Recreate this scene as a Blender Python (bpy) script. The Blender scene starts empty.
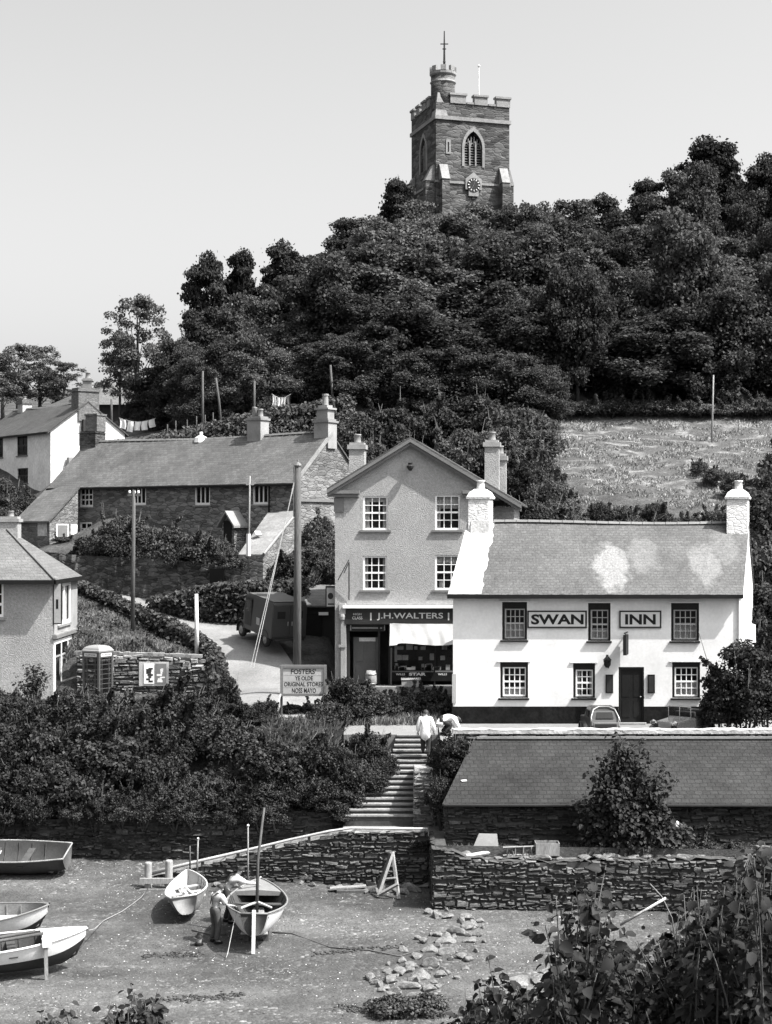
SKY_STRENGTH, SUN_STRENGTH, EXPOSURE = .15, 4.7, 1.18
import bpy, bmesh, math, random
import numpy as np
from mathutils import Vector, Matrix

random.seed(7)
RNG = np.random.default_rng(11)
scene = bpy.context.scene
COL = scene.collection
R = math.radians
CAMZ, FPX, CX, CY = 12.4, 1600.0, 386.0, 530.0

def P(px, py, d):
    """point of the place that lies at depth d on the photograph's line of sight"""
    return Vector(((px-CX)/FPX*d, d, CAMZ-(py-CY)/FPX*d))
def PX(px, d): return (px-CX)/FPX*d
def PZ(py, d): return CAMZ-(py-CY)/FPX*d

# ------------------------------------------------------------------ objects
def tag(o, label=None, cat=None, group=None, kind=None):
    if label: o['label'] = label
    if cat: o['category'] = cat
    if group: o['group'] = group
    if kind: o['kind'] = kind
    return o
def thing(name, label, cat, loc=(0, 0, 0), rz=0, group=None):
    o = bpy.data.objects.new(name, None)
    o.empty_display_size = 0.3
    COL.objects.link(o)
    o.location = loc
    o.rotation_euler = (0, 0, rz)
    return tag(o, label, cat, group)
def kids(o): return [c for c in bpy.data.objects if c.parent == o]
KIDS = {}
def dup(root, loc, rz=0, sc=(1, 1, 1), label=None, group=None, tree=None):
    r = root.copy(); COL.objects.link(r)
    r.location = loc; r.rotation_euler = (0, 0, rz); r.scale = sc
    if label: r['label'] = label
    if group: r['group'] = group
    for ch, gs in (tree or KIDS[root.name]):
        c = ch.copy(); COL.objects.link(c); c.parent = r
        for g in gs:
            d = g.copy(); COL.objects.link(d); d.parent = c
    return r
def remember(root):
    KIDS[root.name] = [(c, kids(c)) for c in kids(root)]
def wloc(o):
    v = Vector((0, 0, 0))
    while o is not None:
        v += o.location; o = o.parent
    return v

class Frame:
    """u along a front, v into the building, z up"""
    def __init__(s, o, U=(1, 0), V=(0, 1)):
        s.o = Vector(o); s.U = Vector((U[0], U[1], 0)); s.V = Vector((V[0], V[1], 0))
    def __call__(s, p):
        return s.o + s.U*p[0] + s.V*p[1] + Vector((0, 0, p[2]))

class MB:
    def __init__(s, f=None):
        s.v = []; s.fc = []; s.mi = []; s.f = f; s.m = 0
    def add(s, p):
        p = Vector(p)
        s.v.append(s.f(p) if s.f else p); return len(s.v)-1
    def idx(s, ids): s.fc.append(tuple(ids)); s.mi.append(s.m)
    def face(s, pts): s.idx([s.add(p) for p in pts]); return s
    def hexa(s, b, t):
        """b, t: four points each, same winding"""
        i = [s.add(p) for p in b]; j = [s.add(p) for p in t]
        s.idx(i[::-1]); s.idx(j)
        for k in range(4):
            l = (k+1) % 4
            s.idx((i[k], i[l], j[l], j[k]))
        return s
    def box(s, x0, x1, y0, y1, z0, z1):
        b = [(x0, y0, z0), (x1, y0, z0), (x1, y1, z0), (x0, y1, z0)]
        return s.hexa(b, [(p[0], p[1], z1) for p in b])
    def obox(s, c, size, rot=(0, 0, 0)):
        from mathutils import Euler
        m = Euler(rot).to_matrix(); c = Vector(c)
        h = Vector(size)*.5
        q = lambda a, b, d: c + m @ Vector((a*h.x, b*h.y, d*h.z))
        return s.hexa([q(-1, -1, -1), q(1, -1, -1), q(1, 1, -1), q(-1, 1, -1)], [q(-1, -1, 1), q(1, -1, 1), q(1, 1, 1), q(-1, 1, 1)])
    def prism(s, poly, vec):
        vec = Vector(vec)
        i = [s.add(p) for p in poly]; j = [s.add(Vector(p)+vec) for p in poly]
        s.idx(i[::-1]); s.idx(j); n = len(poly)
        for k in range(n):
            l = (k+1) % n; s.idx((i[k], i[l], j[l], j[k]))
        return s
    def tube(s, pts, r, n=7, cap=True):
        pts = [Vector(p) for p in pts]
        if not hasattr(r, '__len__'): r = [r]*len(pts)
        rings = []; ref = None
        for k, p in enumerate(pts):
            a = pts[max(k-1, 0)]; b = pts[min(k+1, len(pts)-1)]
            t = (b-a).normalized()
            if ref is None:
                ref = Vector((0, 0, 1)) if abs(t.z) < .9 else Vector((1, 0, 0))
            x = (ref - t*ref.dot(t))
            if x.length < 1e-5: x = t.orthogonal()
            x.normalize(); y = t.cross(x); ref = x
            rings.append([s.add(p + (x*math.cos(2*math.pi*q/n)+y*math.sin(2*math.pi*q/n))*r[k]) for q in range(n)])
        for A, B in zip(rings, rings[1:]):
            for q in range(n):
                w = (q+1) % n; s.idx((A[q], A[w], B[w], B[q]))
        if cap:
            s.idx(rings[0][::-1]); s.idx(rings[-1])
        return s
    def lathe(s, c, prof, n=12, rot=0, sx=1, sy=1):
        c = Vector(c); rings = []
        for r, z in prof:
            rings.append([s.add(c+Vector((r*sx*math.cos(rot+2*math.pi*q/n), r*sy*math.sin(rot+2*math.pi*q/n), z))) for q in range(n)])
        for A, B in zip(rings, rings[1:]):
            for q in range(n):
                w = (q+1) % n; s.idx((A[q], A[w], B[w], B[q]))
        s.idx(rings[0][::-1]); s.idx(rings[-1])
        return s
    def grid(s, fn, nu, nv):
        g = [[s.add(fn(a/nu, b/nv)) for b in range(nv+1)] for a in range(nu+1)]
        for a in range(nu):
            for b in range(nv):
                s.idx((g[a][b], g[a+1][b], g[a+1][b+1], g[a][b+1]))
        return s
    def mesh(s, vs, fs, fn):
        i = [s.add(fn(v)) for v in vs]
        for f in fs: s.idx([i[k] for k in f])
        return s
    def build(s, name, mats, parent=None, smooth=False, loc=None, recalc=True, bevel=0):
        off = wloc(parent) if parent is not None else (Vector(loc) if loc is not None else Vector((0, 0, 0)))
        me = bpy.data.meshes.new(name)
        me.from_pydata([tuple(v-off) for v in s.v], [], s.fc)
        if not isinstance(mats, (list, tuple)): mats = [mats]
        for m in mats: me.materials.append(m)
        me.polygons.foreach_set('material_index', s.mi)
        if recalc:
            bm = bmesh.new(); bm.from_mesh(me)
            bmesh.ops.recalc_face_normals(bm, faces=bm.faces)
            bm.to_mesh(me); bm.free()
        if smooth:
            me.polygons.foreach_set('use_smooth', [True]*len(me.polygons))
        o = bpy.data.objects.new(name, me); COL.objects.link(o)
        if parent is not None: o.parent = parent
        elif loc is not None: o.location = loc
        if bevel:
            b = o.modifiers.new('bevel', 'BEVEL'); b.width = bevel; b.segments = 2; b.limit_method = 'ANGLE'
        return o

_tc = {}
def text_geo(txt, bold=.012, align='CENTER'):
    k = (txt, bold)
    if k in _tc: return _tc[k]
    cu = bpy.data.curves.new('t', 'FONT'); cu.body = txt; cu.size = 1; cu.offset = bold; cu.resolution_u = 3
    o = bpy.data.objects.new('t', cu); COL.objects.link(o)
    dg = bpy.context.evaluated_depsgraph_get(); dg.update()
    me = bpy.data.meshes.new_from_object(o.evaluated_get(dg))
    vs = [tuple(v.co) for v in me.vertices]; fs = [tuple(p.vertices) for p in me.polygons]
    bpy.data.objects.remove(o); bpy.data.curves.remove(cu); bpy.data.meshes.remove(me)
    x0 = min(v[0] for v in vs); x1 = max(v[0] for v in vs); y0 = min(v[1] for v in vs); y1 = max(v[1] for v in vs)
    _tc[k] = ([((v[0]-x0)/(x1-x0), (v[1]-y0)/(y1-y0)) for v in vs], fs)
    return _tc[k]
def letter(mb, txt, u0, u1, z0, z1, v, bold=.012, fn=None):
    vs, fs = text_geo(txt, bold)
    mb.mesh(vs, fs, fn or (lambda q: (u0+(u1-u0)*q[0], v, z0+(z1-z0)*q[1])))

# ------------------------------------------------------------------ materials (the photograph is black and white)
def newmat(name):
    m = bpy.data.materials.new(name); m.use_nodes = True
    nt = m.node_tree; b = nt.nodes['Principled BSDF']
    return m, nt, b
def N(nt, t, **kw):
    n = nt.nodes.new(t)
    for k, v in kw.items(): setattr(n, k, v)
    return n
def grey(x): return (x, x, x, 1)
def math_(nt, op, a, b=None, c=None):
    n = N(nt, 'ShaderNodeMath', operation=op)
    for i, x in enumerate((a, b, c)):
        if x is None: continue
        if isinstance(x, (int, float)): n.inputs[i].default_value = x
        else: nt.links.new(x, n.inputs[i])
    return n.outputs[0]
def noise(nt, vec, scale, detail=3, rough=.55):
    n = N(nt, 'ShaderNodeTexNoise'); n.inputs['Scale'].default_value = scale
    n.inputs['Detail'].default_value = detail; n.inputs['Roughness'].default_value = rough
    if vec is not None: nt.links.new(vec, n.inputs['Vector'])
    return n.outputs['Fac']
def ramp(nt, fac, stops):
    n = N(nt, 'ShaderNodeValToRGB'); e = n.color_ramp.elements
    e[0].position = stops[0][0]; e[0].color = grey(stops[0][1])
    e[1].position = stops[-1][0]; e[1].color = grey(stops[-1][1])
    for p, c in stops[1:-1]:
        k = e.new(p); k.color = grey(c)
    nt.links.new(fac, n.inputs[0]); return n.outputs[0]
def bump(nt, b, h, strength, dist=.02):
    n = N(nt, 'ShaderNodeBump'); n.inputs['Strength'].default_value = strength; n.inputs['Distance'].default_value = dist
    nt.links.new(h, n.inputs['Height']); nt.links.new(n.outputs[0], b.inputs['Normal'])
def coord(nt, sc=(1, 1, 1)):
    t = N(nt, 'ShaderNodeTexCoord')
    if sc == (1, 1, 1): return t.outputs['Object']
    mp = N(nt, 'ShaderNodeMapping'); mp.inputs['Scale'].default_value = sc
    nt.links.new(t.outputs['Object'], mp.inputs[0]); return mp.outputs[0]
def mat(name, c, r=.8, var=.2, scale=1.2, fine=25, fvar=.15, bmp=.2, bscale=60, spec=.3, sc=(1, 1, 1), dist=.02, metal=0):
    m, nt, b = newmat(name); v = coord(nt, sc)
    a = ramp(nt, noise(nt, v, scale, 4, .6), [(.3, 1-var), (.7, 1+var)])
    f = ramp(nt, noise(nt, v, fine, 2), [(.3, 1-fvar), (.7, 1+fvar)])
    x = math_(nt, 'MULTIPLY', math_(nt, 'MULTIPLY', a, f), c)
    nt.links.new(x, b.inputs['Base Color'])
    b.inputs['Roughness'].default_value = r; b.inputs['Specular IOR Level'].default_value = spec; b.inputs['Metallic'].default_value = metal
    if bmp: bump(nt, b, noise(nt, v, bscale, 3), bmp, dist)
    return m
def stone(name, lo, hi, scale=2.6, flat=2.4, joint=.35, bmp=.7, patch=.25):
    """coursed rubble: flattened Voronoi cells with dark open joints"""
    m, nt, b = newmat(name); v = coord(nt, (1, 1, flat))
    nd = N(nt, 'ShaderNodeTexNoise'); nd.inputs['Scale'].default_value = 3.0; nt.links.new(v, nd.inputs['Vector'])
    mx = N(nt, 'ShaderNodeVectorMath', operation='MULTIPLY_ADD'); nt.links.new(nd.outputs['Color'], mx.inputs[0])
    mx.inputs[1].default_value = (.25, .25, .35); nt.links.new(v, mx.inputs[2])
    vv = mx.outputs[0]
    v1 = N(nt, 'ShaderNodeTexVoronoi'); v1.inputs['Scale'].default_value = scale; nt.links.new(vv, v1.inputs['Vector'])
    v2 = N(nt, 'ShaderNodeTexVoronoi', feature='DISTANCE_TO_EDGE'); v2.inputs['Scale'].default_value = scale; nt.links.new(vv, v2.inputs['Vector'])
    bw = N(nt, 'ShaderNodeRGBToBW'); nt.links.new(v1.outputs['Color'], bw.inputs[0])
    c = ramp(nt, bw.outputs[0], [(.15, lo), (.85, hi)])
    j = ramp(nt, v2.outputs['Distance'], [(.01, joint), (.09, 1)])
    f = ramp(nt, noise(nt, v, 22, 4), [(.3, .75), (.7, 1.25)])
    g = ramp(nt, noise(nt, coord(nt), .5, 4), [(.3, 1-patch), (.7, 1+patch)])
    x = math_(nt, 'MULTIPLY', math_(nt, 'MULTIPLY', c, j), math_(nt, 'MULTIPLY', f, g))
    nt.links.new(x, b.inputs['Base Color']); b.inputs['Roughness'].default_value = .9; b.inputs['Specular IOR Level'].default_value = .15
    h = math_(nt, 'ADD', ramp(nt, v2.outputs['Distance'], [(0, 0), (.14, 1)]), math_(nt, 'MULTIPLY', noise(nt, v, 14, 4), .5))
    bump(nt, b, h, bmp, .06)
    return m
def stonegeo(name, lo, hi, patch=.3):
    m, nt, b = newmat(name); v = coord(nt, (1, 1, 2.2)); g = N(nt, 'ShaderNodeNewGeometry')
    c = ramp(nt, g.outputs['Random Per Island'], [(0, lo), (.75, (lo+hi)/2), (1, hi)])
    f = ramp(nt, noise(nt, v, 9, 5, .65), [(.3, .6), (.7, 1.4)])
    q = ramp(nt, noise(nt, coord(nt), .7, 4), [(.3, 1-patch), (.7, 1+patch)])
    nt.links.new(math_(nt, 'MULTIPLY', c, math_(nt, 'MULTIPLY', f, q)), b.inputs['Base Color'])
    b.inputs['Roughness'].default_value = .9; b.inputs['Specular IOR Level'].default_value = .15
    bump(nt, b, noise(nt, v, 12, 5, .7), .8, .05); return m
def slate(name, c, dirv=(1, 0), pitch=1.5, var=.3, w=.35, h=.2, patch=None, stain=.3, spec=.25, mort=.62):
    """slates in courses: rows follow height, columns follow the eaves"""
    m, nt, b = newmat(name); v = coord(nt)
    sp = N(nt, 'ShaderNodeSeparateXYZ'); nt.links.new(v, sp.inputs[0])
    u = math_(nt, 'ADD', math_(nt, 'MULTIPLY', sp.outputs[0], dirv[0]), math_(nt, 'MULTIPLY', sp.outputs[1], dirv[1]))
    z = math_(nt, 'MULTIPLY', sp.outputs[2], pitch)
    cb = N(nt, 'ShaderNodeCombineXYZ'); nt.links.new(u, cb.inputs[0])
    wob = math_(nt, 'MULTIPLY', noise(nt, v, .8, 2), .10)
    nt.links.new(math_(nt, 'ADD', z, wob), cb.inputs[1])
    br = N(nt, 'ShaderNodeTexBrick'); nt.links.new(cb.outputs[0], br.inputs['Vector'])
    br.inputs['Scale'].default_value = 1; br.inputs['Brick Width'].default_value = w; br.inputs['Row Height'].default_value = h
    br.inputs['Mortar Size'].default_value = .016; br.inputs['Mortar Smooth'].default_value = .2; br.inputs['Bias'].default_value = 0
    br.inputs['Color1'].default_value = grey(1-var); br.inputs['Color2'].default_value = grey(1+var); br.inputs['Mortar'].default_value = grey(mort)
    bw = N(nt, 'ShaderNodeRGBToBW'); nt.links.new(br.outputs['Color'], bw.inputs[0])
    g = ramp(nt, noise(nt, v, .55, 5, .65), [(.3, 1-stain), (.7, 1+stain)])
    f = ramp(nt, noise(nt, v, 14, 5, .7), [(.3, .62), (.7, 1.38)])
    x = math_(nt, 'MULTIPLY', math_(nt, 'MULTIPLY', bw.outputs[0], c), math_(nt, 'MULTIPLY', g, f))
    if patch is not None:      # limewash wiped over the slates: list of ellipses (u, z, ru, rz, amount)
        tot = None
        for pu, pz, ru, rz, am in patch:
            du = math_(nt, 'DIVIDE', math_(nt, 'SUBTRACT', sp.outputs[0], pu), ru)
            dz = math_(nt, 'DIVIDE', math_(nt, 'SUBTRACT', sp.outputs[2], pz), rz)
            d2 = math_(nt, 'ADD', math_(nt, 'MULTIPLY', du, du), math_(nt, 'MULTIPLY', dz, dz))
            d2 = math_(nt, 'ADD', d2, math_(nt, 'MULTIPLY', math_(nt, 'SUBTRACT', noise(nt, v, 2.2, 4, .6), .5), 2.4))
            k = math_(nt, 'MULTIPLY', ramp(nt, d2, [(.45, 1), (1.05, 0)]), am)
            tot = k if tot is None else math_(nt, 'MAXIMUM', tot, k)
        x = math_(nt, 'ADD', math_(nt, 'MULTIPLY', x, math_(nt, 'SUBTRACT', 1, tot)), math_(nt, 'MULTIPLY', tot, math_(nt, 'MULTIPLY', .40, f)))
    nt.links.new(x, b.inputs['Base Color']); b.inputs['Roughness'].default_value = .7; b.inputs['Specular IOR Level'].default_value = spec
    bump(nt, b, math_(nt, 'ADD', math_(nt, 'SUBTRACT', 1, br.outputs['Fac']), math_(nt, 'MULTIPLY', bw.outputs[0], .4)), .5, .03)
    return m
def leafmat(name, c, var=.5, trans=.25, rough=.55, spec=.25, clump=.35, ovar=.3):
    m, nt, b = newmat(name)
    g = N(nt, 'ShaderNodeNewGeometry')
    a = ramp(nt, g.outputs['Random Per Island'], [(0, 1-var), (1, 1+var)])
    k = ramp(nt, noise(nt, coord(nt), .9, 3), [(.3, 1-clump), (.7, 1+clump)])
    oi = N(nt, 'ShaderNodeObjectInfo')
    k = math_(nt, 'MULTIPLY', k, ramp(nt, oi.outputs['Random'], [(0, 1-ovar), (1, 1+ovar)]))
    x = math_(nt, 'MULTIPLY', math_(nt, 'MULTIPLY', a, k), c)
    nt.links.new(x, b.inputs['Base Color']); b.inputs['Roughness'].default_value = rough; b.inputs['Specular IOR Level'].default_value = spec
    if trans:
        t = N(nt, 'ShaderNodeBsdfTranslucent'); nt.links.new(x, t.inputs['Color'])
        mx = N(nt, 'ShaderNodeMixShader'); mx.inputs[0].default_value = trans
        nt.links.new(b.outputs[0], mx.inputs[1]); nt.links.new(t.outputs[0], mx.inputs[2])
        nt.links.new(mx.outputs[0], nt.nodes['Material Output'].inputs['Surface'])
    return m
def glassmat(name):
    m, nt, b = newmat(name)
    b.inputs['Base Color'].default_value = grey(.02); b.inputs['Roughness'].default_value = .06
    t = N(nt, 'ShaderNodeBsdfTransparent'); t.inputs[0].default_value = grey(.85)
    mx = N(nt, 'ShaderNodeMixShader'); mx.inputs[0].default_value = .28
    nt.links.new(t.outputs[0], mx.inputs[1]); nt.links.new(b.outputs[0], mx.inputs[2])
    nt.links.new(mx.outputs[0], nt.nodes['Material Output'].inputs['Surface'])
    return m

M = dict(
    white=mat('white_limewash', .63, .85, .12, .7, 9, .05, .25, 30),
    wpaint=mat('white_paint', .74, .5, .05, 1, 30, .04, .05, 50),
    wdirty=mat('weathered_whitewash', .40, .9, .32, 1.3, 6, .22, .7, 9, dist=.04),
    black=mat('black_paint', .010, .6, .3, 1.2, 20, .25, .1, 40, spec=.15),
    plinth=mat('black_tar_plinth', .009, .85, .5, 1.5, 9, .4, .4, 20, spec=.1),
    dark=mat('dark_paint', .024, .6, .25, 1, 20, .15, .1, 40, spec=.2),
    render=mat('roughcast_render', .29, .95, .14, .6, 9, .14, .9, 22, dist=.03),
    pebble=mat('pebbledash_render', .27, .95, .13, .6, 10, .19, 1.0, 20, dist=.04),
    stucco=mat('grey_stucco', .25, .9, .22, .9, 15, .1, .3, 30),
    greypaint=mat('grey_paint', .30, .6, .12, 1, 20, .1, .1, 40),
    greytrim=mat('dark_grey_trim', .14, .7, .15, 1, 20, .1, .1, 40),
    glass=glassmat('window_glass'),
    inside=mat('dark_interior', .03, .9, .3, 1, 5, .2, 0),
    curtain=mat('net_curtain', .60, .9, .15, 3, 30, .2, 0),
    wood=mat('weathered_wood', .22, .85, .25, 1.5, 30, .25, .4, 40, sc=(1, 1, .2)),
    wood_l=mat('bleached_timber', .36, .85, .2, 1.5, 30, .2, .3, 40),
    wood_d=mat('tarred_wood', .07, .8, .3, 1.5, 30, .25, .3, 40, sc=(1, 1, .2)),
    pole=mat('creosoted_pole', .075, .85, .25, 1.5, 22, .3, .4, 30, sc=(1, 1, .12)),
    bark=mat('tree_bark', .07, .9, .3, 1.5, 15, .3, .5, 20),
    metal=mat('dull_metal', .25, .45, .2, 1, 20, .1, .05, 40, metal=.6, spec=.5),
    chrome=mat('chrome', .6, .2, .05, 1, 20, .02, 0, metal=1),
    doorp=mat('brown_door_paint', .10, .5, .15, 1, 20, .1, .1, 40),
    letter=mat('pale_gilt_lettering', .5, .5, .05, 1, 20, .03, 0),
    lead=mat('lead_flashing', .13, .6, .2, 1, 20, .1, .1, 40),
    pot=mat('clay_chimney_pot', .22, .85, .2, 3, 20, .1, .1, 40),
    tyre=mat('tyre_rubber', .02, .8, .2, 2, 20, .1, .1, 50),
    cloth=mat('white_cotton', .76, .9, .05, 2, 25, .04, .3, 6, dist=.08),
    canvas=mat('bleached_awning_canvas', .34, .9, .1, 2, 25, .05, .2, 20),
    skin=mat('skin', .33, .6, .05, 4, 20, .05, 0),
    hair=mat('dark_hair', .03, .6, .2, 8, 40, .2, .2, 80),
    trous=mat('dark_trousers', .025, .9, .2, 4, 30, .1, .2, 40),
    gtrous=mat('grey_trousers', .06, .9, .25, 5, 30, .15, .2, 40),
    shirt=mat('pale_shirt', .42, .9, .2, 5, 30, .08, .3, 12),
    rubble=stonegeo('beach_wall_rubble', .045, .165),
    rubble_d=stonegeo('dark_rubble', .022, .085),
    rubble_p=stonegeo('pale_rubble', .10, .34),
    gwall=stone('dark_garden_rubble', .03, .09, 1.9, 3.2, .5, .6, .35),  # darker version of the cottage rubble
    joint=mat('deep_joint', .05, .95, .3, 1, 10, .3, .3, 10),
    cotstone=stone('cottage_rubble', .10, .24, 1.9, 3.2, .55, .6, .35),
    gablestone=stone('sunlit_gable_rubble', .11, .21, 1.9, 3.2, .7, .5, .25),  # sunlight on the gable put into a paler copy of the stone
    tower=stone('tower_stone', .042, .135, 1.5, 3.4, .8, .5, .2),
    ashlar=mat('pale_ashlar', .21, .85, .2, 1, 8, .15, .3, 20),
    chstone=stone('chimney_rubble', .05, .12, 3, 3.2, .5, .6),
    brick=stone('chimney_brick', .10, .17, 6, 2.8, .7, .4),
    rock=mat('beach_rock', .15, .9, .45, 2, 12, .3, .6, 9, dist=.06),
    seaweed=mat('seaweed', .035, .6, .4, 3, 20, .3, .5, 30),
    road=mat('road_dust', .17, .95, .22, .6, 14, .18, .4, 50),
    court=mat('forecourt_gravel', .165, .95, .15, .5, 30, .15, .4, 50),
    concrete=mat('worn_concrete', .20, .9, .22, .9, 14, .15, .3, 25),
    step=mat('stone_steps', .20, .9, .25, 1.5, 10, .2, .4, 20),
    riser=mat('dark_risers', .05, .9, .3, 2, 10, .2, .4, 20),
    slate_c=slate('cottage_slate', .09, (.83, -.556), 1.72, .16, .3, .22, mort=.75),
    slate_w=slate('white_cottage_slate', .06, (.6, -.8), 1.6, .12, mort=.8),
    slate_h=slate('house_slate', .115, (1, .6), 1.9, .12, .4, .22, stain=.15, mort=.75),
        slate_s=slate('shed_slate', .030, (1, 0), 2.0, .14, .26, .19, stain=.35, mort=.62, spec=.1),
    slate_d=slate('shop_slate', .07, (.0, 1), 1.6, .2),
    leaf_w=leafmat('wood_leaf', .068, .4, .3, .75, .1, .35, .45),
    leaf_p=leafmat('pine_needles', .036, .35, .2, .75, .1),
    leaf_l=leafmat('loose_leaf', .10, .4, .3),  # paled so the leaf colour stands in for distance haze
    leaf_b=leafmat('shrub_leaf', .040, .6, .25, .6, .15),
    leaf_h=leafmat('hedge_leaf', .062, .5, .25, .7, .1),
    leaf_f=leafmat('bramble_leaf', .020, .95, .25, .6, .16, .35),
    grass=leafmat('bank_grass', .20, .5, .3, .8, .1),
    hay=leafmat('dry_grass', .20, .45, .3, .8, .1),
)
# ------------------------------------------------------------------ camera, sky, sun
cam = bpy.data.cameras.new('camera'); camo = bpy.data.objects.new('camera', cam); COL.objects.link(camo)
camo.location = (0, 0, CAMZ); camo.rotation_euler = (R(90), 0, 0)
cam.sensor_fit = 'VERTICAL'; cam.sensor_height = 36; cam.lens = 36*FPX/1024
cam.shift_y = 18/1024; cam.clip_start = .1; cam.clip_end = 3000
scene.camera = camo
SUN = Vector((.64, -.25, 1.0)).normalized()
el = math.asin(SUN.z); az = math.atan2(SUN.x, SUN.y)
w = bpy.data.worlds.new('World'); scene.world = w; w.use_nodes = True
nt = w.node_tree; bg = nt.nodes['Background']
sky = N(nt, 'ShaderNodeTexSky', sky_type='NISHITA'); sky.sun_disc = False
sky.sun_elevation = el; sky.sun_rotation = az; sky.altitude = 0; sky.air_density = 1.0; sky.dust_density = 5.0; sky.ozone_density = 1
bw = N(nt, 'ShaderNodeRGBToBW'); nt.links.new(sky.outputs[0], bw.inputs[0]); nt.links.new(bw.outputs[0], bg.inputs[0])
bg.inputs[1].default_value = SKY_STRENGTH
sl = bpy.data.lights.new('sun', 'SUN'); so = bpy.data.objects.new('sun', sl); COL.objects.link(so)
sl.energy = SUN_STRENGTH; sl.angle = R(.53); sl.color = (1, .985, .96)
so.location = (30, -20, 90); so.rotation_euler = SUN.to_track_quat('Z', 'Y').to_euler()
vs = scene.view_settings; vs.view_transform = 'Standard'; vs.look = 'None'; vs.gamma = 1; vs.exposure = EXPOSURE; vs.use_curve_mapping = False
scene.cycles.max_bounces = 6; scene.cycles.diffuse_bounces = 3; scene.cycles.glossy_bounces = 3
scene.cycles.transparent_max_bounces = 8; scene.cycles.transmission_bounces = 3; scene.cycles.caustics_reflective = False; scene.cycles.caustics_refractive = False
scene.cycles.use_denoising = True

# ------------------------------------------------------------------ the hillside behind the beach
CP = []
def cp(px, d, z): CP.append((PX(px, d), d, z))
def cxy(x, y, z): CP.append((x, y, z))
for x in (-45, -30, -22, -17, -12, -8, -5): cxy(x, 57.2, 2.1)
for x in (-3.5, -2): cxy(x, 57.2, 2.5)
for x in (-45, -25, -17, -10, -5.5): cxy(x, 60.0, 4.3)
for x in (-45, -30, -20, -14, -11, -8): cxy(x, 62.5, 4.95); cxy(x, 66.0, 5.05); cxy(x, 68.0, 5.1)
for x in (-45, -30, -20): cxy(x, 72, 5.6)
cxy(-3.6, 60.2, 4.5); cxy(-1.6, 60.0, 4.4); cxy(-1, 58.4, 3.6); cxy(-2.6, 58.2, 3.4)
cxy(-4, 62.5, 4.95); cxy(-1, 62.5, 4.9); cxy(0.5, 61, 4.7); cxy(1.5, 61, 4.7)
cp(260, 66, 5.55); cp(230, 66, 5.4); cp(300, 66, 5.5)
cp(250, 70, 6.4); cp(285, 70, 6.3)
cp(225, 74, 7.3); cp(255, 74, 7.3); cp(290, 74, 7.2); cp(200, 78, 8.0); cp(170, 78.6, 8.35); cp(140, 79.8, 8.65); cp(100, 80.8, 8.9); cp(60, 81.8, 9.0); cp(0, 83, 9.2)
cxy(-1, 66, 5.6); cxy(-2.2, 69, 5.75); cxy(4, 69, 5.8); cxy(1, 64.5, 5.2); cxy(-2, 76, 7.2); cxy(4, 77, 8.5)
# grass bank between the quay wall and the lane
cp(80, 69.2, 7.0); cp(130, 69.2, 7.0); cp(180, 69.2, 6.8); cp(210, 69.0, 6.0)
cp(90, 73, 8.1); cp(140, 72, 7.4); cp(185, 71, 6.9)
cp(75, 77, 9.0); cp(110, 76, 8.5); cp(150, 74.5, 7.8); cp(195, 72, 6.9)
# behind the garden wall of the cottages
for px in (20, 60, 100, 150, 200): cp(px, 84.5, 10.6)
for px in (20, 80, 150, 230): cp(px, 93, 11.2)
cp(235, 82, 9.8); cp(270, 82, 9.9); cp(310, 82, 10.2); cp(300, 79, 8.6); cp(250, 79, 8.4); cp(330, 86, 11.5)
cp(0, 98, 12.0); cp(-60, 98, 12.0); cp(40, 104, 14.8); cp(-40, 106, 15)
for px, z in ((80, 17.0), (130, 17.3), (180, 17.8), (240, 18.2), (300, 18.9), (350, 19.6), (420, 19)): cp(px, 101, z)
for px in (120, 200, 300, 360): cp(px, 92, 13.5)
cp(400, 84, 12); cp(480, 84, 13)
for px, z in ((40, 18.5), (100, 19.5), (200, 20), (300, 21.2)): cp(px, 112, z)
cp(40, 130, 19.8); cp(120, 130, 20.5); cp(-20, 140, 22.5); cp(80, 150, 22.5); cp(200, 130, 22)
# forecourt level and the bank and hay field behind the inn
for x in (2, 7, 12, 18, 26): cxy(x, 57.2, 4.35); cxy(x, 61.5, 4.85)
for x in (3, 8, 14, 22): cxy(x, 68, 6.2)
for x in (6, 10, 14, 20, 28): cxy(x, 73, 9.8)
for px in (560, 640, 720, 800, 900): cp(px, 80, 12.7); cp(px, 90, 15.9); cp(px, 100, 18.7)
cp(480, 95, 16.8); cp(430, 100, 18.6)
for px in (380, 460, 540, 640, 740, 860, 1000): cp(px, 109, 23.2); cp(px, 117, 28)
for px in (300, 420, 540, 700, 900): cp(px, 126, 31); cp(px, 145, 32)
for px in (-300, 0, 300, 500, 800, 1100): cp(px, 200, 30)
for x in (-120, -80): cxy(x, 60, 4); cxy(x, 100, 14); cxy(x, 150, 22)
for x in (50, 90, 120): cxy(x, 60, 5); cxy(x, 80, 12); cxy(x, 100, 18); cxy(x, 150, 32)
for x in (-150, -60, 0, 60, 150): cxy(x, 320, 30)
_A = np.array(CP)
def _kern(d): return np.sqrt(d*d+1.0)
_D = _kern(np.linalg.norm(_A[:, None, :2]-_A[None, :, :2], axis=2))
_n = len(_A)
_K = np.zeros((_n+3, _n+3)); _K[:_n, :_n] = _D + np.eye(_n)*-.15
_K[:_n, _n] = 1; _K[:_n, _n+1:] = _A[:, :2]; _K[_n, :_n] = 1; _K[_n+1:, :_n] = _A[:, :2].T
_W = np.linalg.solve(_K, np.concatenate([_A[:, 2], np.zeros(3)]))
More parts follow.
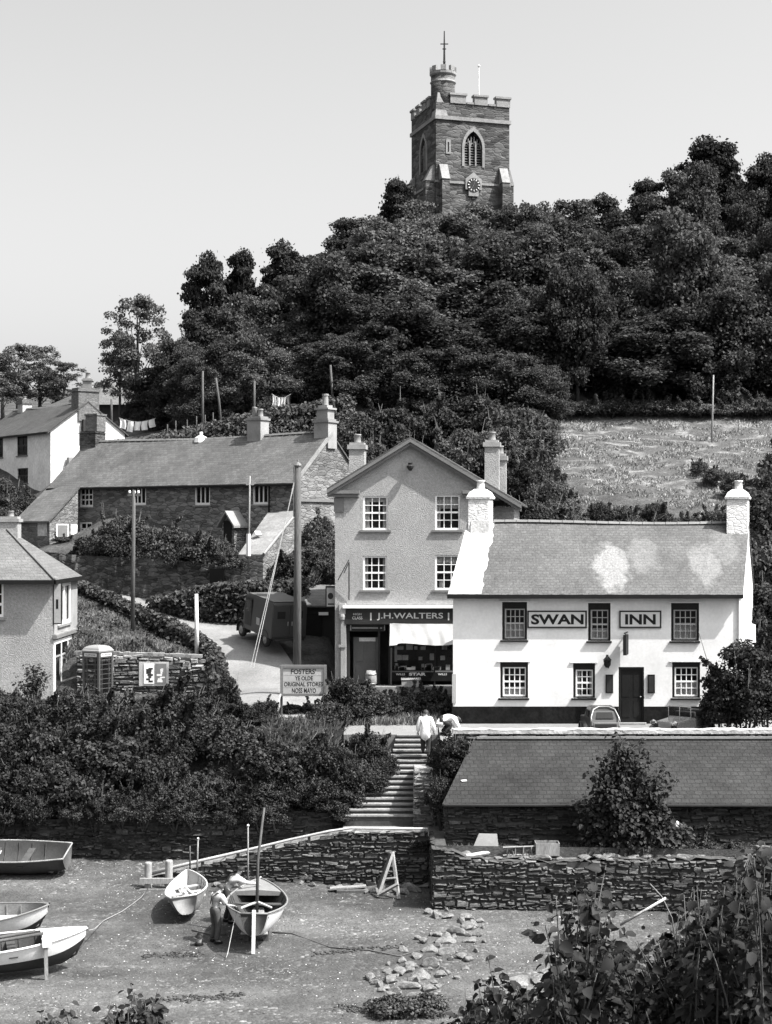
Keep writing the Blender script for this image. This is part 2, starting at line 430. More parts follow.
def heights(xy):
    xy = np.asarray(xy, float).reshape(-1, 2); out = np.zeros(len(xy))
    for i in range(0, len(xy), 4000):
        q = xy[i:i+4000]
        d = _kern(np.linalg.norm(q[:, None, :]-_A[None, :, :2], axis=2))
        out[i:i+4000] = d@_W[:_n] + _W[_n] + q@_W[_n+1:]
    x, y = xy[:, 0], xy[:, 1]
    # the flight of steps is cut into the bank
    cut = (x > -1.5) & (x < 2.0) & (y < 60.9)
    out = np.where(cut, np.minimum(out, 2.1+(y-56.2)*.52-.35), out)
    out = np.where((x > -14.5) & (x < -6.9) & (y < 68.45) & (y > 62), np.minimum(out, 5.06), out)
    out = np.where((x > -2.35) & (x < 6.6) & (y > 64.0) & (y < 77.3), np.minimum(out, 5.42), out)
    out = np.where((x > 2.0) & (y < 62.6), np.minimum(out, 4.2), out)      # below the forecourt
    return out
def ground(x, y): return float(heights([(x, y)])[0])
def hidden_floor(x, y): return ground(x, y)

def sheet(name, xs, ys, zf, material, jitter=0):
    X, Y = np.meshgrid(np.array(xs), np.array(ys)); Z = zf(X.ravel(), Y.ravel()).reshape(X.shape)
    nx, ny = len(xs), len(ys)
    vs = np.stack([X.ravel(), Y.ravel(), Z.ravel()], 1)
    fs = [(j*nx+i, j*nx+i+1, (j+1)*nx+i+1, (j+1)*nx+i) for j in range(ny-1) for i in range(nx-1)]
    me = bpy.data.meshes.new(name); me.from_pydata(vs.tolist(), [], fs); me.materials.append(material)
    me.polygons.foreach_set('use_smooth', [True]*len(fs))
    o = bpy.data.objects.new(name, me); COL.objects.link(o)
    return tag(o, kind='structure')
def wobble(x, y, s=1.0):
    return .5*np.sin(x*1.3*s+np.sin(y*.9*s)*1.7)+.5*np.sin(y*1.7*s+np.sin(x*1.1*s)*2.1)

# ground material: rough grass, with a mown hay field laid in swathes
def hillmat():
    m, nt, b = newmat('hillside_grass'); v = coord(nt)
    sp = N(nt, 'ShaderNodeSeparateXYZ'); nt.links.new(v, sp.inputs[0])
    x, y = sp.outputs[0], sp.outputs[1]
    # field mask
    def band(val, a, c, soft):
        lo = math_(nt, 'SMOOTH_MIN', 1, math_(nt, 'MAXIMUM', 0, math_(nt, 'DIVIDE', math_(nt, 'SUBTRACT', val, a), soft)), .1)
        hi = math_(nt, 'SMOOTH_MIN', 1, math_(nt, 'MAXIMUM', 0, math_(nt, 'DIVIDE', math_(nt, 'SUBTRACT', c, val), soft)), .1)
        return math_(nt, 'MULTIPLY', lo, hi)
    wob = math_(nt, 'MULTIPLY', math_(nt, 'SUBTRACT', noise(nt, v, .25, 4), .5), 9)
    field = math_(nt, 'MULTIPLY', band(math_(nt, 'ADD', x, wob), 9.5, 60, 2), band(math_(nt, 'ADD', y, wob), 83.5, 130, 2.5))
    # swathes follow the slope, bent
    arc = math_(nt, 'ADD', math_(nt, 'MULTIPLY', math_(nt, 'ADD', y, math_(nt, 'MULTIPLY', x, .22)), .8), math_(nt, 'MULTIPLY', noise(nt, v, .14, 4), 26))
    sw = math_(nt, 'ADD', math_(nt, 'MULTIPLY', math_(nt, 'SINE', math_(nt, 'MULTIPLY', arc, 2.6)), .5), .5)
    sw = math_(nt, 'MULTIPLY', math_(nt, 'POWER', sw, 3), ramp(nt, noise(nt, v, .9, 4), [(.35, .1), (.65, 1.0)]))
    hay = math_(nt, 'ADD', .075, math_(nt, 'MULTIPLY', sw, .13))
    fn = ramp(nt, noise(nt, v, 7, 4, .7), [(.3, .55), (.7, 1.45)])
    gr = ramp(nt, noise(nt, v, .7, 4), [(.3, .035), (.7, .085)])
    c = math_(nt, 'ADD', math_(nt, 'MULTIPLY', gr, math_(nt, 'SUBTRACT', 1, field)), math_(nt, 'MULTIPLY', hay, field))
    nt.links.new(math_(nt, 'MULTIPLY', c, fn), b.inputs['Base Color'])
    b.inputs['Roughness'].default_value = .95; b.inputs['Specular IOR Level'].default_value = .1
    bump(nt, b, noise(nt, v, 5, 5, .7), .8, .15)
    return m
M['hill'] = hillmat()
xs = np.concatenate([np.linspace(-150, -32, 14), np.arange(-30, 31, .7), np.linspace(32, 150, 14)])
ys = np.concatenate([np.arange(57.15, 86, .6), np.arange(86.6, 130, 1.6), np.linspace(132, 330, 20)])
def hz(x, y): return heights(np.stack([x, y], 1)) + np.where((x > 9) & (y > 82), .12, .05)*wobble(x, y, 1.6)
sheet('hillside', xs, ys, hz, M['hill'])

# ------------------------------------------------------------------ foreshore
def beachz(x, y):
    x = np.asarray(x, float); y = np.asarray(y, float)
    z = -.02+.031*(y-40)+.03*wobble(x, y, .9)+.012*wobble(x+3, y, 3.1)
    z = np.where(y > 52.5, z+np.maximum(0, y-52.5)*.05*(x < -2), z)
    return z
def bz(x, y): return float(beachz(np.array([x]), np.array([y]))[0])
def beachmat():
    m, nt, b = newmat('shingle_and_mud'); v = coord(nt)
    big = ramp(nt, noise(nt, coord(nt, (.5, 1, 1)), .32, 5, .6), [(.36, .52), (.64, 1.28)])
    mid = ramp(nt, noise(nt, v, 2.4, 5, .7), [(.3, .62), (.7, 1.3)])
    vo = N(nt, 'ShaderNodeTexVoronoi'); vo.inputs['Scale'].default_value = 11; nt.links.new(v, vo.inputs['Vector'])
    bwn = N(nt, 'ShaderNodeRGBToBW'); nt.links.new(vo.outputs['Color'], bwn.inputs[0])
    peb = ramp(nt, bwn.outputs[0], [(.2, .6), (.78, 1.12), (.86, 2.4)])
    dens = ramp(nt, noise(nt, v, .6, 4), [(.4, 0), (.62, 1)])
    peb = math_(nt, 'ADD', math_(nt, 'MULTIPLY', peb, dens), math_(nt, 'SUBTRACT', 1, dens))
    fine = ramp(nt, noise(nt, v, 40, 3), [(.3, .7), (.7, 1.35)])
    x = math_(nt, 'MULTIPLY', math_(nt, 'MULTIPLY', big, mid), math_(nt, 'MULTIPLY', math_(nt, 'MULTIPLY', peb, fine), .074))
    nt.links.new(x, b.inputs['Base Color']); b.inputs['Roughness'].default_value = .8; b.inputs['Specular IOR Level'].default_value = .3
    bump(nt, b, math_(nt, 'ADD', noise(nt, v, 6, 5, .7), math_(nt, 'MULTIPLY', vo.outputs['Distance'], -.8)), .6, .06)
    return m
sheet('foreshore', np.concatenate([np.linspace(-90, -20, 12), np.arange(-19, 20, .3), np.linspace(21, 90, 12)]), np.arange(34, 58.2, .3), beachz, beachmat())
# the overgrown bank the photograph was taken from
def nearz(x, y):
    x = np.asarray(x, float); y = np.asarray(y, float)
    z = np.interp(y, [-60, -6, 2, 5, 9, 14, 22, 32, 40], [13, 10.9, 10.6, 10.05, 8.6, 6.2, 3.2, .9, -.7])
    return z+.08*wobble(x, y, .8)
sheet('near_bank', np.arange(-60, 61, 1.2), np.arange(-60, 40.5, 1.0), nearz, mat('near_bank_earth', .07, .95, .4, .5, 12, .3, .6, 14, dist=.08))
# quay roads, lane, landing
def strip(name, path, material, lift=.06, n=10, sub=14):
    """path: list of (x, y, half width across x, half width across y direction)"""
    pts = []
    for (a, b) in zip(path, path[1:]):
        for k in range(sub): pts.append(tuple(a[i]+(b[i]-a[i])*k/sub for i in range(4)))
    pts.append(path[-1])
    rows = []
    for x, y, dx, dy in pts:
        rows.append([(x+dx*(2*q/n-1), y+dy*(2*q/n-1)) for q in range(n+1)])
    flat = np.array([p for r in rows for p in r]); h = heights(flat)+lift
    vs = [(flat[i, 0], flat[i, 1], h[i]) for i in range(len(flat))]
    fs = [(r*(n+1)+q, r*(n+1)+q+1, (r+1)*(n+1)+q+1, (r+1)*(n+1)+q) for r in range(len(rows)-1) for q in range(n)]
    me = bpy.data.meshes.new(name); me.from_pydata(vs, [], fs); me.materials.append(material)
    me.polygons.foreach_set('use_smooth', [True]*len(fs))
    o = bpy.data.objects.new(name, me); COL.objects.link(o); return tag(o, kind='structure')
strip('quay_road', [(-45, 64.8, 0, 2.9), (-14, 64.6, 0, 2.9), (-5, 64.4, 0, 2.4), (2.2, 64.6, 0, 2.0)], M['road'], .06, 14, 40)
strip('lane', [(-5.4, 66.6, 2.6, 0), (-6.0, 70, 2.0, .3), (-7.2, 74, 1.9, .9), (-9.2, 77.2, 1.6, 1.3), (-12, 78.9, 1.0, 1.6), (-16, 80.2, .5, 1.6), (-26, 82, .3, 1.6)], M['road'], .065, 12, 16)
mb = MB(); mb.hexa([(2.02, 56.9, 3.9), (30, 56.9, 3.9), (30, 62.6, 3.9), (2.02, 62.6, 3.9)], [(2.02, 56.9, 4.4), (30, 56.9, 4.4), (30, 62.6, 4.96), (2.02, 62.6, 4.96)])
tag(mb.build('forecourt', M['court']), kind='structure')
mb = MB(); mb.hexa([(-1.6, 60.55, 4.0), (2.0, 60.55, 4.0), (2.0, 63.2, 4.0), (-1.6, 63.2, 4.0)], [(-1.6, 60.55, 4.66), (2.0, 60.55, 4.66), (2.0, 63.2, 5.05), (-1.6, 63.2, 5.05)])
tag(mb.build('stair_landing', M['court']), kind='structure')
# stone terrace in front of the shed
sheet('terrace', np.arange(1.5, 32, .5), np.arange(51.25, 57, .4), lambda x, y: 1.88+.05*wobble(x, y, 2.2)+.03*(y-51), mat('terrace_earth', .12, .95, .35, 1.2, 14, .3, .6, 14, dist=.06))
# ramp behind the jetty wall, climbing to the foot of the steps
mb = MB(); mb.hexa([(-8.0, 54.3, 0), (-1.5, 54.3, 0), (-1.5, 57.3, 0), (-8.0, 57.3, 0)], [(-8.0, 54.3, .30), (-1.5, 54.3, 1.85), (-1.5, 57.3, 1.85), (-8.0, 57.3, .35)])
mb.box(-1.5, 1.5, 54.3, 57.3, 0, 2.0)
tag(mb.build('slipway', M['concrete']), kind='structure')
# ------------------------------------------------------------------ rubble walls of the beach
def stone_face(mb, pos, L, zb, zt, seed, hr=(.05, .15), wr=(.11, .46), depth=.06, u0=0.0):
    """coursed rubble: every stone of the face has its own bed, tilt and projection"""
    rn = random.Random(seed); us = [u0+L*k/30 for k in range(31)]
    z = min(zb(u) for u in us)-.1; zmax = max(zt(u) for u in us)
    while z < zmax:
        h = rn.uniform(*hr); u = u0-rn.uniform(0, .3); ph = rn.uniform(0, 6)
        while u < u0+L:
            w_ = rn.uniform(*wr)*(.6+h*4); a, b = max(u, u0), min(u+w_, u0+L); u += w_
            if b-a < .05: continue
            m_ = (a+b)/2; wv = .045*math.sin(m_*1.1+ph)+rn.uniform(-.02, .02); z0, z1 = z+wv, z+h+wv
            if rn.random() < .18: z1 += h*.6
            elif rn.random() < .2: z1 -= h*.25
            if z1 > zt(m_)+.05 or z1 < zb(m_)-.1: continue
            tl = rn.uniform(-.028, .028); p = rn.uniform(0, depth); g = rn.uniform(.004, .018); c = rn.uniform(.015, .06); j = lambda: rn.uniform(-.022, .022)
            B = [(a+g+j(), .10, z0+g+j()), (b-g+j(), .10, z0+g+j()+tl), (b-g+j(), .10, z1-g+j()+tl), (a+g+j(), .10, z1-g+j())]
            cx = min(c, (b-a)*.3); cz = min(c, (z1-z0)*.32)
            F_ = [(B[0][0]+cx, -p+j(), B[0][2]+cz), (B[1][0]-cx, -p+j(), B[1][2]+cz), (B[2][0]-cx, -p+j(), B[2][2]-cz), (B[3][0]+cx, -p+j(), B[3][2]-cz)]
            mb.hexa([pos(*q) for q in B], [pos(*q) for q in F_])
        z += h
def rough_wall(name, label, x0, x1, yf, zb, ztop, mat_, th=.5, ret=None, cat='stone wall', cope=None, bulge=.06, seed=1, group=None, n=None):
    """a wall whose face is uneven; ztop is a function of x; zb too; yf(x) is the line of its face"""
    rn = random.Random(seed)
    L = x1-x0; nu = n or max(8, int(L/.22)); nv = 9
    mb = MB()
    dz = [[rn.uniform(-1, 1) for _ in range(nv+1)] for _ in range(nu+1)]
    def fn(a, b):
        x = x0+L*a; i = int(a*nu+.5); j = int(b*nv+.5)
        top = ztop(x)+(dz[i][nv]*.06); bot = zb(x)-.25
        return (x, yf(x)+dz[i][j]*bulge+(b*.10), bot+(top-bot)*b)
    stone_face(mb, lambda u, v, z: (u, yf(u)+v, z), L, zb, ztop, seed, u0=x0)
    mb.m = 1
    mb.grid(lambda a, b: (x0+L*a, yf(x0+L*a)+.075, zb(x0+L*a)-.25+(ztop(x0+L*a)-.03-zb(x0+L*a)+.25)*b), nu, 1)
    mb.m = 0
    def tp(a, b):
        x = x0+L*a; i = int(a*nu+.5)
        return (x, yf(x)+.1+(dz[i][nv]*bulge if b < .5 else 0)+b*th, ztop(x)+dz[i][nv]*.06)
    mb.grid(tp, nu, 1)
    for e, i in ((0, 0), (1, nu)):
        mb.face([fn(e, 0), fn(e, 1), tp(e, 1), (fn(e, 0)[0], fn(e, 0)[1]+th+.1, fn(e, 0)[2])])
    mb.face([tp(0, 1), tp(1, 1), (tp(1, 1)[0], tp(1, 1)[1], zb(x1)-.25), (tp(0, 1)[0], tp(0, 1)[1], zb(x0)-.25)])
    o = mb.build(name, [mat_, M['joint']], loc=(x0+L/2, yf(x0+L/2), zb(x0+L/2)), recalc=True)
    return tag(o, label, cat, group)
def lin(*pts):
    X = [p[0] for p in pts]; Z = [p[1] for p in pts]
    return lambda x: float(np.interp(x, X, Z))
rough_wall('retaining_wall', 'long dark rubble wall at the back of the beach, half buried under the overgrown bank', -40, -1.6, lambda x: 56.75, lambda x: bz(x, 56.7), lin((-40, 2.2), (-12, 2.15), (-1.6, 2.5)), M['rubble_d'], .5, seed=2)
rough_wall('jetty_wall', 'rubble wall of the sloping slipway with a pale rail along its top', -8.05, 1.42, lambda x: 54.0, lambda x: bz(x, 54), lin((-8.05, .62), (-4.8, 1.42), (-1.4, 2.18), (1.42, 2.22)), M['rubble'], .45, seed=3)
rough_wall('terrace_wall', 'rubble wall holding up the terrace before the low slate shed', 1.46, 30, lambda x: 50.95-.02*x, lambda x: bz(x, 50.9), lin((1.46, 2.28), (2.2, 2.1), (2.9, 1.9), (5, 1.84), (9, 1.92), (30, 1.92)), M['rubble'], .5, seed=4, bulge=.09)
rr = MB(); rn = random.Random(5)
stone_face(rr, lambda u, v, z: (1.5+v, u, z), 3.1, lambda u: .1, lambda u: 2.2, 6, u0=51.05)
rr.m = 1; rr.box(1.57, 1.95, 51.1, 54.2, -.1, 2.18)
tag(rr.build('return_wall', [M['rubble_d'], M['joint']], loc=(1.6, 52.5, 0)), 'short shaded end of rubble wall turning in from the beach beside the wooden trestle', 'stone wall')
# loose coping stones along the terrace edge
def rock_mesh(seed, sub=2):
    rn = random.Random(seed); bm = bmesh.new(); bmesh.ops.create_icosphere(bm, subdivisions=sub, radius=1)
    pl = [(Vector((rn.gauss(0, 1), rn.gauss(0, 1), rn.gauss(0, 1))).normalized(), rn.uniform(.35, .8)) for _ in range(14)]
    for v in bm.verts:
        for nrm, d in pl:
            k = v.co.dot(nrm)
            if k > d: v.co -= nrm*(k-d)*.9
        v.co *= rn.uniform(.95, 1.05)
    me = bpy.data.meshes.new('beach_stone'); bm.to_mesh(me); bm.free(); me.materials.append(M['rock']); return me
ROCKS = [rock_mesh(s) for s in range(6)]
def rock(x, y, z, sx, sy, sz, rz, label, group, name='stone', mesh=None, m=None):
    o = bpy.data.objects.new(name, mesh or random.choice(ROCKS)); COL.objects.link(o)
    o.location = (x, y, z); o.scale = (sx, sy, sz); o.rotation_euler = (random.uniform(-.15, .15), random.uniform(-.15, .15), rz)
    return tag(o, label, 'stone', group)
# the line of stones crossing the foreshore (pixels of the photograph give where each one lies)
line = [(468, 919, 24), (448, 918, 16), (437, 916, 13), (470, 928, 26), (458, 934, 22), (446, 942, 26), (470, 942, 18), (430, 951, 20), (446, 954, 24), (418, 958, 18), (462, 958, 15),
        (432, 966, 26), (412, 968, 22), (400, 974, 18), (420, 978, 28), (442, 976, 18), (392, 982, 20), (410, 988, 26), (430, 990, 22), (396, 994, 20), (384, 990, 16), (416, 998, 20), (376, 984, 14),
        (512, 985, 46), (546, 981, 42), (498, 992, 26), (530, 994, 24), (402, 962, 12), (388, 972, 12), (478, 936, 14), (480, 922, 12), (424, 943, 12)]
for px, py, w_ in line:
    d = 40.0
    for _ in range(12):
        x = PX(px, d); d = (CAMZ-bz(x, d))*FPX/(py-CY)
    s = w_/FPX*d
    rock(PX(px, d), d, bz(PX(px, d), d)+.06, s*.55, s*.5, s*random.uniform(.2, .34), random.uniform(-.4, .4), 'pale weathered stone in the straggling line across the foreshore', 'stones in the line across the foreshore')
_r = random.Random(15)
for _k in range(70):
    a_ = _r.choice(line[:23]); px, py = a_[0]+_r.gauss(0, 9), a_[1]+_r.gauss(0, 5); w_ = _r.uniform(5, 15); d = 40.0
    for _ in range(12):
        x = PX(px, d); d = (CAMZ-bz(x, d))*FPX/(py-CY)
    s = w_/FPX*d
    rock(PX(px, d), d, bz(PX(px, d), d)+.03, s*.55, s*.5, s*_r.uniform(.25, .5), _r.uniform(-2, 2), 'pale weathered stone in the straggling line across the foreshore', 'stones in the line across the foreshore')
for px, py, w_ in [(412, 892, 24), (396, 898, 12), (352, 893, 10), (403, 906, 20), (375, 893, 14), (418, 899, 12), (366, 899, 10), (440, 908, 12)]:
    d = 53.3; z = PZ(py, d)
    rock(PX(px, d), d-.1*(py-890)/4, max(bz(PX(px, d), d), z)+.04, w_/60, w_/62, w_/110, random.uniform(-1, 1), 'loose stone at the wall foot around the wooden trestle', 'stones around the trestle')
for k in range(46):
    x = random.uniform(1.7, 13); w_ = random.uniform(.16, .42)
    rock(x, 51.25+random.uniform(-.1, .35), 1.9+random.uniform(-.05, .08), w_, w_*.7, w_*.36, random.uniform(-.3, .3), 'flat loose stone lying on the edge of the terrace wall', 'coping stones of the terrace wall', 'coping_stone')
for k in range(16):
    x = random.uniform(-8, 1.3)
    w_ = random.uniform(.12, .3)
    rock(x, 53.75+random.uniform(-.3, .15), bz(x, 53.7)+.05, w_, w_*.8, w_*.5, random.uniform(-1, 1), 'fallen stone along the foot of the slipway wall', 'stones at the foot of the slipway wall')
# shingle: innumerable small stones
def scatter_mesh(name, pts, sizes, material, flat=.5, seed=3):
    rg = np.random.default_rng(seed)
    base = np.array([(1, 0, 0), (-1, 0, 0), (0, 1, 0), (0, -1, 0), (0, 0, 1), (0, 0, -1)], float)
    fc = np.array([(0, 2, 4), (2, 1, 4), (1, 3, 4), (3, 0, 4), (2, 0, 5), (1, 2, 5), (3, 1, 5), (0, 3, 5)])
    n = len(pts); a = rg.uniform(0, 6.28, n)
    v = np.repeat(base[None], n, 0)*rg.uniform(.6, 1.2, (n, 6, 1))
    v[:, :, 2] *= flat
    c, s = np.cos(a)[:, None], np.sin(a)[:, None]
    x = v[:, :, 0]*c-v[:, :, 1]*s*.7; y = v[:, :, 0]*s+v[:, :, 1]*c*.7
    v = np.stack([x, y, v[:, :, 2]], 2)*sizes[:, None, None]+pts[:, None, :]
    return raw_mesh(name, v.reshape(-1, 3), (fc[None]+6*np.arange(n)[:, None, None]).reshape(-1, 3), material)
def raw_mesh(name, v, f, material):
    me = bpy.data.meshes.new(name); k = f.shape[1]
    me.vertices.add(len(v)); me.vertices.foreach_set('co', v.astype(np.float32).ravel())
    me.loops.add(f.size); me.loops.foreach_set('vertex_index', f.astype(np.int32).ravel())
    me.polygons.add(len(f)); me.polygons.foreach_set('loop_start', np.arange(0, f.size, k, dtype=np.int32)); 
    me.update(calc_edges=True); me.validate()
    me.materials.append(material); return me
n = 30000
q = np.stack([RNG.uniform(-17, 14, n), RNG.uniform(38, 56.4, n)], 1)
keep = (wobble(q[:, 0], q[:, 1], .55)+.35*wobble(q[:, 0]+9, q[:, 1], 1.9)+RNG.normal(0, .35, n)) > -.1
q = q[keep]
p3 = np.concatenate([q, beachz(q[:, 0], q[:, 1])[:, None]+.005], 1)
sz = .012+.032*RNG.random(len(q))**3
m_, nt_, b_ = newmat('shingle_stone'); g_ = N(nt_, 'ShaderNodeNewGeometry')
nt_.links.new(ramp(nt_, g_.outputs['Random Per Island'], [(0, .04), (.55, .12), (.8, .25), (1, .7)]), b_.inputs['Base Color']); b_.inputs['Roughness'].default_value = .8
o = bpy.data.objects.new('shingle', scatter_mesh('shingle', p3, sz, m_)); COL.objects.link(o)
tag(o, kind='stuff')
# weed lines left by the tide
wp = []
for (x0, y0, x1, y1, k) in ((-6.6, 41.9, -3.8, 42.4, 240), (-7.0, 46.0, -5.4, 46.1, 120), (-14, 44.5, -11.5, 45, 100), (-2.2, 46.2, 0.6, 46.9, 130), (-1.2, 41.5, 1.2, 40.8, 300)):
    for _ in range(k):
        t = random.random(); x = x0+(x1-x0)*t+random.gauss(0, .08); y = y0+(y1-y0)*t+random.gauss(0, .14)
        wp.append((x, y, bz(x, y)+.01))
o = bpy.data.objects.new('tide_weed', scatter_mesh('tide_weed', np.array(wp), .03+.07*RNG.random(len(wp)), M['seaweed'], .3, 9)); COL.objects.link(o); tag(o, kind='stuff')
# weedy mound at the lower edge
MOUND = (PX(408, 41.0), 41.0)

# ------------------------------------------------------------------ steps, side wall, landing
stp = thing('stone_steps', 'worn flight of stone steps climbing from the slipway to the inn road', 'steps', (0, 56, 2.1))
NS = 16
for k in range(NS):
    t = k/(NS-1); y = 56.2+t*4.2; z1 = 2.22+(4.66-2.22)*(k+1)/NS
    xl = float(np.interp(t, [0, .22, .5, .8, 1], [-1.42, -.95, -.2, .28, .42])); xr = float(np.interp(t, [0, 1], [1.0, 1.72]))
    mb = MB(); mb.box(xl, xr, y, y+.45, z1-.6, z1-.045); mb.build('riser', M['riser'], stp)
    mb = MB(); mb.box(xl-.02, xr+.02, y-.04, y+.36, z1-.042, z1+.012); mb.build('tread', M['step'], stp)
# the pier wall to the right of the steps
mb = MB()
rn = random.Random(8)
prof = [(56.0, 2.0, 3.72), (56.25, 2.0, 3.9), (56.8, 2.1, 3.98), (57.6, 2.2, 3.96), (58.4, 2.5, 3.8)]
x0, x1 = .96, 1.72
for (ya, ba, ta), (yb, bb, tb) in zip(prof, prof[1:]):
    mb.hexa([(x0, ya, ba), (x1, ya, ba), (x1, yb, bb), (x0, yb, bb)], [(x0+.05, ya, ta), (x1-.1, ya, ta-.06), (x1-.05, yb, tb-.05), (x0+.05, yb, tb)])
mb.m = 1
stone_face(mb, lambda u, v, z: (x0+u-.02, 56.0+v*1.0+max(0, z-3.6)*.6-.08, z), x1-x0-.02, lambda u: 2.05, lambda u: 4.0-.35*abs(u-.38), 13, hr=(.07, .14), wr=(.2, .5))
stone_face(mb, lambda u, v, z: (x1+.02-v, 56.05+u, z), 2.2, lambda u: 2.1+.2*u, lambda u: 3.8+.06*u, 14)
mb.m = 0
tag(mb.build('stair_wall', [M['rubble_p'], M['rubble_p']], loc=(1.3, 56.2, 2.0)), 'rounded rubble pier flanking the right side of the steps', 'stone wall')

# rail along the slipway, timber fenders, posts
rl = thing('slipway_rail', 'long pale timber rail along the top of the slipway wall', 'rail', (-4, 54, 1.3))
pts = [(-8.0, 53.98, .80), (-6.6, 53.98, 1.16), (-4.6, 53.98, 1.62), (-3.2, 53.98, 1.96), (-1.9, 53.98, 2.24), (-1.2, 53.98, 2.34), (1.4, 53.98, 2.32)]
mb = MB(); mb.tube(pts, [.075, .055, .05, .045, .045, .04, .04], 8); mb.build('rail_pole', M['wood_l'], rl, True)
for x in (-7.4, -6.2, -5, -3.8, -2.6):
    z = float(np.interp(x, [p[0] for p in pts], [p[2] for p in pts])); mb = MB(); mb.box(x-.05, x+.05, 54.02, 54.12, z-.5, z-.05); mb.build('rail_bracket', M['wood_d'], rl)
fd = thing('timber_fender', 'short timber fender of two posts and a rail at the low end of the slipway', 'fender', (-8.1, 53.6, .4))
for x, y, h in ((-7.95, 53.5, 1.3), (-7.25, 53.45, 1.38)):
    mb = MB(); mb.lathe((x, y, 0), [(.13, .2), (.13, h-.04), (.10, h)], 10); mb.build('post', M['wood'], fd, bevel=.04)
mb = MB(); mb.box(-8.2, -6.95, 53.25, 53.36, .62, .80); mb.build('cross_rail', M['wood'], fd)
mb = MB(); mb.box(-8.2, -6.95, 53.25, 53.36, .3, .45); mb.build('cross_rail', M['wood'], fd)
def stick(name, label, px, py0, py1, d, r, m, cat, lean=0, top=None, parent=None):
    a = P(px, py1, d); b = P(px+lean, py0, d)
    t = thing(name, label, cat, a)
    mb = MB(); mb.tube([a, (a+b)/2, b], [r, r*.9, r*.75], 8); mb.build('shaft', m, t, True)
    if top:
        mb = MB(); mb.lathe(b, [(.01, -.02), (top, 0), (top*.8, top), (.01, top*1.3)], 8); mb.build('tip', M['wpaint'], t, True)
    return t
stick('mooring_stake', 'thin mooring stake with a pale tip standing by the boat with a mast', 248, 826, 888, 52.6, .03, M['wood'], 'stake', 0, .045)
stick('mooring_stake', 'thin leaning mooring stake above the small dinghy', 197, 839, 874, 53.2, .03, M['wood'], 'stake', 1, .04)
stick('mooring_stake', 'short dark stake on the slipway left of the small dinghy', 190, 846, 872, 53.4, .03, M['wood_d'], 'stake', 0)

# A shaped trestle with its bracing
tr = thing('trestle', 'pale A shaped wooden trestle leaning by the beach wall', 'trestle', P(390, 898, 52.6))
A = P(393, 853, 53.0); A2 = P(392, 853, 53.4)
def bar(parent, a, b, wd, m, name):
    a = Vector(a); b = Vector(b); mb = MB(); mb.tube([a, b], wd, 4); return mb.build(name, m, parent)
bar(tr, P(378, 897, 52.4), A, .062, M['wood'], 'leg'); bar(tr, P(399, 899, 52.2), P(392.5, 852, 53.05), .062, M['wood'], 'leg')
bar(tr, P(376, 893, 53.4), P(391, 853, 53.15), .06, M['wood_d'], 'leg')
bar(tr, P(378, 895, 52.42), P(398, 884, 52.25), .06, M['wood'], 'brace'); bar(tr, P(384, 879, 52.7), P(396, 878, 52.5), .04, M['wood'], 'brace')
bk = thing('timber_baulk', 'dark squared timber lying at the wall foot left of the trestle', 'timber', P(352, 896, 53.2))
mb = MB(); mb.obox(P(352, 893, 53.2), (1.05, .5, .3), (0, 0, .08)); mb.build('baulk', M['wood_d'], bk, bevel=.02)
mb = MB(); mb.obox(P(348, 889, 53.2)+Vector((0, 0, .06)), (1.2, .3, .05), (0, -.06, .05)); mb.build('plank', M['wood'], bk)
# ------------------------------------------------------------------ building helpers
def holes_wall(mb, u0, u1, z0, z1, holes, depth=.12, v=0, top=None):
    """front wall as a sheet with openings and their reveals; top: extra polygon points above z1"""
    us = sorted({u0, u1, *[h[0] for h in holes], *[h[1] for h in holes]})
    zs = sorted({z0, z1, *[h[2] for h in holes], *[h[3] for h in holes]})
    us = [u for u in us if u0 <= u <= u1]; zs = [z for z in zs if z0 <= z <= z1]
    for a, b in zip(us, us[1:]):
        for c, d in zip(zs, zs[1:]):
            mu, mz = (a+b)/2, (c+d)/2
            if any(h[0] < mu < h[1] and h[2] < mz < h[3] for h in holes): continue
            mb.face([(a, v, c), (b, v, c), (b, v, d), (a, v, d)])
    for a, b, c, d in [h[:4] for h in holes]:
        w_ = v+depth
        mb.face([(a, v, c), (a, w_, c), (a, w_, d), (a, v, d)]); mb.face([(b, v, d), (b, w_, d), (b, w_, c), (b, v, c)])
        mb.face([(a, v, d), (a, w_, d), (b, w_, d), (b, v, d)]); mb.face([(a, v, c), (b, v, c), (b, w_, c), (a, w_, c)])
    if top: mb.face(top)
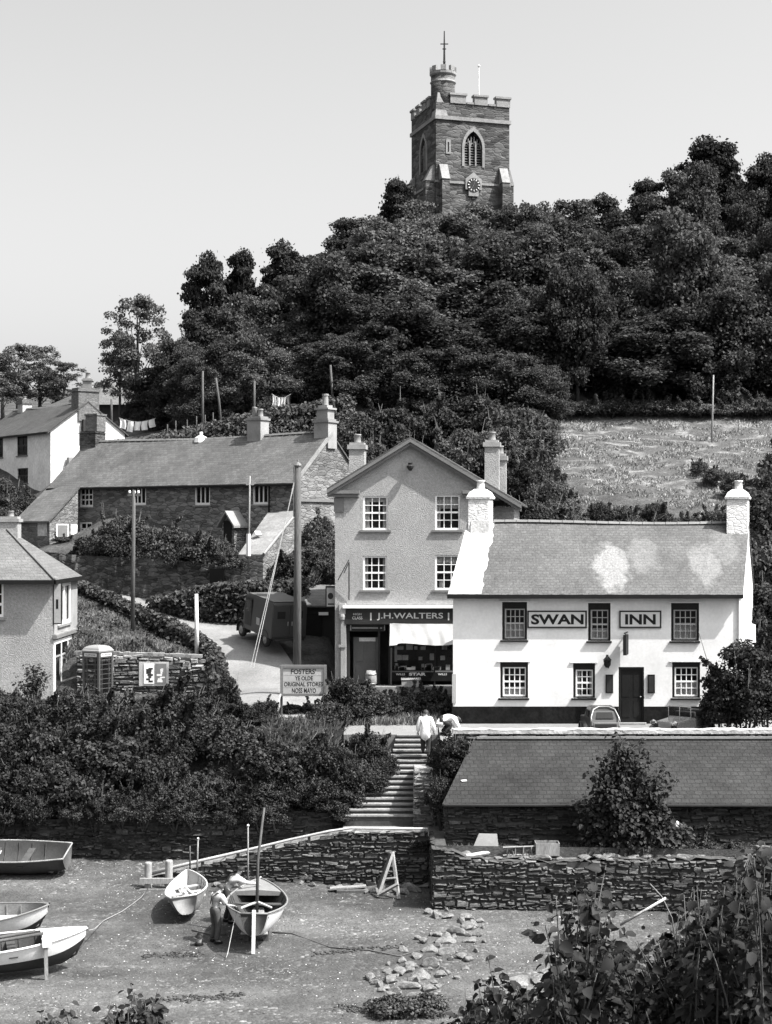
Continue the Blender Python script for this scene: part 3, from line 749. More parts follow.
def sash(f, parent, u0, u1, z0, z1, v, cols, rows, fm, stile=.06, barw=.028, sill=None, curtain=None, surround=None, meet=True, open_=0, label=None):
    """a window: frame with its bars, glass, curtain and sill"""
    if surround:
        m_, su, st, sb = surround
        mb = MB(f); mb.box(u0, u0+su, v-.05, v+.06, z0, z1); mb.box(u1-su, u1, v-.05, v+.06, z0, z1); mb.box(u0+su, u1-su, v-.05, v+.06, z1-st, z1); mb.box(u0+su, u1-su, v-.05, v+.06, z0, z0+sb)
        win = mb.build('window', m_, parent); u0 += su; u1 -= su; z1 -= st; z0 += sb
        v += .02
    else: win = None
    mb = MB(f)
    mb.box(u0, u0+stile, v-.03, v+.05, z0, z1); mb.box(u1-stile, u1, v-.03, v+.05, z0, z1)
    mb.box(u0+stile, u1-stile, v-.03, v+.05, z1-stile, z1); mb.box(u0+stile, u1-stile, v-.03, v+.05, z0, z0+stile*1.2)
    a, b, c, d = u0+stile, u1-stile, z0+stile*1.2, z1-stile
    for k in range(1, cols):
        x = a+(b-a)*k/cols; mb.box(x-barw/2, x+barw/2, v-.012, v+.03, c, d)
    for k in range(1, rows):
        z = c+(d-c)*k/rows; h = barw*.5 if not (meet and k == rows//2) else barw*1.1
        mb.box(a, b, v-(.018 if h > barw*.6 else .0145), v+.0315, z-h, z+h)
    if win is None: win = mb.build('window', fm, parent)
    else: mb.build('frame', fm, win)
    if label: win['label'] = label
    mb = MB(f); mb.face([(a-.01, v+.012, c-.01), (b+.01, v+.012, c-.01), (b+.01, v+.012, d+.01), (a-.01, v+.012, d+.01)]); mb.build('pane', M['glass'], win)
    mb = MB(f)
    for ca, cb, cc, cd in (curtain or []):
        n = 14
        def fn(s, t): return (a+(b-a)*(ca+(cb-ca)*s), v+.10+.025*math.sin(s*(cb-ca)*40), c+(d-c)*(cc+(cd-cc)*t))
        mb.grid(fn, n, 1)
    if curtain: mb.build('curtain', M['curtain'], win, True, recalc=False)
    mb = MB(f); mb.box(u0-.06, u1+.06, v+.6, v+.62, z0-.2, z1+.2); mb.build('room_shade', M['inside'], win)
    if sill:
        m_, pr, th, ov = sill
        mb = MB(f); mb.box(u0-ov-(surround[1] if surround else 0), u1+ov+(surround[1] if surround else 0), -pr, .04, z0-th-(surround[3] if surround else 0), z0-(surround[3] if surround else 0)-.003); mb.build('sill', m_, win)
    return win
def chimney(f, parent, u, v, z0, z1, wu, wv, m_, capm=None, pots=((0, .35, .13),), potm=None, cap=.12, dome=False, name='chimney'):
    mb = MB(f)
    mb.box(u-wu/2, u+wu/2, v-wv/2, v+wv/2, z0, z1)
    c = mb.build(name, m_, parent)
    mb = MB(f)
    if dome:
        def q(s, z): return [(u-wu/2*s, v-wv/2*s, z), (u+wu/2*s, v-wv/2*s, z), (u+wu/2*s, v+wv/2*s, z), (u-wu/2*s, v+wv/2*s, z)]
        mb.hexa(q(1.16, z1+.002), q(1.2, z1+.09)); mb.hexa(q(1.14, z1+.09), q(.92, z1+.27)); mb.hexa(q(.92, z1+.27), q(.5, z1+.40)); top = z1+.40
    else:
        mb.box(u-wu/2-.07, u+wu/2+.07, v-wv/2-.07, v+wv/2+.07, z1+.002, z1+cap); mb.box(u-wu/2+.02, u+wu/2-.02, v-wv/2+.02, v+wv/2-.02, z1+cap, z1+cap+.1); top = z1+cap+.1
    mb.build('chimney_cap', capm or m_, c)
    for du, h, r in pots:
        mb = MB(f); mb.lathe((u+du, v, top), [(r*1.1, -.02), (r, .03), (r*.85, h*.8), (r*1.02, h*.85), (r*1.02, h), (r*.7, h), (r*.7, h*.7)], 12); mb.build('chimney_pot', potm or M['pot'], c, True)
    return c

# ------------------------------------------------------------------ low slate shed and the white coped wall above it
SH = thing('slate_shed', 'low rubble shed with a long slate roof below the forecourt wall', 'shed', (6, 53, 2.1))
ZE, ZR = 3.36, 5.0
mb = MB(); rn = random.Random(12)
def fn(a, b): return (1.92+14*a, 53.0+rn.uniform(-.05, .05), 2.0+1.3*b)
stone_face(mb, lambda u, v, z: (u, 53+v, z), 14, lambda u: 1.85, lambda u: 3.3, 12, u0=1.92)
mb.m = 1; mb.box(1.96, 15.9, 53.07, 53.4, 1.7, 3.3); mb.m = 0
stone_face(mb, lambda u, v, z: (1.92+1.28*u/3.5+v, 53+u, z), 3.5, lambda u: 2.1, lambda u: 3.2+1.6*u/3.5, 15)
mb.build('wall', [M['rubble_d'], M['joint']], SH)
mb = MB(); mb.hexa([(1.86, 52.75, ZE-.05), (16.2, 52.75, ZE-.05), (17.4, 56.55, ZR-.05), (3.1, 56.55, ZR-.05)], [(1.86, 52.75, ZE+.02), (16.2, 52.75, ZE+.02), (17.4, 56.55, ZR+.02), (3.1, 56.55, ZR+.02)])
rf = mb.build('roof', M['slate_s'], SH)
mb = MB(); mb.box(3.2, 17.3, 56.42, 56.6, ZR+.03, ZR+.10); mb.build('flashing', M['concrete'], rf)
mb = MB(); mb.tube([(1.9, 52.7, ZE-.03), (16.1, 52.7, ZE-.05)], .045, 6); mb.build('gutter', M['dark'], SH)
for px, py, a in ((464, 779, .5),):
    d = 52.75+3.8*(803-py)/72; z = ZE+(ZR-ZE)*(d-52.75)/3.8
    mb = MB(); mb.obox((PX(px, d), d, z+.035), (.22, .10, .012), (.41, 0, a)); mb.build('pale_slate_repair', M['wdirty'], rf)
rough = rough_wall('forecourt_wall', 'low wall with whitewashed coping along the forecourt edge above the slate shed', 2.4, 18, lambda x: 56.62, lambda x: 4.2, lambda x: 5.22, M['wdirty'], .32, seed=21, bulge=.02)
rough.data.materials[0] = M['wdirty']
mb = MB(); rn = random.Random(2)
def fn(a, b): return (2.35+15.7*a, 56.52+.52*b, 5.335+rn.uniform(-.02, .03))
g1 = mb.grid(fn, 60, 2); mb.box(2.35, 18.05, 56.52, 57.04, 5.2, 5.325); mb.build('coping', M['wdirty'], rough)

# ------------------------------------------------------------------ the white inn
s_ = FPX/62.0
F = Frame((PX(453, 62), 62, 0), (1, 0), (math.sin(R(17))/math.cos(R(17)), 1))
iu = lambda px: (px-453)/s_
iz = lambda py: CAMZ-(py-CY)/s_
IW = iu(742); IE = iz(592)
M['chim_w'] = stone('limewashed_chimney', .52, .60, 3.6, 2.2, .88, .3, .10)
INN = thing('inn', 'long white two storey inn with black window surrounds and slate roof beside the forecourt', 'inn', (PX(597, 62), 62, 4.9))
rects = {}
up = [(502, 527, 602, 640), (588, 610.5, 603, 641), (671, 699, 603, 641)]
lo = [(500, 528, 662, 698), (573, 595, 663, 698), (672, 700, 662, 698)]
door = (618.5, 644, 667, 721)
holes = [(iu(a), iu(b), iz(d), iz(c)) for a, b, c, d in up+lo]
dh = (iu(door[0]), iu(door[1]), 4.93, iz(door[2]))
# right-hand side of the roofless front wall, then gable and back
mb = MB(F); holes_wall(mb, 0, IW, 4.4, IE+.02, holes+[dh], .16)
HD = 2.75; IR = iz(524)-.0
zr = 12.65
mb.face([(IW, 0, 4.4), (IW, 2*HD, 4.4), (IW, 2*HD, IE), (IW, HD, zr-.08), (IW, 0, IE)])
mb.face([(0, 0, 4.4), (0, 0, IE), (0, HD, zr-.08), (0, 2*HD, IE), (0, 2*HD, 4.4)])
mb.face([(0, 2*HD, 4.4), (IW, 2*HD, 4.4), (IW, 2*HD, IE), (0, 2*HD, IE)])
mb.build('wall', M['white'], INN, recalc=False)
# stepped buttress of the right gable
mb = MB(F); mb.hexa([(IW+.003, .9, 4.4), (IW+.42, .9, 4.4), (IW+.42, 2.2, 4.4), (IW+.003, 2.2, 4.4)], [(IW+.003, .9, 8.7), (IW+.36, .9, 8.6), (IW+.36, 2.2, 8.6), (IW+.003, 2.2, 8.7)]); mb.build('buttress', M['white'], INN)
mb = MB(F)
for a, b in ((0, dh[0]), (dh[1], IW)): mb.box(a-(.03 if a == 0 else 0), b+(.03 if b == IW else 0), -.035, .02, 4.4, iz(706.5))
mb.build('plinth', M['plinth'], INN)
# roof: patched slates; limewash over the left verge
patch = [(PX(605, 63.4)-INN.location.x+.2, iz(563)-4.9-.2, .78, 1.0, .36), (PX(640, 63.6)-INN.location.x+.1, iz(555)-4.9, .7, .8, .16), (PX(700, 63.6)-INN.location.x+.1, iz(562)-4.9-.1, .7, .85, .22), (PX(722, 63.6)-INN.location.x+.1, iz(548)-4.9, .6, .8, .14)]
M['slate_inn'] = slate('inn_slate_limewashed', .085, (1, 0), 1.5, .14, .24, .15, patch=patch, stain=.25, mort=.8)
rn = random.Random(4)
mb = MB(F)
def roofp(a, b, lift=0):
    return (-.08+(IW+.14)*a, -.26+(HD+.26)*b, IE-.14+(zr-IE+.14)*b+lift+.05*math.sin(a*6.0+.6)*b)
nU, nV = 60, 14
jit = [[rn.uniform(-.012, .012) for _ in range(nV+1)] for _ in range(nU+1)]
mb.grid(lambda a, b: roofp(a, b, jit[int(a*nU+.5)][int(b*nV+.5)]+.05), nU, nV)
mb.hexa([roofp(0, 0, -.04), roofp(1, 0, -.04), roofp(1, 1, -.04), roofp(0, 1, -.04)], [roofp(0, 0, .02), roofp(1, 0, .02), roofp(1, 1, .02), roofp(0, 1, .02)])
mb.hexa([(-.08, 2*HD+.2, IE-.14), (IW+.06, 2*HD+.2, IE-.14), (IW+.06, HD, zr-.04), (-.08, HD, zr-.04)], [(-.08, 2*HD+.2, IE-.06), (IW+.06, 2*HD+.2, IE-.06), (IW+.06, HD, zr+.05), (-.08, HD, zr+.05)])
RF = mb.build('roof', M['slate_inn'], INN)
mb = MB(F)
nP = 24
for k in range(nP):
    b0, b1 = k/nP, (k+1)/nP
    ww = lambda q: .107-.012*q/nP+.004*math.sin(q*.8)+.003*math.sin(q*2.3+1)
    w0, w1 = ww(k), ww(k+1)
    a_ = [roofp(-.004, b0, .063), roofp(w0, b0, .060), roofp(w1, b1, .060), roofp(-.004, b1, .063)]
    c_ = [(p[0], p[1], p[2]+(.028 if q_ in (0, 3) else .016)) for q_, p in enumerate(a_)]
    mb.hexa(a_, c_)
mb.build('limewashed_verge', M['wdirty'], RF)
mb = MB(F)
for k in range(22):
    a0, a1 = .09+.9*k/22, .09+.9*(k+1)/22-.002
    p, q = roofp(a0, 1), roofp(a1, 1)
    mb.hexa([(p[0], p[1]-.13, p[2]+.03), (q[0], q[1]-.13, q[2]+.03), (q[0], q[1]+.13, q[2]+.03), (p[0], p[1]+.13, p[2]+.03)], [(p[0], p[1]-.04, p[2]+.13), (q[0], q[1]-.04, q[2]+.12), (q[0], q[1]+.04, q[2]+.12), (p[0], p[1]+.04, p[2]+.13)])
mb.build('ridge_tiles', M['lead'], RF)
mb = MB(F); mb.box(-.12, IW+.08, -.40, -.27, IE-.24, IE-.09); mb.box(-.05, IW+.03, -.268, -.005, IE-.20, IE-.16); mb.build('gutter', M['black'], INN)
chimney(F, INN, .42, HD-.1, zr-1.6, iz(499)+.05, .82, .7, M['chim_w'], M['chim_w'], ((0, .36, .17),), M['chim_w'], dome=True)
mb = MB(F); mb.hexa([(.1, HD-.62, zr-1.1), (.85, HD-.62, zr-1.1), (.85, HD+.3, zr-1.1), (.1, HD+.3, zr-1.1)], [(.12, HD-.46, zr+.12), (.83, HD-.46, zr+.12), (.83, HD+.3, zr+.12), (.12, HD+.3, zr+.12)]); mb.build('chimney_base', M['wdirty'], INN)
chimney(F, INN, IW-.38, HD-.1, zr-2.0, iz(507)+.35, .84, .8, M['chim_w'], M['chim_w'], ((.02, .36, .17),), M['chim_w'], dome=True)
# windows
for k, (a, b, c, d) in enumerate(up+lo):
    cu = [[(0, 1, 0, .45)], [(0, 1, 0, .35)], [(0, 1, 0, .55)], [(0, 1, .0, .3)], [(0, .18, 0, 1), (.82, 1, 0, 1)], [(0, 1, 0, .45)]][k]
    sash(F, INN, iu(a), iu(b), iz(d), iz(c), .09, 4 if k in (0, 2, 3, 5) else 3, 4, M['wpaint'] if k > 2 else M['greypaint'], .05, .03, sill=(M['black'], .09, .07, .05), curtain=cu, surround=(M['black'], .09, .26 if k not in (3, 5) else .2, .06), open_=0)
for (a, b, c, d) in lo+up:
    mb = MB(F); mb.box(iu(a)-.1, iu(b)+.1, -.05, -.004, iz(c)+.003, iz(c)+.05); mb.build('drip_mould', M['white'], INN)
# door
mb = MB(F)
mb.box(dh[0], dh[0]+.07, .02, .12, dh[2], dh[3]); mb.box(dh[1]-.07, dh[1], .02, .12, dh[2], dh[3]); mb.box(dh[0]+.07, dh[1]-.07, .02, .12, dh[3]-.09, dh[3])
mb.box(dh[0]+.07, dh[1]-.07, .08, .12, dh[2], dh[3]-.09)
for a, b, c, d in ((.13, .42, .2, .85), (.57, .86, .2, .85), (.13, .42, 1.0, 1.85), (.57, .86, 1.0, 1.85)):
    mb.box(dh[0]+a, dh[0]+b, .068, .0795, dh[2]+c, dh[2]+d)
DR = mb.build('door', M['black'], INN)
mb = MB(F); mb.lathe((dh[0]+.85, .05, dh[2]+1.0), [(.01, -.03), (.035, -.01), (.035, .01), (.01, .03)], 8); mb.build('handle', M['metal'], DR)
mb = MB(F); mb.box(dh[0]-.1, dh[1]+.1, -.3, -.04, 4.75, 4.95); mb.build('doorstep', M['concrete'], INN)
# name boards
def board(a, b, c, d, txt, ta, tb):
    u0, u1, z0, z1 = iu(a), iu(b), iz(d), iz(c)
    mb = MB(F); mb.box(u0, u1, -.06, -.005, z0, z1); bd = mb.build('name_board', M['dark'], INN)
    mb = MB(F); mb.box(u0+.06, u1-.06, -.075, -.0605, z0+.06, z1-.06); mb.build('board_face', M['board'], bd)
    mb = MB(F); letter(mb, txt, iu(ta), iu(tb), z0+.14, z1-.14, -.08, .035); mb.build('lettering', M['black'], bd, recalc=False)
M['board'] = mat('pale_board', .48, .7, .06, 1, 20, .05, .05, 30)
board(527.7, 587, 610.5, 628, 'SWAN', 531.5, 584)
board(619.5, 661.5, 610.5, 628, 'INN', 625.5, 656)
# hanging lantern and bracket sign, side panels
lb = None
def inn_part(name, m_, build, parent=None):
    mb = MB(F); build(mb); return mb.build(name, m_, parent or INN)
pb = inn_part('bracket_sign', M['black'], lambda b: (b.tube([(iu(627.5), 0, iz(632)), (iu(627.5), -.75, iz(632))], .025, 6), b.tube([(iu(627.5), 0, iz(645)), (iu(627.5), -.5, iz(632))], .015, 6), b.box(iu(626), iu(629), -.72, -.12, iz(654), iz(634))))
inn_part('sign_frame', M['metal'], lambda b: b.box(iu(625.6), iu(625.95), -.66, -.18, iz(652), iz(636)), pb)
ln = inn_part('lantern', M['black'], lambda b: (b.tube([(iu(608.5), 0, iz(668)), (iu(608.5), -.28, iz(666))], .02, 6), b.lathe((iu(608.5), -.28, iz(667)), [(.06, 0), (.13, .1), (.15, .28), (.17, .30), (.06, .42), (.04, .5)], 8)))
inn_part('lantern_glass', M['glass'], lambda b: b.lathe((iu(608.5), -.28, iz(667)), [(.128, .115), (.152, .27)], 8), ln)
for a, b in ((605.8, 613.2), (647.8, 655)):
    nb = inn_part('notice_case', M['black'], lambda q: q.box(iu(a), iu(b), -.06, -.004, iz(693), iz(674.5)))
    inn_part('notice_glass', M['dark'], lambda q: q.box(iu(a)+.05, iu(b)-.05, -.066, -.0605, iz(692), iz(676)), nb)
inn_part('downpipe', M['wpaint'], lambda q: q.tube([(IW-.1, -.05, IE-.2), (IW-.1, -.05, 4.6)], .035, 8))
# small noticeboard fixed on the inn's left corner
inn_part('corner_notice', M['greypaint'], lambda q: q.box(-.02, .13, -.05, -.003, iz(703), iz(674)))
# ------------------------------------------------------------------ the tall grey shop
W0 = 69.0; s2 = FPX/W0
FW = Frame((PX(335, W0), W0, 0), (1, 0), (.12, 1))
wu = lambda px: (px-335)/s2
wz = lambda py: CAMZ-(py-CY)/s2
SHOP = thing('shop_building', 'tall grey rendered shop with a pediment gable and dark shop front', 'shop', (PX(411, W0), W0, 5.7))
WW = wu(487); DEP = 8.0
ze = wz(490); za = wz(441.5); ua = wu(411)
win = [(363, 388, 496, 530), (435, 460, 495, 530), (363, 387, 556, 590), (435, 460, 555, 590)]
wh = [(wu(a), wu(b), wz(d), wz(c)) for a, b, c, d in win]
sf = (wu(346.5), wu(480), 5.6, wz(605))
mb = MB(FW); holes_wall(mb, 0, WW, 5.2, ze, wh+[sf], .14)
mb.face([(0, 0, ze), (WW, 0, ze), (ua, 0, za)])
mb.face([(0, 0, 5.2), (0, 0, ze), (0, DEP, ze), (0, DEP, 5.2)])
mb.face([(WW, 0, 5.2), (WW, DEP, 5.2), (WW, DEP, ze), (WW, 0, ze)])
mb.face([(0, DEP, 5.2), (0, DEP, ze), (ua, DEP, za), (WW, DEP, ze), (WW, DEP, 5.2)])
mb.build('wall', M['render'], SHOP)
# side wing under the long right-hand roof slope
mb = MB(FW); mb.box(WW+.003, wu(513), 1.2, DEP-.3, 5.2, wz(503)-.15); mb.build('side_wing', M['render'], SHOP)
# roof
k_l = (za-ze)/(ua+.12); k_r = (za-ze)/(WW-ua+.12)
def slope(u):
    return za+.12-(ua-u)*k_l if u < ua else za+.12-(u-ua)*k_r*.97
mb = MB(FW)
uL, uR = -.30, wu(521.5)
for a, b in ((uL, ua), (ua, uR)):
    mb.hexa([(a, -.30, slope(a)-.02), (b, -.30, slope(b)-.02), (b, DEP+.2, slope(b)-.02), (a, DEP+.2, slope(a)-.02)], [(a, -.30, slope(a)+.07), (b, -.30, slope(b)+.07), (b, DEP+.2, slope(b)+.07), (a, DEP+.2, slope(a)+.07)])
RF2 = mb.build('roof', M['slate_d'], SHOP)
mb = MB(FW)
for a, b in ((uL, ua), (ua, uR)):
    for (t0, t1, y0, y1) in ((-.30, -.022, -.27, -.10), (-.16, -.022, -.36, -.272)):
        mb.hexa([(a, y0, slope(a)+t0), (b, y0, slope(b)+t0), (b, y1, slope(b)+t0), (a, y1, slope(a)+t0)], [(a, y0, slope(a)+t1), (b, y0, slope(b)+t1), (b, y1, slope(b)+t1), (a, y1, slope(a)+t1)])
mb.build('bargeboard', M['greytrim'], SHOP)
mb = MB(FW)
for a, b in ((-.30, wu(360)), (wu(463), wu(489))):
    mb.box(a, b, -.26, -.004, ze-.16, ze-.02); mb.box(a+.03, b-.03, -.17, -.0045, ze-.30, ze-.165)
mb.build('cornice_return', M['greytrim'], SHOP)
mb = MB(FW); mb.box(.0-.04, wu(344), -.06, -.003, ze-.95, ze-.32); mb.build('corner_pilaster_cap', M['greytrim'], SHOP)
mb = MB(FW); mb.tube([(ua, 0, wz(466)), (ua, -.3, wz(465))], .03, 6); mb.lathe((ua, -.3, wz(471)), [(.05, 0), (.14, .12), (.16, .2), (.08, .26), (.1, .34)], 10); mb.build('gable_lamp', M['dark'], SHOP)
# chimneys
chimney(FW, SHOP, wu(350.5)+.0, 2.2, wz(490), wz(447), .68, .6, M['render'], M['stucco'], ((0, .38, .16),), M['pot'], cap=.2)
chimney(FW, SHOP, wu(491), .9, wz(500), wz(446), .62, .6, M['render'], M['stucco'], ((0, .36, .16),), M['pot'], cap=.2)
chimney(FW, SHOP, wu(503)-.25, 2.6, wz(505), wz(458), .55, .6, M['render'], M['stucco'], ((0, .36, .16),), M['pot'], cap=.2)
# windows
for k, (a, b, c, d) in enumerate(wh):
    cu = [[(0, .2, 0, 1), (.82, 1, 0, 1), (0, 1, .86, 1)], [(0, 1, .62, 1), (0, .16, 0, 1)], [(0, .14, 0, 1), (.86, 1, 0, 1)], [(0, 1, .8, 1), (.1, .35, 0, .25)]][k]
    sash(FW, SHOP, a, b, c, d, .08, 3, 4, M['wpaint'], .075, .035, sill=(M['greytrim'], .09, .09, .14), curtain=cu)
# shop front
mb = MB(FW)
fz = wz(605); fb = wz(624)
mb.box(sf[0]-.05, sf[1]+.05, -.22, -.005, fb, fz-.13); mb.build('fascia', M['dark'], SHOP); fas = kids(SHOP)[-1]
mb = MB(FW); mb.box(sf[0]-.12, WW+.0, -.34, -.004, fz-.125, fz-.02); mb.build('fascia_cornice', M['wpaint'], SHOP)
mb = MB(FW)
letter(mb, 'J.H.WALTERS', wu(377.5), wu(443.5), wz(620), wz(612.5), -.226, .012)
for px in (371.5, 449): mb.box(wu(px)-.03, wu(px)+.03, -.226, -.2205, wz(620), wz(612.5))
letter(mb, 'HIGH', wu(354), wu(362), wz(615), wz(612.8), -.226, .0); letter(mb, 'CLASS', wu(353), wu(363), wz(619), wz(616.2), -.226, .0)
mb.build('lettering', M['letter'] if 'letter' in M else M['greypaint'], fas, recalc=False)
mb = MB(FW); mb.box(wu(340), wu(346.3), -.26, -.004, wz(614), wz(603)); mb.lathe((wu(343), -.2, wz(613.5)), [(.10, -.25), (.13, -.12), (.12, 0)], 10); mb.build('console_bracket', M['greypaint'], SHOP)
mb = MB(FW); mb.box(wu(341.5), wu(346.4), -.2, -.004, 5.4, wz(616)); mb.box(wu(339.5), wu(346.6), -.24, -.003, wz(647), wz(644.5)); mb.build('pilaster', M['stucco'], SHOP)
mb = MB(FW); v = .5
mb.box(sf[0], sf[1], v+.9, v+.95, 5.4, fb); mb.box(sf[0], sf[1], .1, v+.9, fb-.06, fb-.005); mb.build('shop_interior', M['inside'], SHOP)
dz0 = 5.75
mb = MB(FW); mb.box(wu(349), wu(385), .02, .06, fb-.32, fb-.003); tr_ = mb.build('transom_board', M['dark'], SHOP)
mb = MB(FW); mb.box(wu(352), wu(382), .012, .0195, fb-.20, fb-.14); mb.box(wu(350), wu(351.2), .012, .0195, fb-.28, fb-.05); mb.box(wu(384), wu(385), .012, .0195, fb-.28, fb-.05); mb.build('transom_line', M['greypaint'], tr_)
mb = MB(FW)
du0, du1 = wu(352), wu(377)
mb.box(du0, du1, .42, .47, dz0, dz0+2.0)
for a, b, c, d in ((.12, .45, .15, .75), (.62, .95, .15, .75), (.12, .45, .95, 1.8), (.62, .95, .95, 1.8)): mb.box(du0+a, du0+b, .395, .4195, dz0+c, dz0+d)
dr = mb.build('door', M['doorp'], SHOP)
mb = MB(FW); mb.box(du0+.25, du1-.12, .41, .418, dz0+1.62+.2, dz0+1.9+.08); mb.build('door_plate', M['curtain'], dr)
mb = MB(FW)
for a, b in ((wu(347), wu(349.5)), (wu(378), wu(380)), (wu(388.5), wu(390.5)), (wu(434), wu(435.2))):
    mb = MB(FW); mb.box(a, b, .0, .12, 5.7, fb-.01); mb.build('shopfront_post', M['dark'], SHOP)
mb = MB(FW); mb.box(wu(390.6), wu(391.8), -.04, .12, 5.7, wz(648)); mb.build('window_jamb', M['greytrim'], SHOP)
mb = MB(FW); mb.box(wu(391.8), sf[1], .0, .14, wz(671)-.08, wz(671)); mb.build('shop_window_sill', M['greytrim'], SHOP)
mb = MB(FW); mb.face([(wu(391.8), .06, wz(671)), (sf[1], .06, wz(671)), (sf[1], .06, fb), (wu(391.8), .06, fb)]); mb.build('shop_window', M['glass'], SHOP); sw = kids(SHOP)[-1]
rn = random.Random(9); mb = MB(FW)
for k in range(26):
    u = rn.uniform(wu(394), wu(446)); z = wz(671)+rn.choice([.02, .02, .45, .9]); mb.box(u, u+rn.uniform(.1, .3), .25, .4, z, z+rn.uniform(.1, .3))
mb.box(wu(394), wu(396.5), .2, .22, wz(662), wz(646))
mb.build('window_display', M['curtain'], sw)
mb = MB(FW); mb.box(wu(390.5), sf[1], -.02, .02, wz(681), wz(672.2)); sr = mb.build('stall_riser', M['black'], SHOP)
mb = MB(FW); letter(mb, 'WILLS', wu(396), wu(405), wz(675.2), wz(673.2), -.024, .02); letter(mb, 'STAR', wu(409), wu(426), wz(675.6), wz(672.6), -.024, .05); letter(mb, 'CIGARETTES', wu(401), wu(421), wz(678.9), wz(677.1), -.024, .02)
letter(mb, 'WILLS', wu(438), wu(447), wz(675.2), wz(673.2), -.024, .02)
mb.build('lettering', M['wpaint'], sr, recalc=False)
# drooping white awning sheet
mb = MB(FW)
def fn(a, b):
    u = wu(390.5)+(wu(462)-wu(390.5))*a
    sag = .16*math.sin(a*math.pi*1.0)*0+.10*abs(math.sin(a*9))*(1-b*.4)
    z0_ = fb+.02-(.03 if a < .05 else 0); z1_ = wz(643)+(-.05 if a < .12 else 0)+.05*math.sin(a*7)
    return (u+.06*b*(1-a), -.24-.62*b**1.25+(.10*math.sin(a*15+b*5)+.05*math.sin(a*34-b*4))*(b*.7+.15), z0_+(z1_-z0_)*b-.09*math.sin(a*6+.5)*math.sin(b*3.1)+(.05*math.exp(-a*9)*(1-b)))
mb.grid(fn, 40, 12); aw = mb.build('awning', M['canvas'], SHOP, True, recalc=False)
mb = MB(FW); mb.box(sf[0]-.1, WW+.2, -.9, -.02, 5.3, 5.72); mb.build('shop_step', M['concrete'], SHOP)
# things by the shop door
bl = thing('barrel', 'small wooden barrel beside the shop door', 'barrel', (PX(371, 68.3), 68.3, 5.72))
mb = MB(); mb.lathe((PX(371, 68.3), 68.3, 5.72), [(.19, 0), (.24, .2), (.25, .33), (.24, .46), (.19, .68), (.17, .66)], 14); mb.build('staves', M['wood'], bl, True)
for z in (.1, .5):
    mb = MB(); mb.lathe((PX(371, 68.3), 68.3, 5.72+z), [(.232+.01*(z > .3), 0), (.247, .05)], 14); mb.build('hoop', M['metal'], bl, True)
bx = thing('wooden_box', 'pale wooden box on the step below the shop window', 'box', (PX(411, 68.2), 68.2, 5.72))
mb = MB(); c = bx.location; mb.box(c.x-.4, c.x+.4, c.y-.18, c.y+.18, c.z, c.z+.3); mb.build('box_sides', M['wood_l'], bx)
mb = MB(); mb.box(c.x-.42, c.x+.42, c.y-.2, c.y+.2, c.z+.302, c.z+.33); mb.build('lid', M['wood_l'], bx)
# projecting advert sign, lamp bracket on the left corner
hs = thing('hanging_sign', 'framed advertising board hanging off the left corner of the grey shop', 'sign', P(329, 607, 69.4))
mb = MB(); a = P(325.5, 608, 69.35); b = P(336, 586, 69.35); mb.box(a.x, b.x, 69.35, 69.45, a.z, b.z); mb.build('sign_frame', M['black'], hs)
mb = MB(); mb.box(a.x+.05, b.x-.04, 69.33, 69.3495, a.z+.07, b.z-.07); mb.build('sign_face', M['greypaint'], hs)
mb = MB(); c = P(330.5, 596, 69.32); mb.mesh([(math.cos(q*.393)*.12, 0, math.sin(q*.393)*.14) for q in range(16)], [tuple(range(16))], lambda q: (c.x+q[0], c.y, c.z+q[2])); mb.box(a.x+.1, b.x-.08, 69.325, 69.329, a.z+.14, a.z+.2); mb.build('sign_disc', M['dark'], hs)
wb = thing('wall_bracket', 'thin iron bracket with a stay on the shop wall above the fascia', 'bracket', P(349, 590, 68.8))
mb = MB(); p = P(349, 562, 68.7); mb.tube([P(349, 600, 68.95), p, P(344, 573, 68.4)], .025, 6); mb.tube([p+Vector((0, 0, .1)), P(338, 580, 68.95)], .02, 6); mb.build('iron_arm', M['dark'], wb)

# ------------------------------------------------------------------ garage behind the van
gd = 76.0
GA = thing('garage', 'low dark shed with a sloping grey roof tucked behind the van', 'shed', P(312, 650, gd))
c0 = PX(280, gd); c1 = PX(338, gd); zg = PZ(607, gd)
mb = MB(); mb.box(c0, c1, gd, gd+4, 6.3, zg); mb.build('wall', M['dark'], GA)
mb = MB(); y1 = gd+3.6; mb.hexa([(c0-.2, gd-.3, zg), (c1+.1, gd-.3, zg), (c1+.1, y1, PZ(586, y1)), (PX(305, y1), y1, PZ(586, y1))], [(c0-.2, gd-.3, zg+.08), (c1+.1, gd-.3, zg+.08), (c1+.1, y1, PZ(586, y1)+.08), (PX(305, y1), y1, PZ(586, y1)+.08)]); mb.build('roof', M['slate_h'], GA)
mb = MB(); mb.box(PX(292, gd), PX(322, gd), gd-.06, gd-.004, 6.6, zg-.3); mb.build('door', M['black'], GA)
lm = thing('enamel_lamp', 'white enamel lamp shade on a bracket beside the garage roof', 'lamp', P(306, 604, 75.2))
mb = MB(); mb.lathe(P(306, 604.5, 75.2), [(.26, 0), (.24, .03), (.08, .14), (.05, .24), (.01, .25)], 12); mb.build('lamp_shade', M['wpaint'], lm, True)
mb = MB(); mb.tube([P(306, 600, 75.2), P(306, 597, 75.3), P(309, 597, 75.9)], .02, 6); mb.build('lamp_arm', M['dark'], lm)
st = thing('strip_lamp', 'small white strip lamp on the dark wall behind the shop corner', 'lamp', P(323, 614, 75.6))
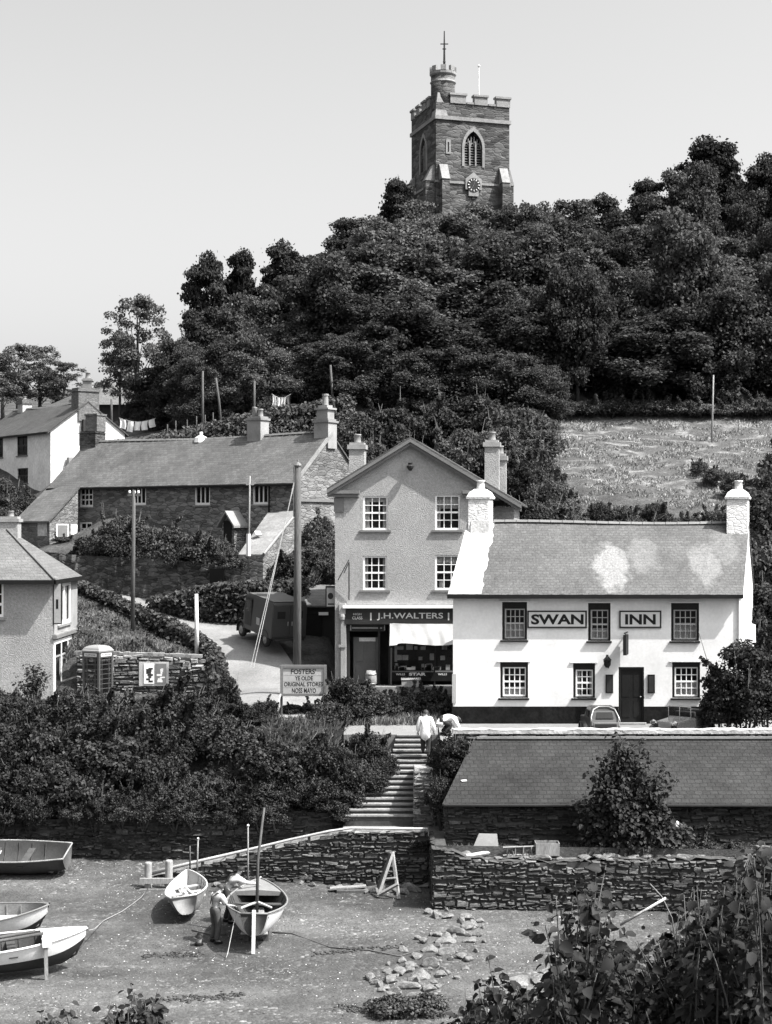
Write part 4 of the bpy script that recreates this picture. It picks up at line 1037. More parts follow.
mb = MB(); p = P(323, 614, 75.6); mb.box(p.x-.2, p.x+.25, 75.5, 75.7, p.z-.05, p.z+.08); mb.build('lamp_shade', M['wpaint'], st); mb = MB(); mb.box(p.x-.05, p.x+.05, 75.7, 76.0, p.z-.02, p.z+.05); mb.build('lamp_arm', M['dark'], st)
# garden wall up the slope behind
mb = MB(); q = [P(300, 592, 80), P(313, 566, 80), P(322, 566, 80.2), P(338, 575, 80.4), P(345, 592, 80.5)]
mb.prism(q, (0, .5, 0)); tag(mb.build('garden_wall', M['cotstone'], loc=q[0]), 'short garden wall with a pale sloping top behind the garage', 'garden wall')
mb = MB()
for a, b in ((q[2], q[3]),): mb.hexa([a+Vector((0, -.06, .01)), b+Vector((0, -.06, .01)), b+Vector((0, .56, .01)), a+Vector((0, .56, .01))], [a+Vector((0, -.06, .1)), b+Vector((0, -.06, .1)), b+Vector((0, .56, .1)), a+Vector((0, .56, .1))])
mb.build('coping', M['concrete'], bpy.data.objects['garden_wall'])
def fu(F, px, v=0):
    k = (px-CX)/FPX; ox = F.o.x+F.V.x*v; oy = F.o.y+F.V.y*v
    return (k*oy-ox)/(F.U.x-k*F.U.y)
def fz(F, px, py, v=0):
    u = fu(F, px, v); d = F.o.y+F.U.y*u+F.V.y*v
    return CAMZ-(py-CY)/FPX*d-F.o.z
def gable_house(F, parent, L, D, zb, ze, zr, wallm, roofm, holes, ov=.25, vov=.18, gablem=None, th=.12, endm=None):
    h = D/2
    mb = MB(F); holes_wall(mb, 0, L, zb, ze, holes, .14)
    mb.face([(0, D, zb), (0, D, ze), (L, D, ze), (L, D, zb)]); 
    if not gablem: mb.face([(L, 0, zb), (L, D, zb), (L, D, ze), (L, h, zr-.1), (L, 0, ze)])
    mb.face([(0, 0, zb), (0, 0, ze), (0, h, zr-.1), (0, D, ze), (0, D, zb)])
    w = mb.build('wall', wallm, parent, recalc=False)
    if gablem:
        mb = MB(F); mb.face([(L, 0, zb), (L, D, zb), (L, D, ze), (L, h, zr-.1), (L, 0, ze)]); mb.build('gable_wall', gablem, parent, recalc=False)
    k = (zr-ze)/h; mb = MB(F)
    n = 40; rn = random.Random(3)
    def q(a, b, l=0): return (-vov+(L+2*vov)*a, -ov+(h+ov)*b, ze-ov*k+(zr-ze+ov*k)*b+l+.06*math.sin(a*7+1)*b)
    mb.grid(lambda a, b: q(a, b, .05+rn.uniform(-.012, .012)), n, 8)
    mb.hexa([q(0, 0, -.06), q(1, 0, -.06), q(1, 1, -.06), q(0, 1, -.06)], [q(0, 0, .015), q(1, 0, .015), q(1, 1, .015), q(0, 1, .015)])
    def q2(a, b, l=0): return (-vov+(L+2*vov)*a, D+ov-(h+ov)*b, ze-ov*k+(zr-ze+ov*k)*b+l)
    mb.hexa([q2(0, 0, -.06), q2(1, 0, -.06), q2(1, 1, -.06), q2(0, 1, -.06)], [q2(0, 0, .03), q2(1, 0, .03), q2(1, 1, .03), q2(0, 1, .03)])
    rf = mb.build('roof', roofm, parent)
    mb = MB(F)
    N_ = int(L/.45)
    for i in range(N_):
        a, b = q(i/N_, 1), q((i+1)/N_-.004, 1)
        mb.hexa([(a[0], a[1]-.13, a[2]+.02), (b[0], b[1]-.13, b[2]+.02), (b[0], b[1]+.13, b[2]+.02), (a[0], a[1]+.13, a[2]+.02)], [(a[0], a[1]-.04, a[2]+.14), (b[0], b[1]-.04, b[2]+.12), (b[0], b[1]+.04, b[2]+.12), (a[0], a[1]+.04, a[2]+.14)])
    mb.build('ridge_tiles', M['lead'], rf)
    mb = MB(F); g = q(0, 0); mb.box(-vov, L+vov, g[1]-.09, g[1]-.003, g[2]-.10, g[2]+.0); mb.build('gutter', M['black'], parent)
    return w, rf
# ------------------------------------------------------------------ the row of stone cottages
UC = Vector((14.95, -10, 0)).normalized(); VC = Vector((10, 14.95, 0)).normalized()
FC = Frame((PX(52, 94), 94, 0), (UC.x, UC.y), (VC.x, VC.y))
COT = thing('stone_cottages', 'long row of rubble stone cottages under one slate roof above the hedged garden wall', 'cottage', (-12, 89, 10.4))
wins = [(79.5, 93, 488, 507), (131.5, 146, 487, 505), (194.5, 210, 485, 505), (252.5, 268.5, 482, 504.5), (79.5, 92, 522, 541)]
hl = []
for a, b, c, d in wins:
    u0, u1 = fu(FC, a), fu(FC, b); hl.append((u0, u1, fz(FC, a, d), fz(FC, a, c)))
LC = 18.0
w_, rfC = gable_house(FC, COT, LC, 6.0, 9.6, 15.05, 17.6, M['cotstone'], M['slate_c'], hl, .28, .12, gablem=M['gablestone'])
for k, (a, b, c, d) in enumerate(hl):
    sash(FC, COT, a, b, c, d, .08, 3 if k != 4 else 2, 1 if k in (1, 2, 3) else 3, M['wpaint'], .10, .07, sill=(M['ashlar'], .07, .08, .08), curtain=None, meet=False)
ch = chimney(FC, COT, .35, 3.0, 16.2, 18.2, 1.3, .85, M['chstone'], M['chstone'], (), cap=.03)
mb = MB(FC); mb.box(.10, 1.05, 2.65, 3.4, 18.3, 19.25); mb.build('stack', M['brick'], ch); mb = MB(FC); mb.box(.05, 1.1, 2.6, 3.45, 19.253, 19.36); mb.build('chimney_cap', M['brick'], ch)
um = fu(FC, 258, 3)
c2 = chimney(FC, COT, um, 3.0, 16.9, 18.5, .95, .75, M['stucco'], M['concrete'], ((.18, .42, .15),), M['pot'], cap=.12)
mb = MB(FC); mb.lathe((um-.25, 3.0, 18.7), [(.15, 0), (.13, .5), (.16, .55), (.05, .58)], 10); mb.build('chimney_pot', M['pot'], c2, True)
uv = fu(FC, 201, 3); mb = MB(FC); mb.lathe((uv, 3, 17.4), [(.42, 0), (.36, .28), (.1, .42), (.1, .6), (.02, .62)], 10); mb.build('ridge_ventilator', M['wpaint'], COT)
c3 = chimney(FC, COT, LC-.35, 3.0, 16.8, 18.2, .95, .8, M['stucco'], M['concrete'], (), cap=.1)
mb = MB(FC); mb.box(LC-.72, LC+.02, 2.7, 3.3, 18.405, 18.9); mb.box(LC-.82, LC+.12, 2.6, 3.4, 18.903, 19.0); mb.box(LC-.65, LC-.05, 2.75, 3.25, 19.003, 19.15); mb.lathe((LC-.35, 3, 19.15), [(.17, 0), (.15, .5), (.18, .52), (.18, .62), (.05, .63)], 10); mb.build('stack', M['stucco'], c3)
mb = MB(FC); mb.tube([(fu(FC, 269.5), -.05, 15), (fu(FC, 269.5), -.05, 11.5)], .05, 6); mb.build('downpipe', M['black'], COT)
mb = MB(FC); mb.hexa([(LC+.0, -.28, 14.78), (LC+.14, -.28, 14.78), (LC+.14, 3, 17.5), (LC+.0, 3, 17.5)], [(LC, -.28, 14.95), (LC+.14, -.28, 14.95), (LC+.14, 3, 17.72), (LC, 3, 17.72)]); mb.build('verge', M['concrete'], rfC)
mb = MB(FC); mb.box(LC+.004, LC+.10, .2, 5.4, 13.9, 14.05); mb.build('gable_ledge', M['greytrim'], COT)
# gabled porch
u = fu(FC, 228, -1); zt = fz(FC, 228, 513, -1); ze_ = zt-.62
mb = MB(FC); mb.box(u-.42, u+.42, -1.0, -.004, 10, ze_); mb.prism([(u-.42, -1.0, ze_+.002), (u+.42, -1.0, ze_+.002), (u, -1.0, zt-.1)], (0, .99, 0)); pch = mb.build('porch', M['cotstone'], COT)
mb = MB(FC)
for sgn in (-1, 1):
    a = (u+sgn*.6, ze_-.17); b = (u, zt)
    mb.hexa([(a[0], -1.25, a[1]), (b[0], -1.25, b[1]), (b[0], -.02, b[1]), (a[0], -.02, a[1])], [(a[0], -1.25, a[1]+.12), (b[0], -1.25, b[1]+.12), (b[0], -.02, b[1]+.12), (a[0], -.02, a[1]+.12)])
mb.build('porch_roof', M['concrete'], pch)
mb = MB(FC); mb.box(u-.26, u+.26, -1.05, -1.003, 10, ze_+.2); mb.build('porch_opening', M['black'], pch)
# lean-to at the left end
A_, B_, C_, D_ = P(50.5, 488, 94.2), P(78, 488, 92.0), P(49.5, 520, 88.6), P(18.5, 520, 90.6)
LT = thing('outhouse', 'small stone outhouse with lean-to roof against the left end of the long stone row', 'outhouse', (-17.8, 89.5, 10.4))
dz = lambda p, z: Vector((p.x, p.y, z))
mb = MB()
mb.face([dz(C_, 9.6), dz(B_, 9.6), B_-Vector((0, 0, .1)), C_-Vector((0, 0, .1))]); mb.face([dz(D_, 9.6), dz(C_, 9.6), C_-Vector((0, 0, .1)), D_-Vector((0, 0, .1))]); mb.build('wall', M['gablestone'], LT, recalc=False)
mb = MB(); e = Vector((0, 0, .10)); nrm = (C_-D_).normalized()
o1 = (C_-B_).normalized()*.35; o2 = nrm*.2
qd = [A_-o2, B_+o2, C_+o1+o2, D_+o1-o2]; mb.hexa(qd, [p+e for p in qd]); mb.build('roof', M['slate_c'], LT)
FB = Frame((C_.x, C_.y, 0), tuple((B_-C_).xy.normalized()), tuple(Vector((-(B_-C_).y, (B_-C_).x)).normalized()))
def lt(name, px0, px1, py0, py1, m, v=-.03):
    a, b = fu(FB, px0), fu(FB, px1); mb = MB(FB); mb.box(a, b, v, -.004, fz(FB, px0, py1), fz(FB, px0, py0)); return mb.build(name, m, LT)
wd = lt('window', 56, 68, 524, 541, M['wpaint']); w2 = lt('shutter', 57, 67, 525, 540, M['greytrim'], -.045)
lt('door', 58, 68, 545, 560, M['greypaint']); lt('window', 70.5, 77, 524.5, 534.5, M['wpaint'])
FDC = Frame((D_.x, D_.y, 0), tuple((C_-D_).xy.normalized()), tuple(Vector((-(C_-D_).y, (C_-D_).x)).normalized()))
mb = MB(FDC); mb.box(fu(FDC, 38), fu(FDC, 47), -.03, -.004, fz(FDC, 38, 536), fz(FDC, 38, 523)); mb.build('window', M['wdirty'], LT)
# low outhouse with pale roof running down from the cottages
q = [P(238, 556, 79.6), P(263, 556, 79.2), P(298, 512, 83.6), P(268, 514, 84.4)]
OH = thing('garden_outhouse', 'low outhouse with a long pale sloping roof below the right half of the stone row', 'outhouse', (q[0].x+1, 80, 9))
mb = MB(); mb.hexa([p-Vector((0, 0, .02)) for p in q], [p+Vector((0, 0, .08)) for p in q]); mb.build('roof', mat('pale_felt_roof', .17, .9, .25, 1.2, 9, .2, .3, 14), OH)
mb = MB()
for i in range(4):
    a, b = q[i], q[(i+1) % 4]; mb.face([dz(a, 7.8), dz(b, 7.8), b-Vector((0, 0, .03)), a-Vector((0, 0, .03))])
mb.build('wall', M['gablestone'], OH, recalc=False)
mb = MB(); mb.tube([q[1]+Vector((.04, -.1, .1)), q[2]+Vector((.04, 0, .1))], .07, 6); mb.build('verge', M['concrete'], OH)
mb = MB(); mb.obox(P(258, 536, 81.2)+Vector((0, 0, .14)), (.3, .4, .05), (.5, 0, .3)); mb.build('loose_slate', M['wdirty'], OH)
# retaining wall of the cottage gardens with its dark doorway
GW = thing('garden_wall', 'tall dark rubble wall holding up the cottage gardens beside the lane', 'garden wall', (-13, 85, 8.9))
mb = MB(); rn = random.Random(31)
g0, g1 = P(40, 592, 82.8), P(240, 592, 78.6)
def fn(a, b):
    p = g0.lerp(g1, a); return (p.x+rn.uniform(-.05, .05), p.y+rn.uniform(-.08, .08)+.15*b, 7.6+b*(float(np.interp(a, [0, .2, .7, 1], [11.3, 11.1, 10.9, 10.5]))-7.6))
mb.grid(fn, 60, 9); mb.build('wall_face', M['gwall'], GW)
mb = MB(); pa, pb_ = P(210, 590, 79.25), P(224, 590, 78.95); mb.hexa([pa+Vector((0, -.15, 0)), pb_+Vector((0, -.15, 0)), pb_+Vector((0, .3, 0)), pa+Vector((0, .3, 0))], [dz(pa, 10.5)+Vector((0, -.15, 0)), dz(pb_, 10.5)+Vector((0, -.15, 0)), dz(pb_, 10.5)+Vector((0, .3, 0)), dz(pa, 10.5)+Vector((0, .3, 0))]); mb.build('door', M['black'], GW)

# ------------------------------------------------------------------ white cottage up on the left
c = P(50.5, 430, 103); c.z = 0
FH = Frame(c-Vector((.62, -.78, 0)).normalized()*11, tuple(Vector((.62, -.78)).normalized()), tuple(Vector((.78, .62)).normalized()))
WC = thing('white_cottage', 'whitewashed cottage with a dark slate roof and a big gable on the upper left', 'cottage', (-22, 105, 15))
hz_ = []
for a, b, cc, d in ((17, 27.5, 436, 456), (17.5, 28, 468.5, 483.5), (-6, 3, 437, 458)):
    hz_.append((fu(FH, a), fu(FH, b), fz(FH, a, d), fz(FH, a, cc)))
gable_house(FH, WC, 11, 5.4, 12.5, 18.85, 20.75, mat('whitewashed_front', .66, .9, .15, .9, 6, .12, .5, 10), M['slate_w'], hz_, .25, .12, gablem=mat('whitewashed_gable', .52, .9, .15, .9, 6, .12, .5, 10))  # front whitewash lighter than the gable's, to offset the shade on it
for a, b, cc, d in hz_: sash(FH, WC, a, b, cc, d, .08, 2, 2, M['dark'], .07, .04, sill=(M['greytrim'], .08, .08, .05))
chimney(FH, WC, 10.6, 2.7, 19.5, 21.45, 1.0, 1.5, M['brick'], M['brick'], (), cap=.14)
chimney(FH, WC, fu(FH, 26, 2.7)-.2, 2.7, 20.3, 21.2, .8, .7, M['wdirty'], M['brick'], ((0, .2, .12),), cap=.25)
mb = MB(FH); mb.box(10.95, 11.3, 2.2, 2.9, 18.4, 19.6); mb.build('gable_flue', M['dark'], WC)
mb = MB(FH); mb.box(11.004, 11.5, .9, 1.7, 12.5, 16.4); mb.box(11.1, 11.4, 1.1, 1.5, 16.402, 17.1); mb.build('gable_stack', M['stucco'], WC)
# ------------------------------------------------------------------ bungalow behind
bd = 128
BG = thing('bungalow', 'distant bungalow with a hipped slate roof behind the washing line', 'bungalow', P(105, 415, bd))
def bp(px, py, d=bd): return P(px, py, d)
mb = MB(); mb.box(PX(72, bd), PX(134, bd), bd, bd+7, 18, PZ(405, bd)); mb.build('wall', M['dark'], BG)
mb = MB(); e0, e1, e2, e3 = bp(89, 404.5, bd-.5), bp(138, 404.5, bd-.5), P(132, 405, bd+8), P(95, 405, bd+8); top = P(107.5, 377.5, bd+3.5); t2 = P(106, 377.5, bd+5)
for fc in ([e0, e1, top], [e1, e2, t2, top], [e2, e3, t2], [e3, e0, top, t2]): mb.face(fc)
rfb = mb.build('roof', M['slate_h'], BG)
mb = MB(); l0, l1 = P(50, 405, bd+1), P(89, 405, bd+1); mb.face([l0, l1, P(100, 382, bd+4), P(66, 398, bd+4)]); mb.face([l1, e0, top, P(100, 382, bd+4)]); mb.build('roof_wing', M['slate_w'], BG, recalc=False)
FBG = Frame((0, 0, 0)); 
chimney(FBG, BG, PX(88, bd+1), bd+1, PZ(398, bd), PZ(380, bd), .75, .7, M['stucco'], M['stucco'], ((0, .5, .22),), cap=.12)
chimney(FBG, BG, PX(127.5, bd+4), bd+4, PZ(400, bd), PZ(381, bd), .6, .6, M['stucco'], M['stucco'], ((0, .15, .14),), cap=.1)

# ------------------------------------------------------------------ pebbledashed house on the left
hd = 67.0
FL = Frame((-24, hd, 0))
LH = thing('pebbledash_house', 'pebbledashed house with a hipped slate roof and a shop bay at the left edge', 'house', (-17, 70, 5.05))
xr = PX(53, hd)+24; ze = 10.42; D5 = 4.3
wl = (PX(-12, hd)+24, PX(3.6, hd)+24, PZ(617, hd), PZ(582, hd))
mb = MB(FL); holes_wall(mb, 0, xr, 4.2, ze, [wl], .12)
mb.face([(0, 0, 4.2), (0, 0, ze), (0, D5+1, ze), (0, D5+1, 4.2)]); mb.face([(0, D5+1, 4.2), (0, D5+1, ze), (xr, D5+1, ze), (xr, D5+1, 4.2)])
FS = Frame((FL.o.x+xr, hd, 0), (0, 1), (-1, 0))       # right-hand side wall, u runs away from the viewer
up2 = (.95, 3.6, 8.35, 10.1); shop = (.12, 4.6, 5.15, 7.75)
m2 = MB(FS); holes_wall(m2, 0, D5+1, 4.2, ze, [up2, shop], .12)
wl_o = mb.build('wall', M['pebble'], LH, recalc=False); m2.build('side_wall', M['stucco'], LH, recalc=False)
sash(FL, LH, *wl, .06, 2, 3, M['wpaint'], .09, .05, sill=(M['concrete'], .12, .12, .08))
sash(FS, LH, *up2, .0, 2, 1, M['wpaint'], .12, .38, sill=(M['concrete'], .08, .1, .05), curtain=[(0, .2, 0, 1), (.8, 1, 0, 1)], meet=False)
sh = sash(FS, LH, *shop, -.02, 3, 1, M['wpaint'], .16, .08, sill=(M['concrete'], .08, .12, .05), curtain=[(.35, .6, .0, .75), (.05, .15, .1, .7)], meet=False)
mb = MB(FS); mb.box(shop[0]+.1, shop[1]-.1, .02, .06, shop[3]-.75, shop[3]-.68); mb.build('transom', M['wpaint'], sh)
mb = MB(FS); mb.box(-.05, 5.0, -.17, -.004, 7.84, 7.97); mb.build('shop_canopy', M['greytrim'], LH)
mb = MB(FS); mb.box(-.02, 4.95, -.14, -.01, 7.975, 8.02); mb.build('canopy_flashing', M['concrete'], LH)
mb = MB(FS); mb.box(-.02, .1, -.36, -.02, 8.45, 10.2); vs_ = mb.build('vertical_sign', M['black'], LH)
mb = MB(FS); mb.box(-.03, -.0205, -.33, -.05, 8.5, 10.15); mb.build('sign_face', M['greypaint'], vs_)
mb = MB(FS); mb.box(-.035, -.0305, -.23, -.13, 9.1, 9.5); mb.build('sign_panel', M['black'], vs_)
# roof
ez = 10.30; ov = .45; xe = xr+.16; yb = D5+1.4
mb = MB(FL); r0 = (0, 2.9, 12.55); r1 = (xr-2.75, 2.9, 12.55)
mb.face([(-.3, -ov, ez), (xe, -ov, ez), r1, r0]); mb.face([(xe, -ov, ez), (xe, yb, ez), r1]); mb.face([(xe, yb, ez), (-.3, yb, ez), r0, r1]); mb.face([(-.3, yb, ez), (-.3, -ov, ez), r0])
mb.face([(-.3, -ov, ez-.02), (xe, -ov, ez-.02), (xe, yb, ez-.02), (-.3, yb, ez-.02)])
rfL = mb.build('roof', M['slate_h'], LH, recalc=False)
mb = MB(FL); mb.tube([(xe, -ov, ez+.05), (r1[0], r1[1], r1[2]+.03)], .05, 6); mb.tube([(r1[0], r1[1], r1[2]+.04), (0, 2.9, 12.6)], .06, 6); mb.build('hip_tiles', M['lead'], rfL)
mb = MB(FL); mb.box(-.3, xe+.06, -ov-.09, -ov-.004, ez-.16, ez+.02); mb.box(xe+.004, xe+.09, -ov-.09, yb, ez-.16, ez+.02); mb.build('gutter', M['black'], LH)
chimney(FL, LH, PX(8, 69.9)+24, 3.0, 11.8, PZ(522, 69.9), .95, .7, M['render'], M['stucco'], ((.1, .25, .14),), cap=.14)

# ------------------------------------------------------------------ telephone kiosk
kz = ground(-12.05, 66.6)
KI = thing('telephone_kiosk', 'telephone kiosk with a domed roof standing between the pebbledashed house and the stone wall', 'telephone box', (-12.05, 66.9, kz), R(-31))
KG = mat('kiosk_paint', .055, .45, .08, 1, 20, .05, .05, 40, spec=.4)
def kb(name, fn, m=None, parent=KI, sm=False):
    mb = MB(); fn(mb); o = mb.build(name, m or KG, None, sm); o.parent = parent; return o
H = .45
def post(b):
    for sx in (-1, 1):
        for sy in (-1, 1): b.box(min(sx*H, sx*(H-.1)), max(sx*H, sx*(H-.1)), min(sy*H, sy*(H-.1)), max(sy*H, sy*(H-.1)), .1, 2.1)
    b.box(-H-.02, H+.02, -H-.02, H+.02, 0, .12); b.box(-H-.005, H+.005, -H-.005, H+.005, 2.1, 2.34)
kb('kiosk_frame', post)
def roof(b):
    n = 12
    for k in range(n):      # segmental dome from two crossing arcs
        pass
    prof = [(1.04, 2.341), (1.06, 2.40), (.98, 2.43), (.9, 2.50), (.72, 2.565), (.4, 2.61), (.05, 2.62)]
    for (a, z0), (c, z1) in zip(prof, prof[1:]):
        q = lambda s, z: [(-H*s, -H*s, z), (H*s, -H*s, z), (H*s, H*s, z), (-H*s, H*s, z)]
        A, B = q(a, z0), q(c, z1)
        for i in range(4): b.face([A[i], A[(i+1) % 4], B[(i+1) % 4], B[i]])
kb('kiosk_roof', roof, mat('kiosk_roof_paint', .22, .5, .08, 1, 20, .05, .05, 40))
M['opal'] = mat('opal_panel', .55, .4, .03, 1, 20, .02, 0)
for r_ in range(4):
    rot = Matrix.Rotation(math.pi/2*r_, 4, 'Z')
    def tx(p): return rot @ Vector(p)
    mb = MB(tx)
    mb.box(-.33, .33, -H-.012, -H-.0055, 2.16, 2.29); o = mb.build('sign_panel', M['opal']); o.parent = KI
    if r_ in (0, 1, 3):
        mb = MB(tx); letter(mb, 'TELEPHONE', -.29, .29, 2.19, 2.26, -H-.0145, .02); o2 = mb.build('lettering', M['black'], recalc=False); o2.parent = o
    mb = MB(tx)
    for k in range(9): z = .42+k*.2; mb.box(-.35, .35, -H+.03, -H+.06, z-.012, z+.012)
    for x in (-.35, -.22, .22, .35): mb.box(x-.014, x+.014, -H+.028, -H+.062, .3, 2.1)
    mb.box(-.35, .35, -H+.025, -H+.07, .12, .42)
    o3 = mb.build('door' if r_ == 0 else 'glazed_side', KG); o3.parent = KI
    mb = MB(tx); mb.face([(-.35, -H+.045, .4), (.35, -H+.045, .4), (.35, -H+.045, 2.1), (-.35, -H+.045, 2.1)]); o4 = mb.build('pane', M['glass']); o4.parent = o3
kb('telephone_backboard', lambda b: b.box(-.3, .3, .2, .3, .5, 1.9), M['black'])

# ------------------------------------------------------------------ stone wall with the notice board, behind the kiosk
QW = thing('quay_wall', 'rubble wall below the grass bank carrying the notice board', 'stone wall', (-10, 68.4, 5.0))
mb = MB(); rn = random.Random(41)
def wt(a): return float(np.interp(a, [0, .6, .85, 1], [7.1, 7.02, 6.95, 6.2]))
stone_face(mb, lambda u, v, z: (u, 68.2+v, z), 6.0, lambda u: 5.0, lambda u: wt((u+13.2)/6.0), 41, hr=(.08, .17), u0=-13.2)
mb.m = 1; mb.grid(lambda a, b: (-13.2+6.0*a, 68.28, 4.8+(wt(a)-4.83)*b), 40, 1)
mb.grid(lambda a, b: (-13.2+6.0*a, 68.4+.55*b, wt(a)+.01), 40, 1); mb.build('wall_face', [M['rubble_p'], M['joint']], QW)
for k in range(24):
    x = -13.1+k*.25; rn_ = random.Random(k)
    mb = MB(); mb.obox((x, 68.55, wt((x+13.2)/6.0)+.05), (rn_.uniform(.2, .5), .35, rn_.uniform(.08, .16)), (0, rn_.uniform(-.06, .06), rn_.uniform(-.1, .1))); mb.build('coping_stone', M['ashlar'] if k % 3 else M['rock'], QW)
NB = thing('notice_board', 'two framed posters on a board fixed to the quay wall right of the telephone kiosk', 'notice board', P(154, 683, 68.1))
a, b = P(139, 686, 68.1), P(168.5, 663, 68.1)
mb = MB(); mb.box(a.x, b.x, 68.10, 68.2, a.z, b.z+.04); mb.build('board', M['wood_l'], NB)
pm = mat('printed_poster', .60, .8, .5, 4.5, 12, .2, 0)
for x0, x1, m_ in ((144, 154, M['wpaint']), (155.5, 166.5, M['greytrim'])):
    u0, u1 = PX(x0, 68.1), PX(x1, 68.1); mb = MB(); mb.box(u0, u1, 68.075, 68.098, a.z+.1, b.z-.03); o = mb.build('poster', m_, NB)
    mb = MB(); rn = random.Random(x0 > 150)
    for k in range(7):
        xx = rn.uniform(u0+.05, u1-.2); zz = a.z+.16+k*.09; mb.box(xx, min(xx+rn.uniform(.08, .25), u1-.04), 68.07+.0004*k, 68.0745, zz, zz+rn.uniform(.05, .12))
    mb.build('print', M['dark'] if x0 < 150 else M['curtain'], o)
stick('white_post', 'plain white post at the top corner of the grass bank beside the lane', 197, 594, 656, 69.8, .10, M['white'], 'post', -.7)
# ------------------------------------------------------------------ church tower
td = 122.0
th_ = R(17.2)
TU = (math.cos(th_), math.sin(th_)); TV = (-math.sin(th_), math.cos(th_))     # right face runs along U, left face along V
TF = Frame((PX(436, td), td, 0), TU, TV)
tz = lambda py: CAMZ-(py-CY)/FPX*td
TW = thing('church_tower', 'square stone church tower with battlements and a corner stair turret above the wood', 'church tower', (PX(461, td), td+2, 28))
S = 6.0
zb, zc, zt = 27.0, tz(117), tz(103)
bw_ = (2.30, 3.75, tz(163), tz(131))          # belfry opening on the right face
def face_frame(k):
    """the four faces: 0 right-front, 3 left-front"""
    o = [(0, 0), (S, 0), (S, S), (0, S)][k]; U = Vector((TU[0], TU[1], 0)); V = Vector((TV[0], TV[1], 0))
    p = TF.o+U*o[0]+V*o[1]; a = [U, V, -U, -V][k]; b = [V, -U, -V, U][k]
    return Frame(p, (a.x, a.y), (b.x, b.y))
def arch_pts(u0, u1, z0, zs, n=8):
    """pointed arch outline from the left foot, up and over"""
    w_ = u1-u0; L = [(u0, z0)]
    for k in range(n+1): a = math.pi-(math.pi/3)*k/n; L.append((u1+w_*math.cos(a), zs+w_*math.sin(a)))
    for k in range(1, n+1): a = math.pi/3-(math.pi/3)*k/n; L.append((u0+w_*math.cos(a), zs+w_*math.sin(a)))
    L.append((u1, z0)); return L
zs = tz(145)
for k in (0, 1, 2, 3):
    f = face_frame(k); mb = MB(f); sc_ = arch_pts(bw_[0], bw_[1], bw_[2], zs)
    mb.face([(0, 0, zb), (S, 0, zb), (S, 0, bw_[2]), (0, 0, bw_[2])])
    half = len(sc_)//2
    mb.face([(0, 0, bw_[2])]+[(u, 0, z) for u, z in sc_[:half]]+[(sc_[half][0], 0, sc_[half][1]), (sc_[half][0], 0, zt), (0, 0, zt)])
    mb.face([(S, 0, zt), (sc_[half][0], 0, zt), (sc_[half][0], 0, sc_[half][1])]+[(u, 0, z) for u, z in sc_[half+1:]]+[(S, 0, bw_[2])])
    for (a, c), (b, d) in zip(sc_, sc_[1:]+sc_[:1]): mb.face([(a, 0, c), (b, 0, d), (b, .4, d), (a, .4, c)])
    mb.build('wall', M['tower'], TW, recalc=False)
    # belfry window: hood mould, tracery, louvres
    mb = MB(f); o1 = arch_pts(bw_[0]-.20, bw_[1]+.20, bw_[2]-.1, zs); i1 = arch_pts(bw_[0]-.003, bw_[1]+.003, bw_[2]-.1, zs)
    for j in range(len(o1)-1):
        a, b, c, d = o1[j], o1[j+1], i1[j+1], i1[j]
        mb.hexa([(a[0], -.06, a[1]), (b[0], -.06, b[1]), (c[0], -.06, c[1]), (d[0], -.06, d[1])], [(a[0], .25, a[1]), (b[0], .25, b[1]), (c[0], .25, c[1]), (d[0], .25, d[1])])
    wn = mb.build('belfry_window', M['ashlar'], TW)
    mb = MB(f); wd = bw_[1]-bw_[0]
    for q in (1, 2): u = bw_[0]+wd*q/3; mb.box(u-.05, u+.05, .1, .3, bw_[2], zs+.55)
    for q in range(3):
        a = bw_[0]+wd*q/3; p = arch_pts(a+.02, a+wd/3-.02, zs-.1, zs)
        for (x0, y0), (x1, y1) in zip(p[1:-1], p[2:-1]): mb.tube([(x0, .2, y0), (x1, .2, y1)], .05, 4)
    for q in range(6): u = bw_[0]+wd*(q+.5)/6; mb.box(u-.025, u+.025, .12, .26, zs+.4, zs+.95-abs(q-2.5)*.16)
    mb.build('tracery', M['ashlar'], wn)
    mb = MB(f)
    for q in range(9): z = bw_[2]+.1+q*.2; mb.hexa([(bw_[0], .22, z), (bw_[1], .22, z), (bw_[1], .42, z+.12), (bw_[0], .42, z+.12)], [(bw_[0], .22, z+.03), (bw_[1], .22, z+.03), (bw_[1], .42, z+.15), (bw_[0], .42, z+.15)])
    mb.build('louvres', M['greytrim'], wn)
    mb = MB(f); mb.box(bw_[0]-.3, bw_[1]+.3, .45, .47, bw_[2]-.3, zs+1.4); mb.build('belfry_shade', M['black'], wn)
    # string courses, parapet
    mb = MB(f); mb.box(-.10, S+.10, -.12, -.003, zc-.14, zc+.14); mb.build('string_course', M['ashlar'], TW); mb = MB(f); mb.box(-.06, S+.06, -.08, -.003, tz(181)-.1, tz(181)+.08); mb.build('string_course', M['ashlar'], TW)
    mb = MB(f); mb.box(0.001, S-.001, .003, .4, zt-.6, zt+.1); mb.build('parapet', M['tower'], TW)
    mb = MB(f); mc = MB(f)
    ml = ((1.15, 2.42), (3.12, 4.18), (4.92, 6.05)) if k == 0 else ((.0, .8), (1.35, 2.15), (2.7, 3.5), (3.95, 4.6)) if k == 3 else ((.0, .8), (1.35, 2.15), (2.7, 3.5), (4.0, 4.8), (5.3, 6.0))
    for a, b in ml: mb.box(a, b, -.06, .40, zt+.103, zt+.72); mc.box(a-.08, b+.08, -.14, .46, zt+.723, zt+.88)
    mb.build('merlons', M['ashlar'], TW); mc.build('merlon_caps', M['ashlar'], TW)
    mc = MB(f)
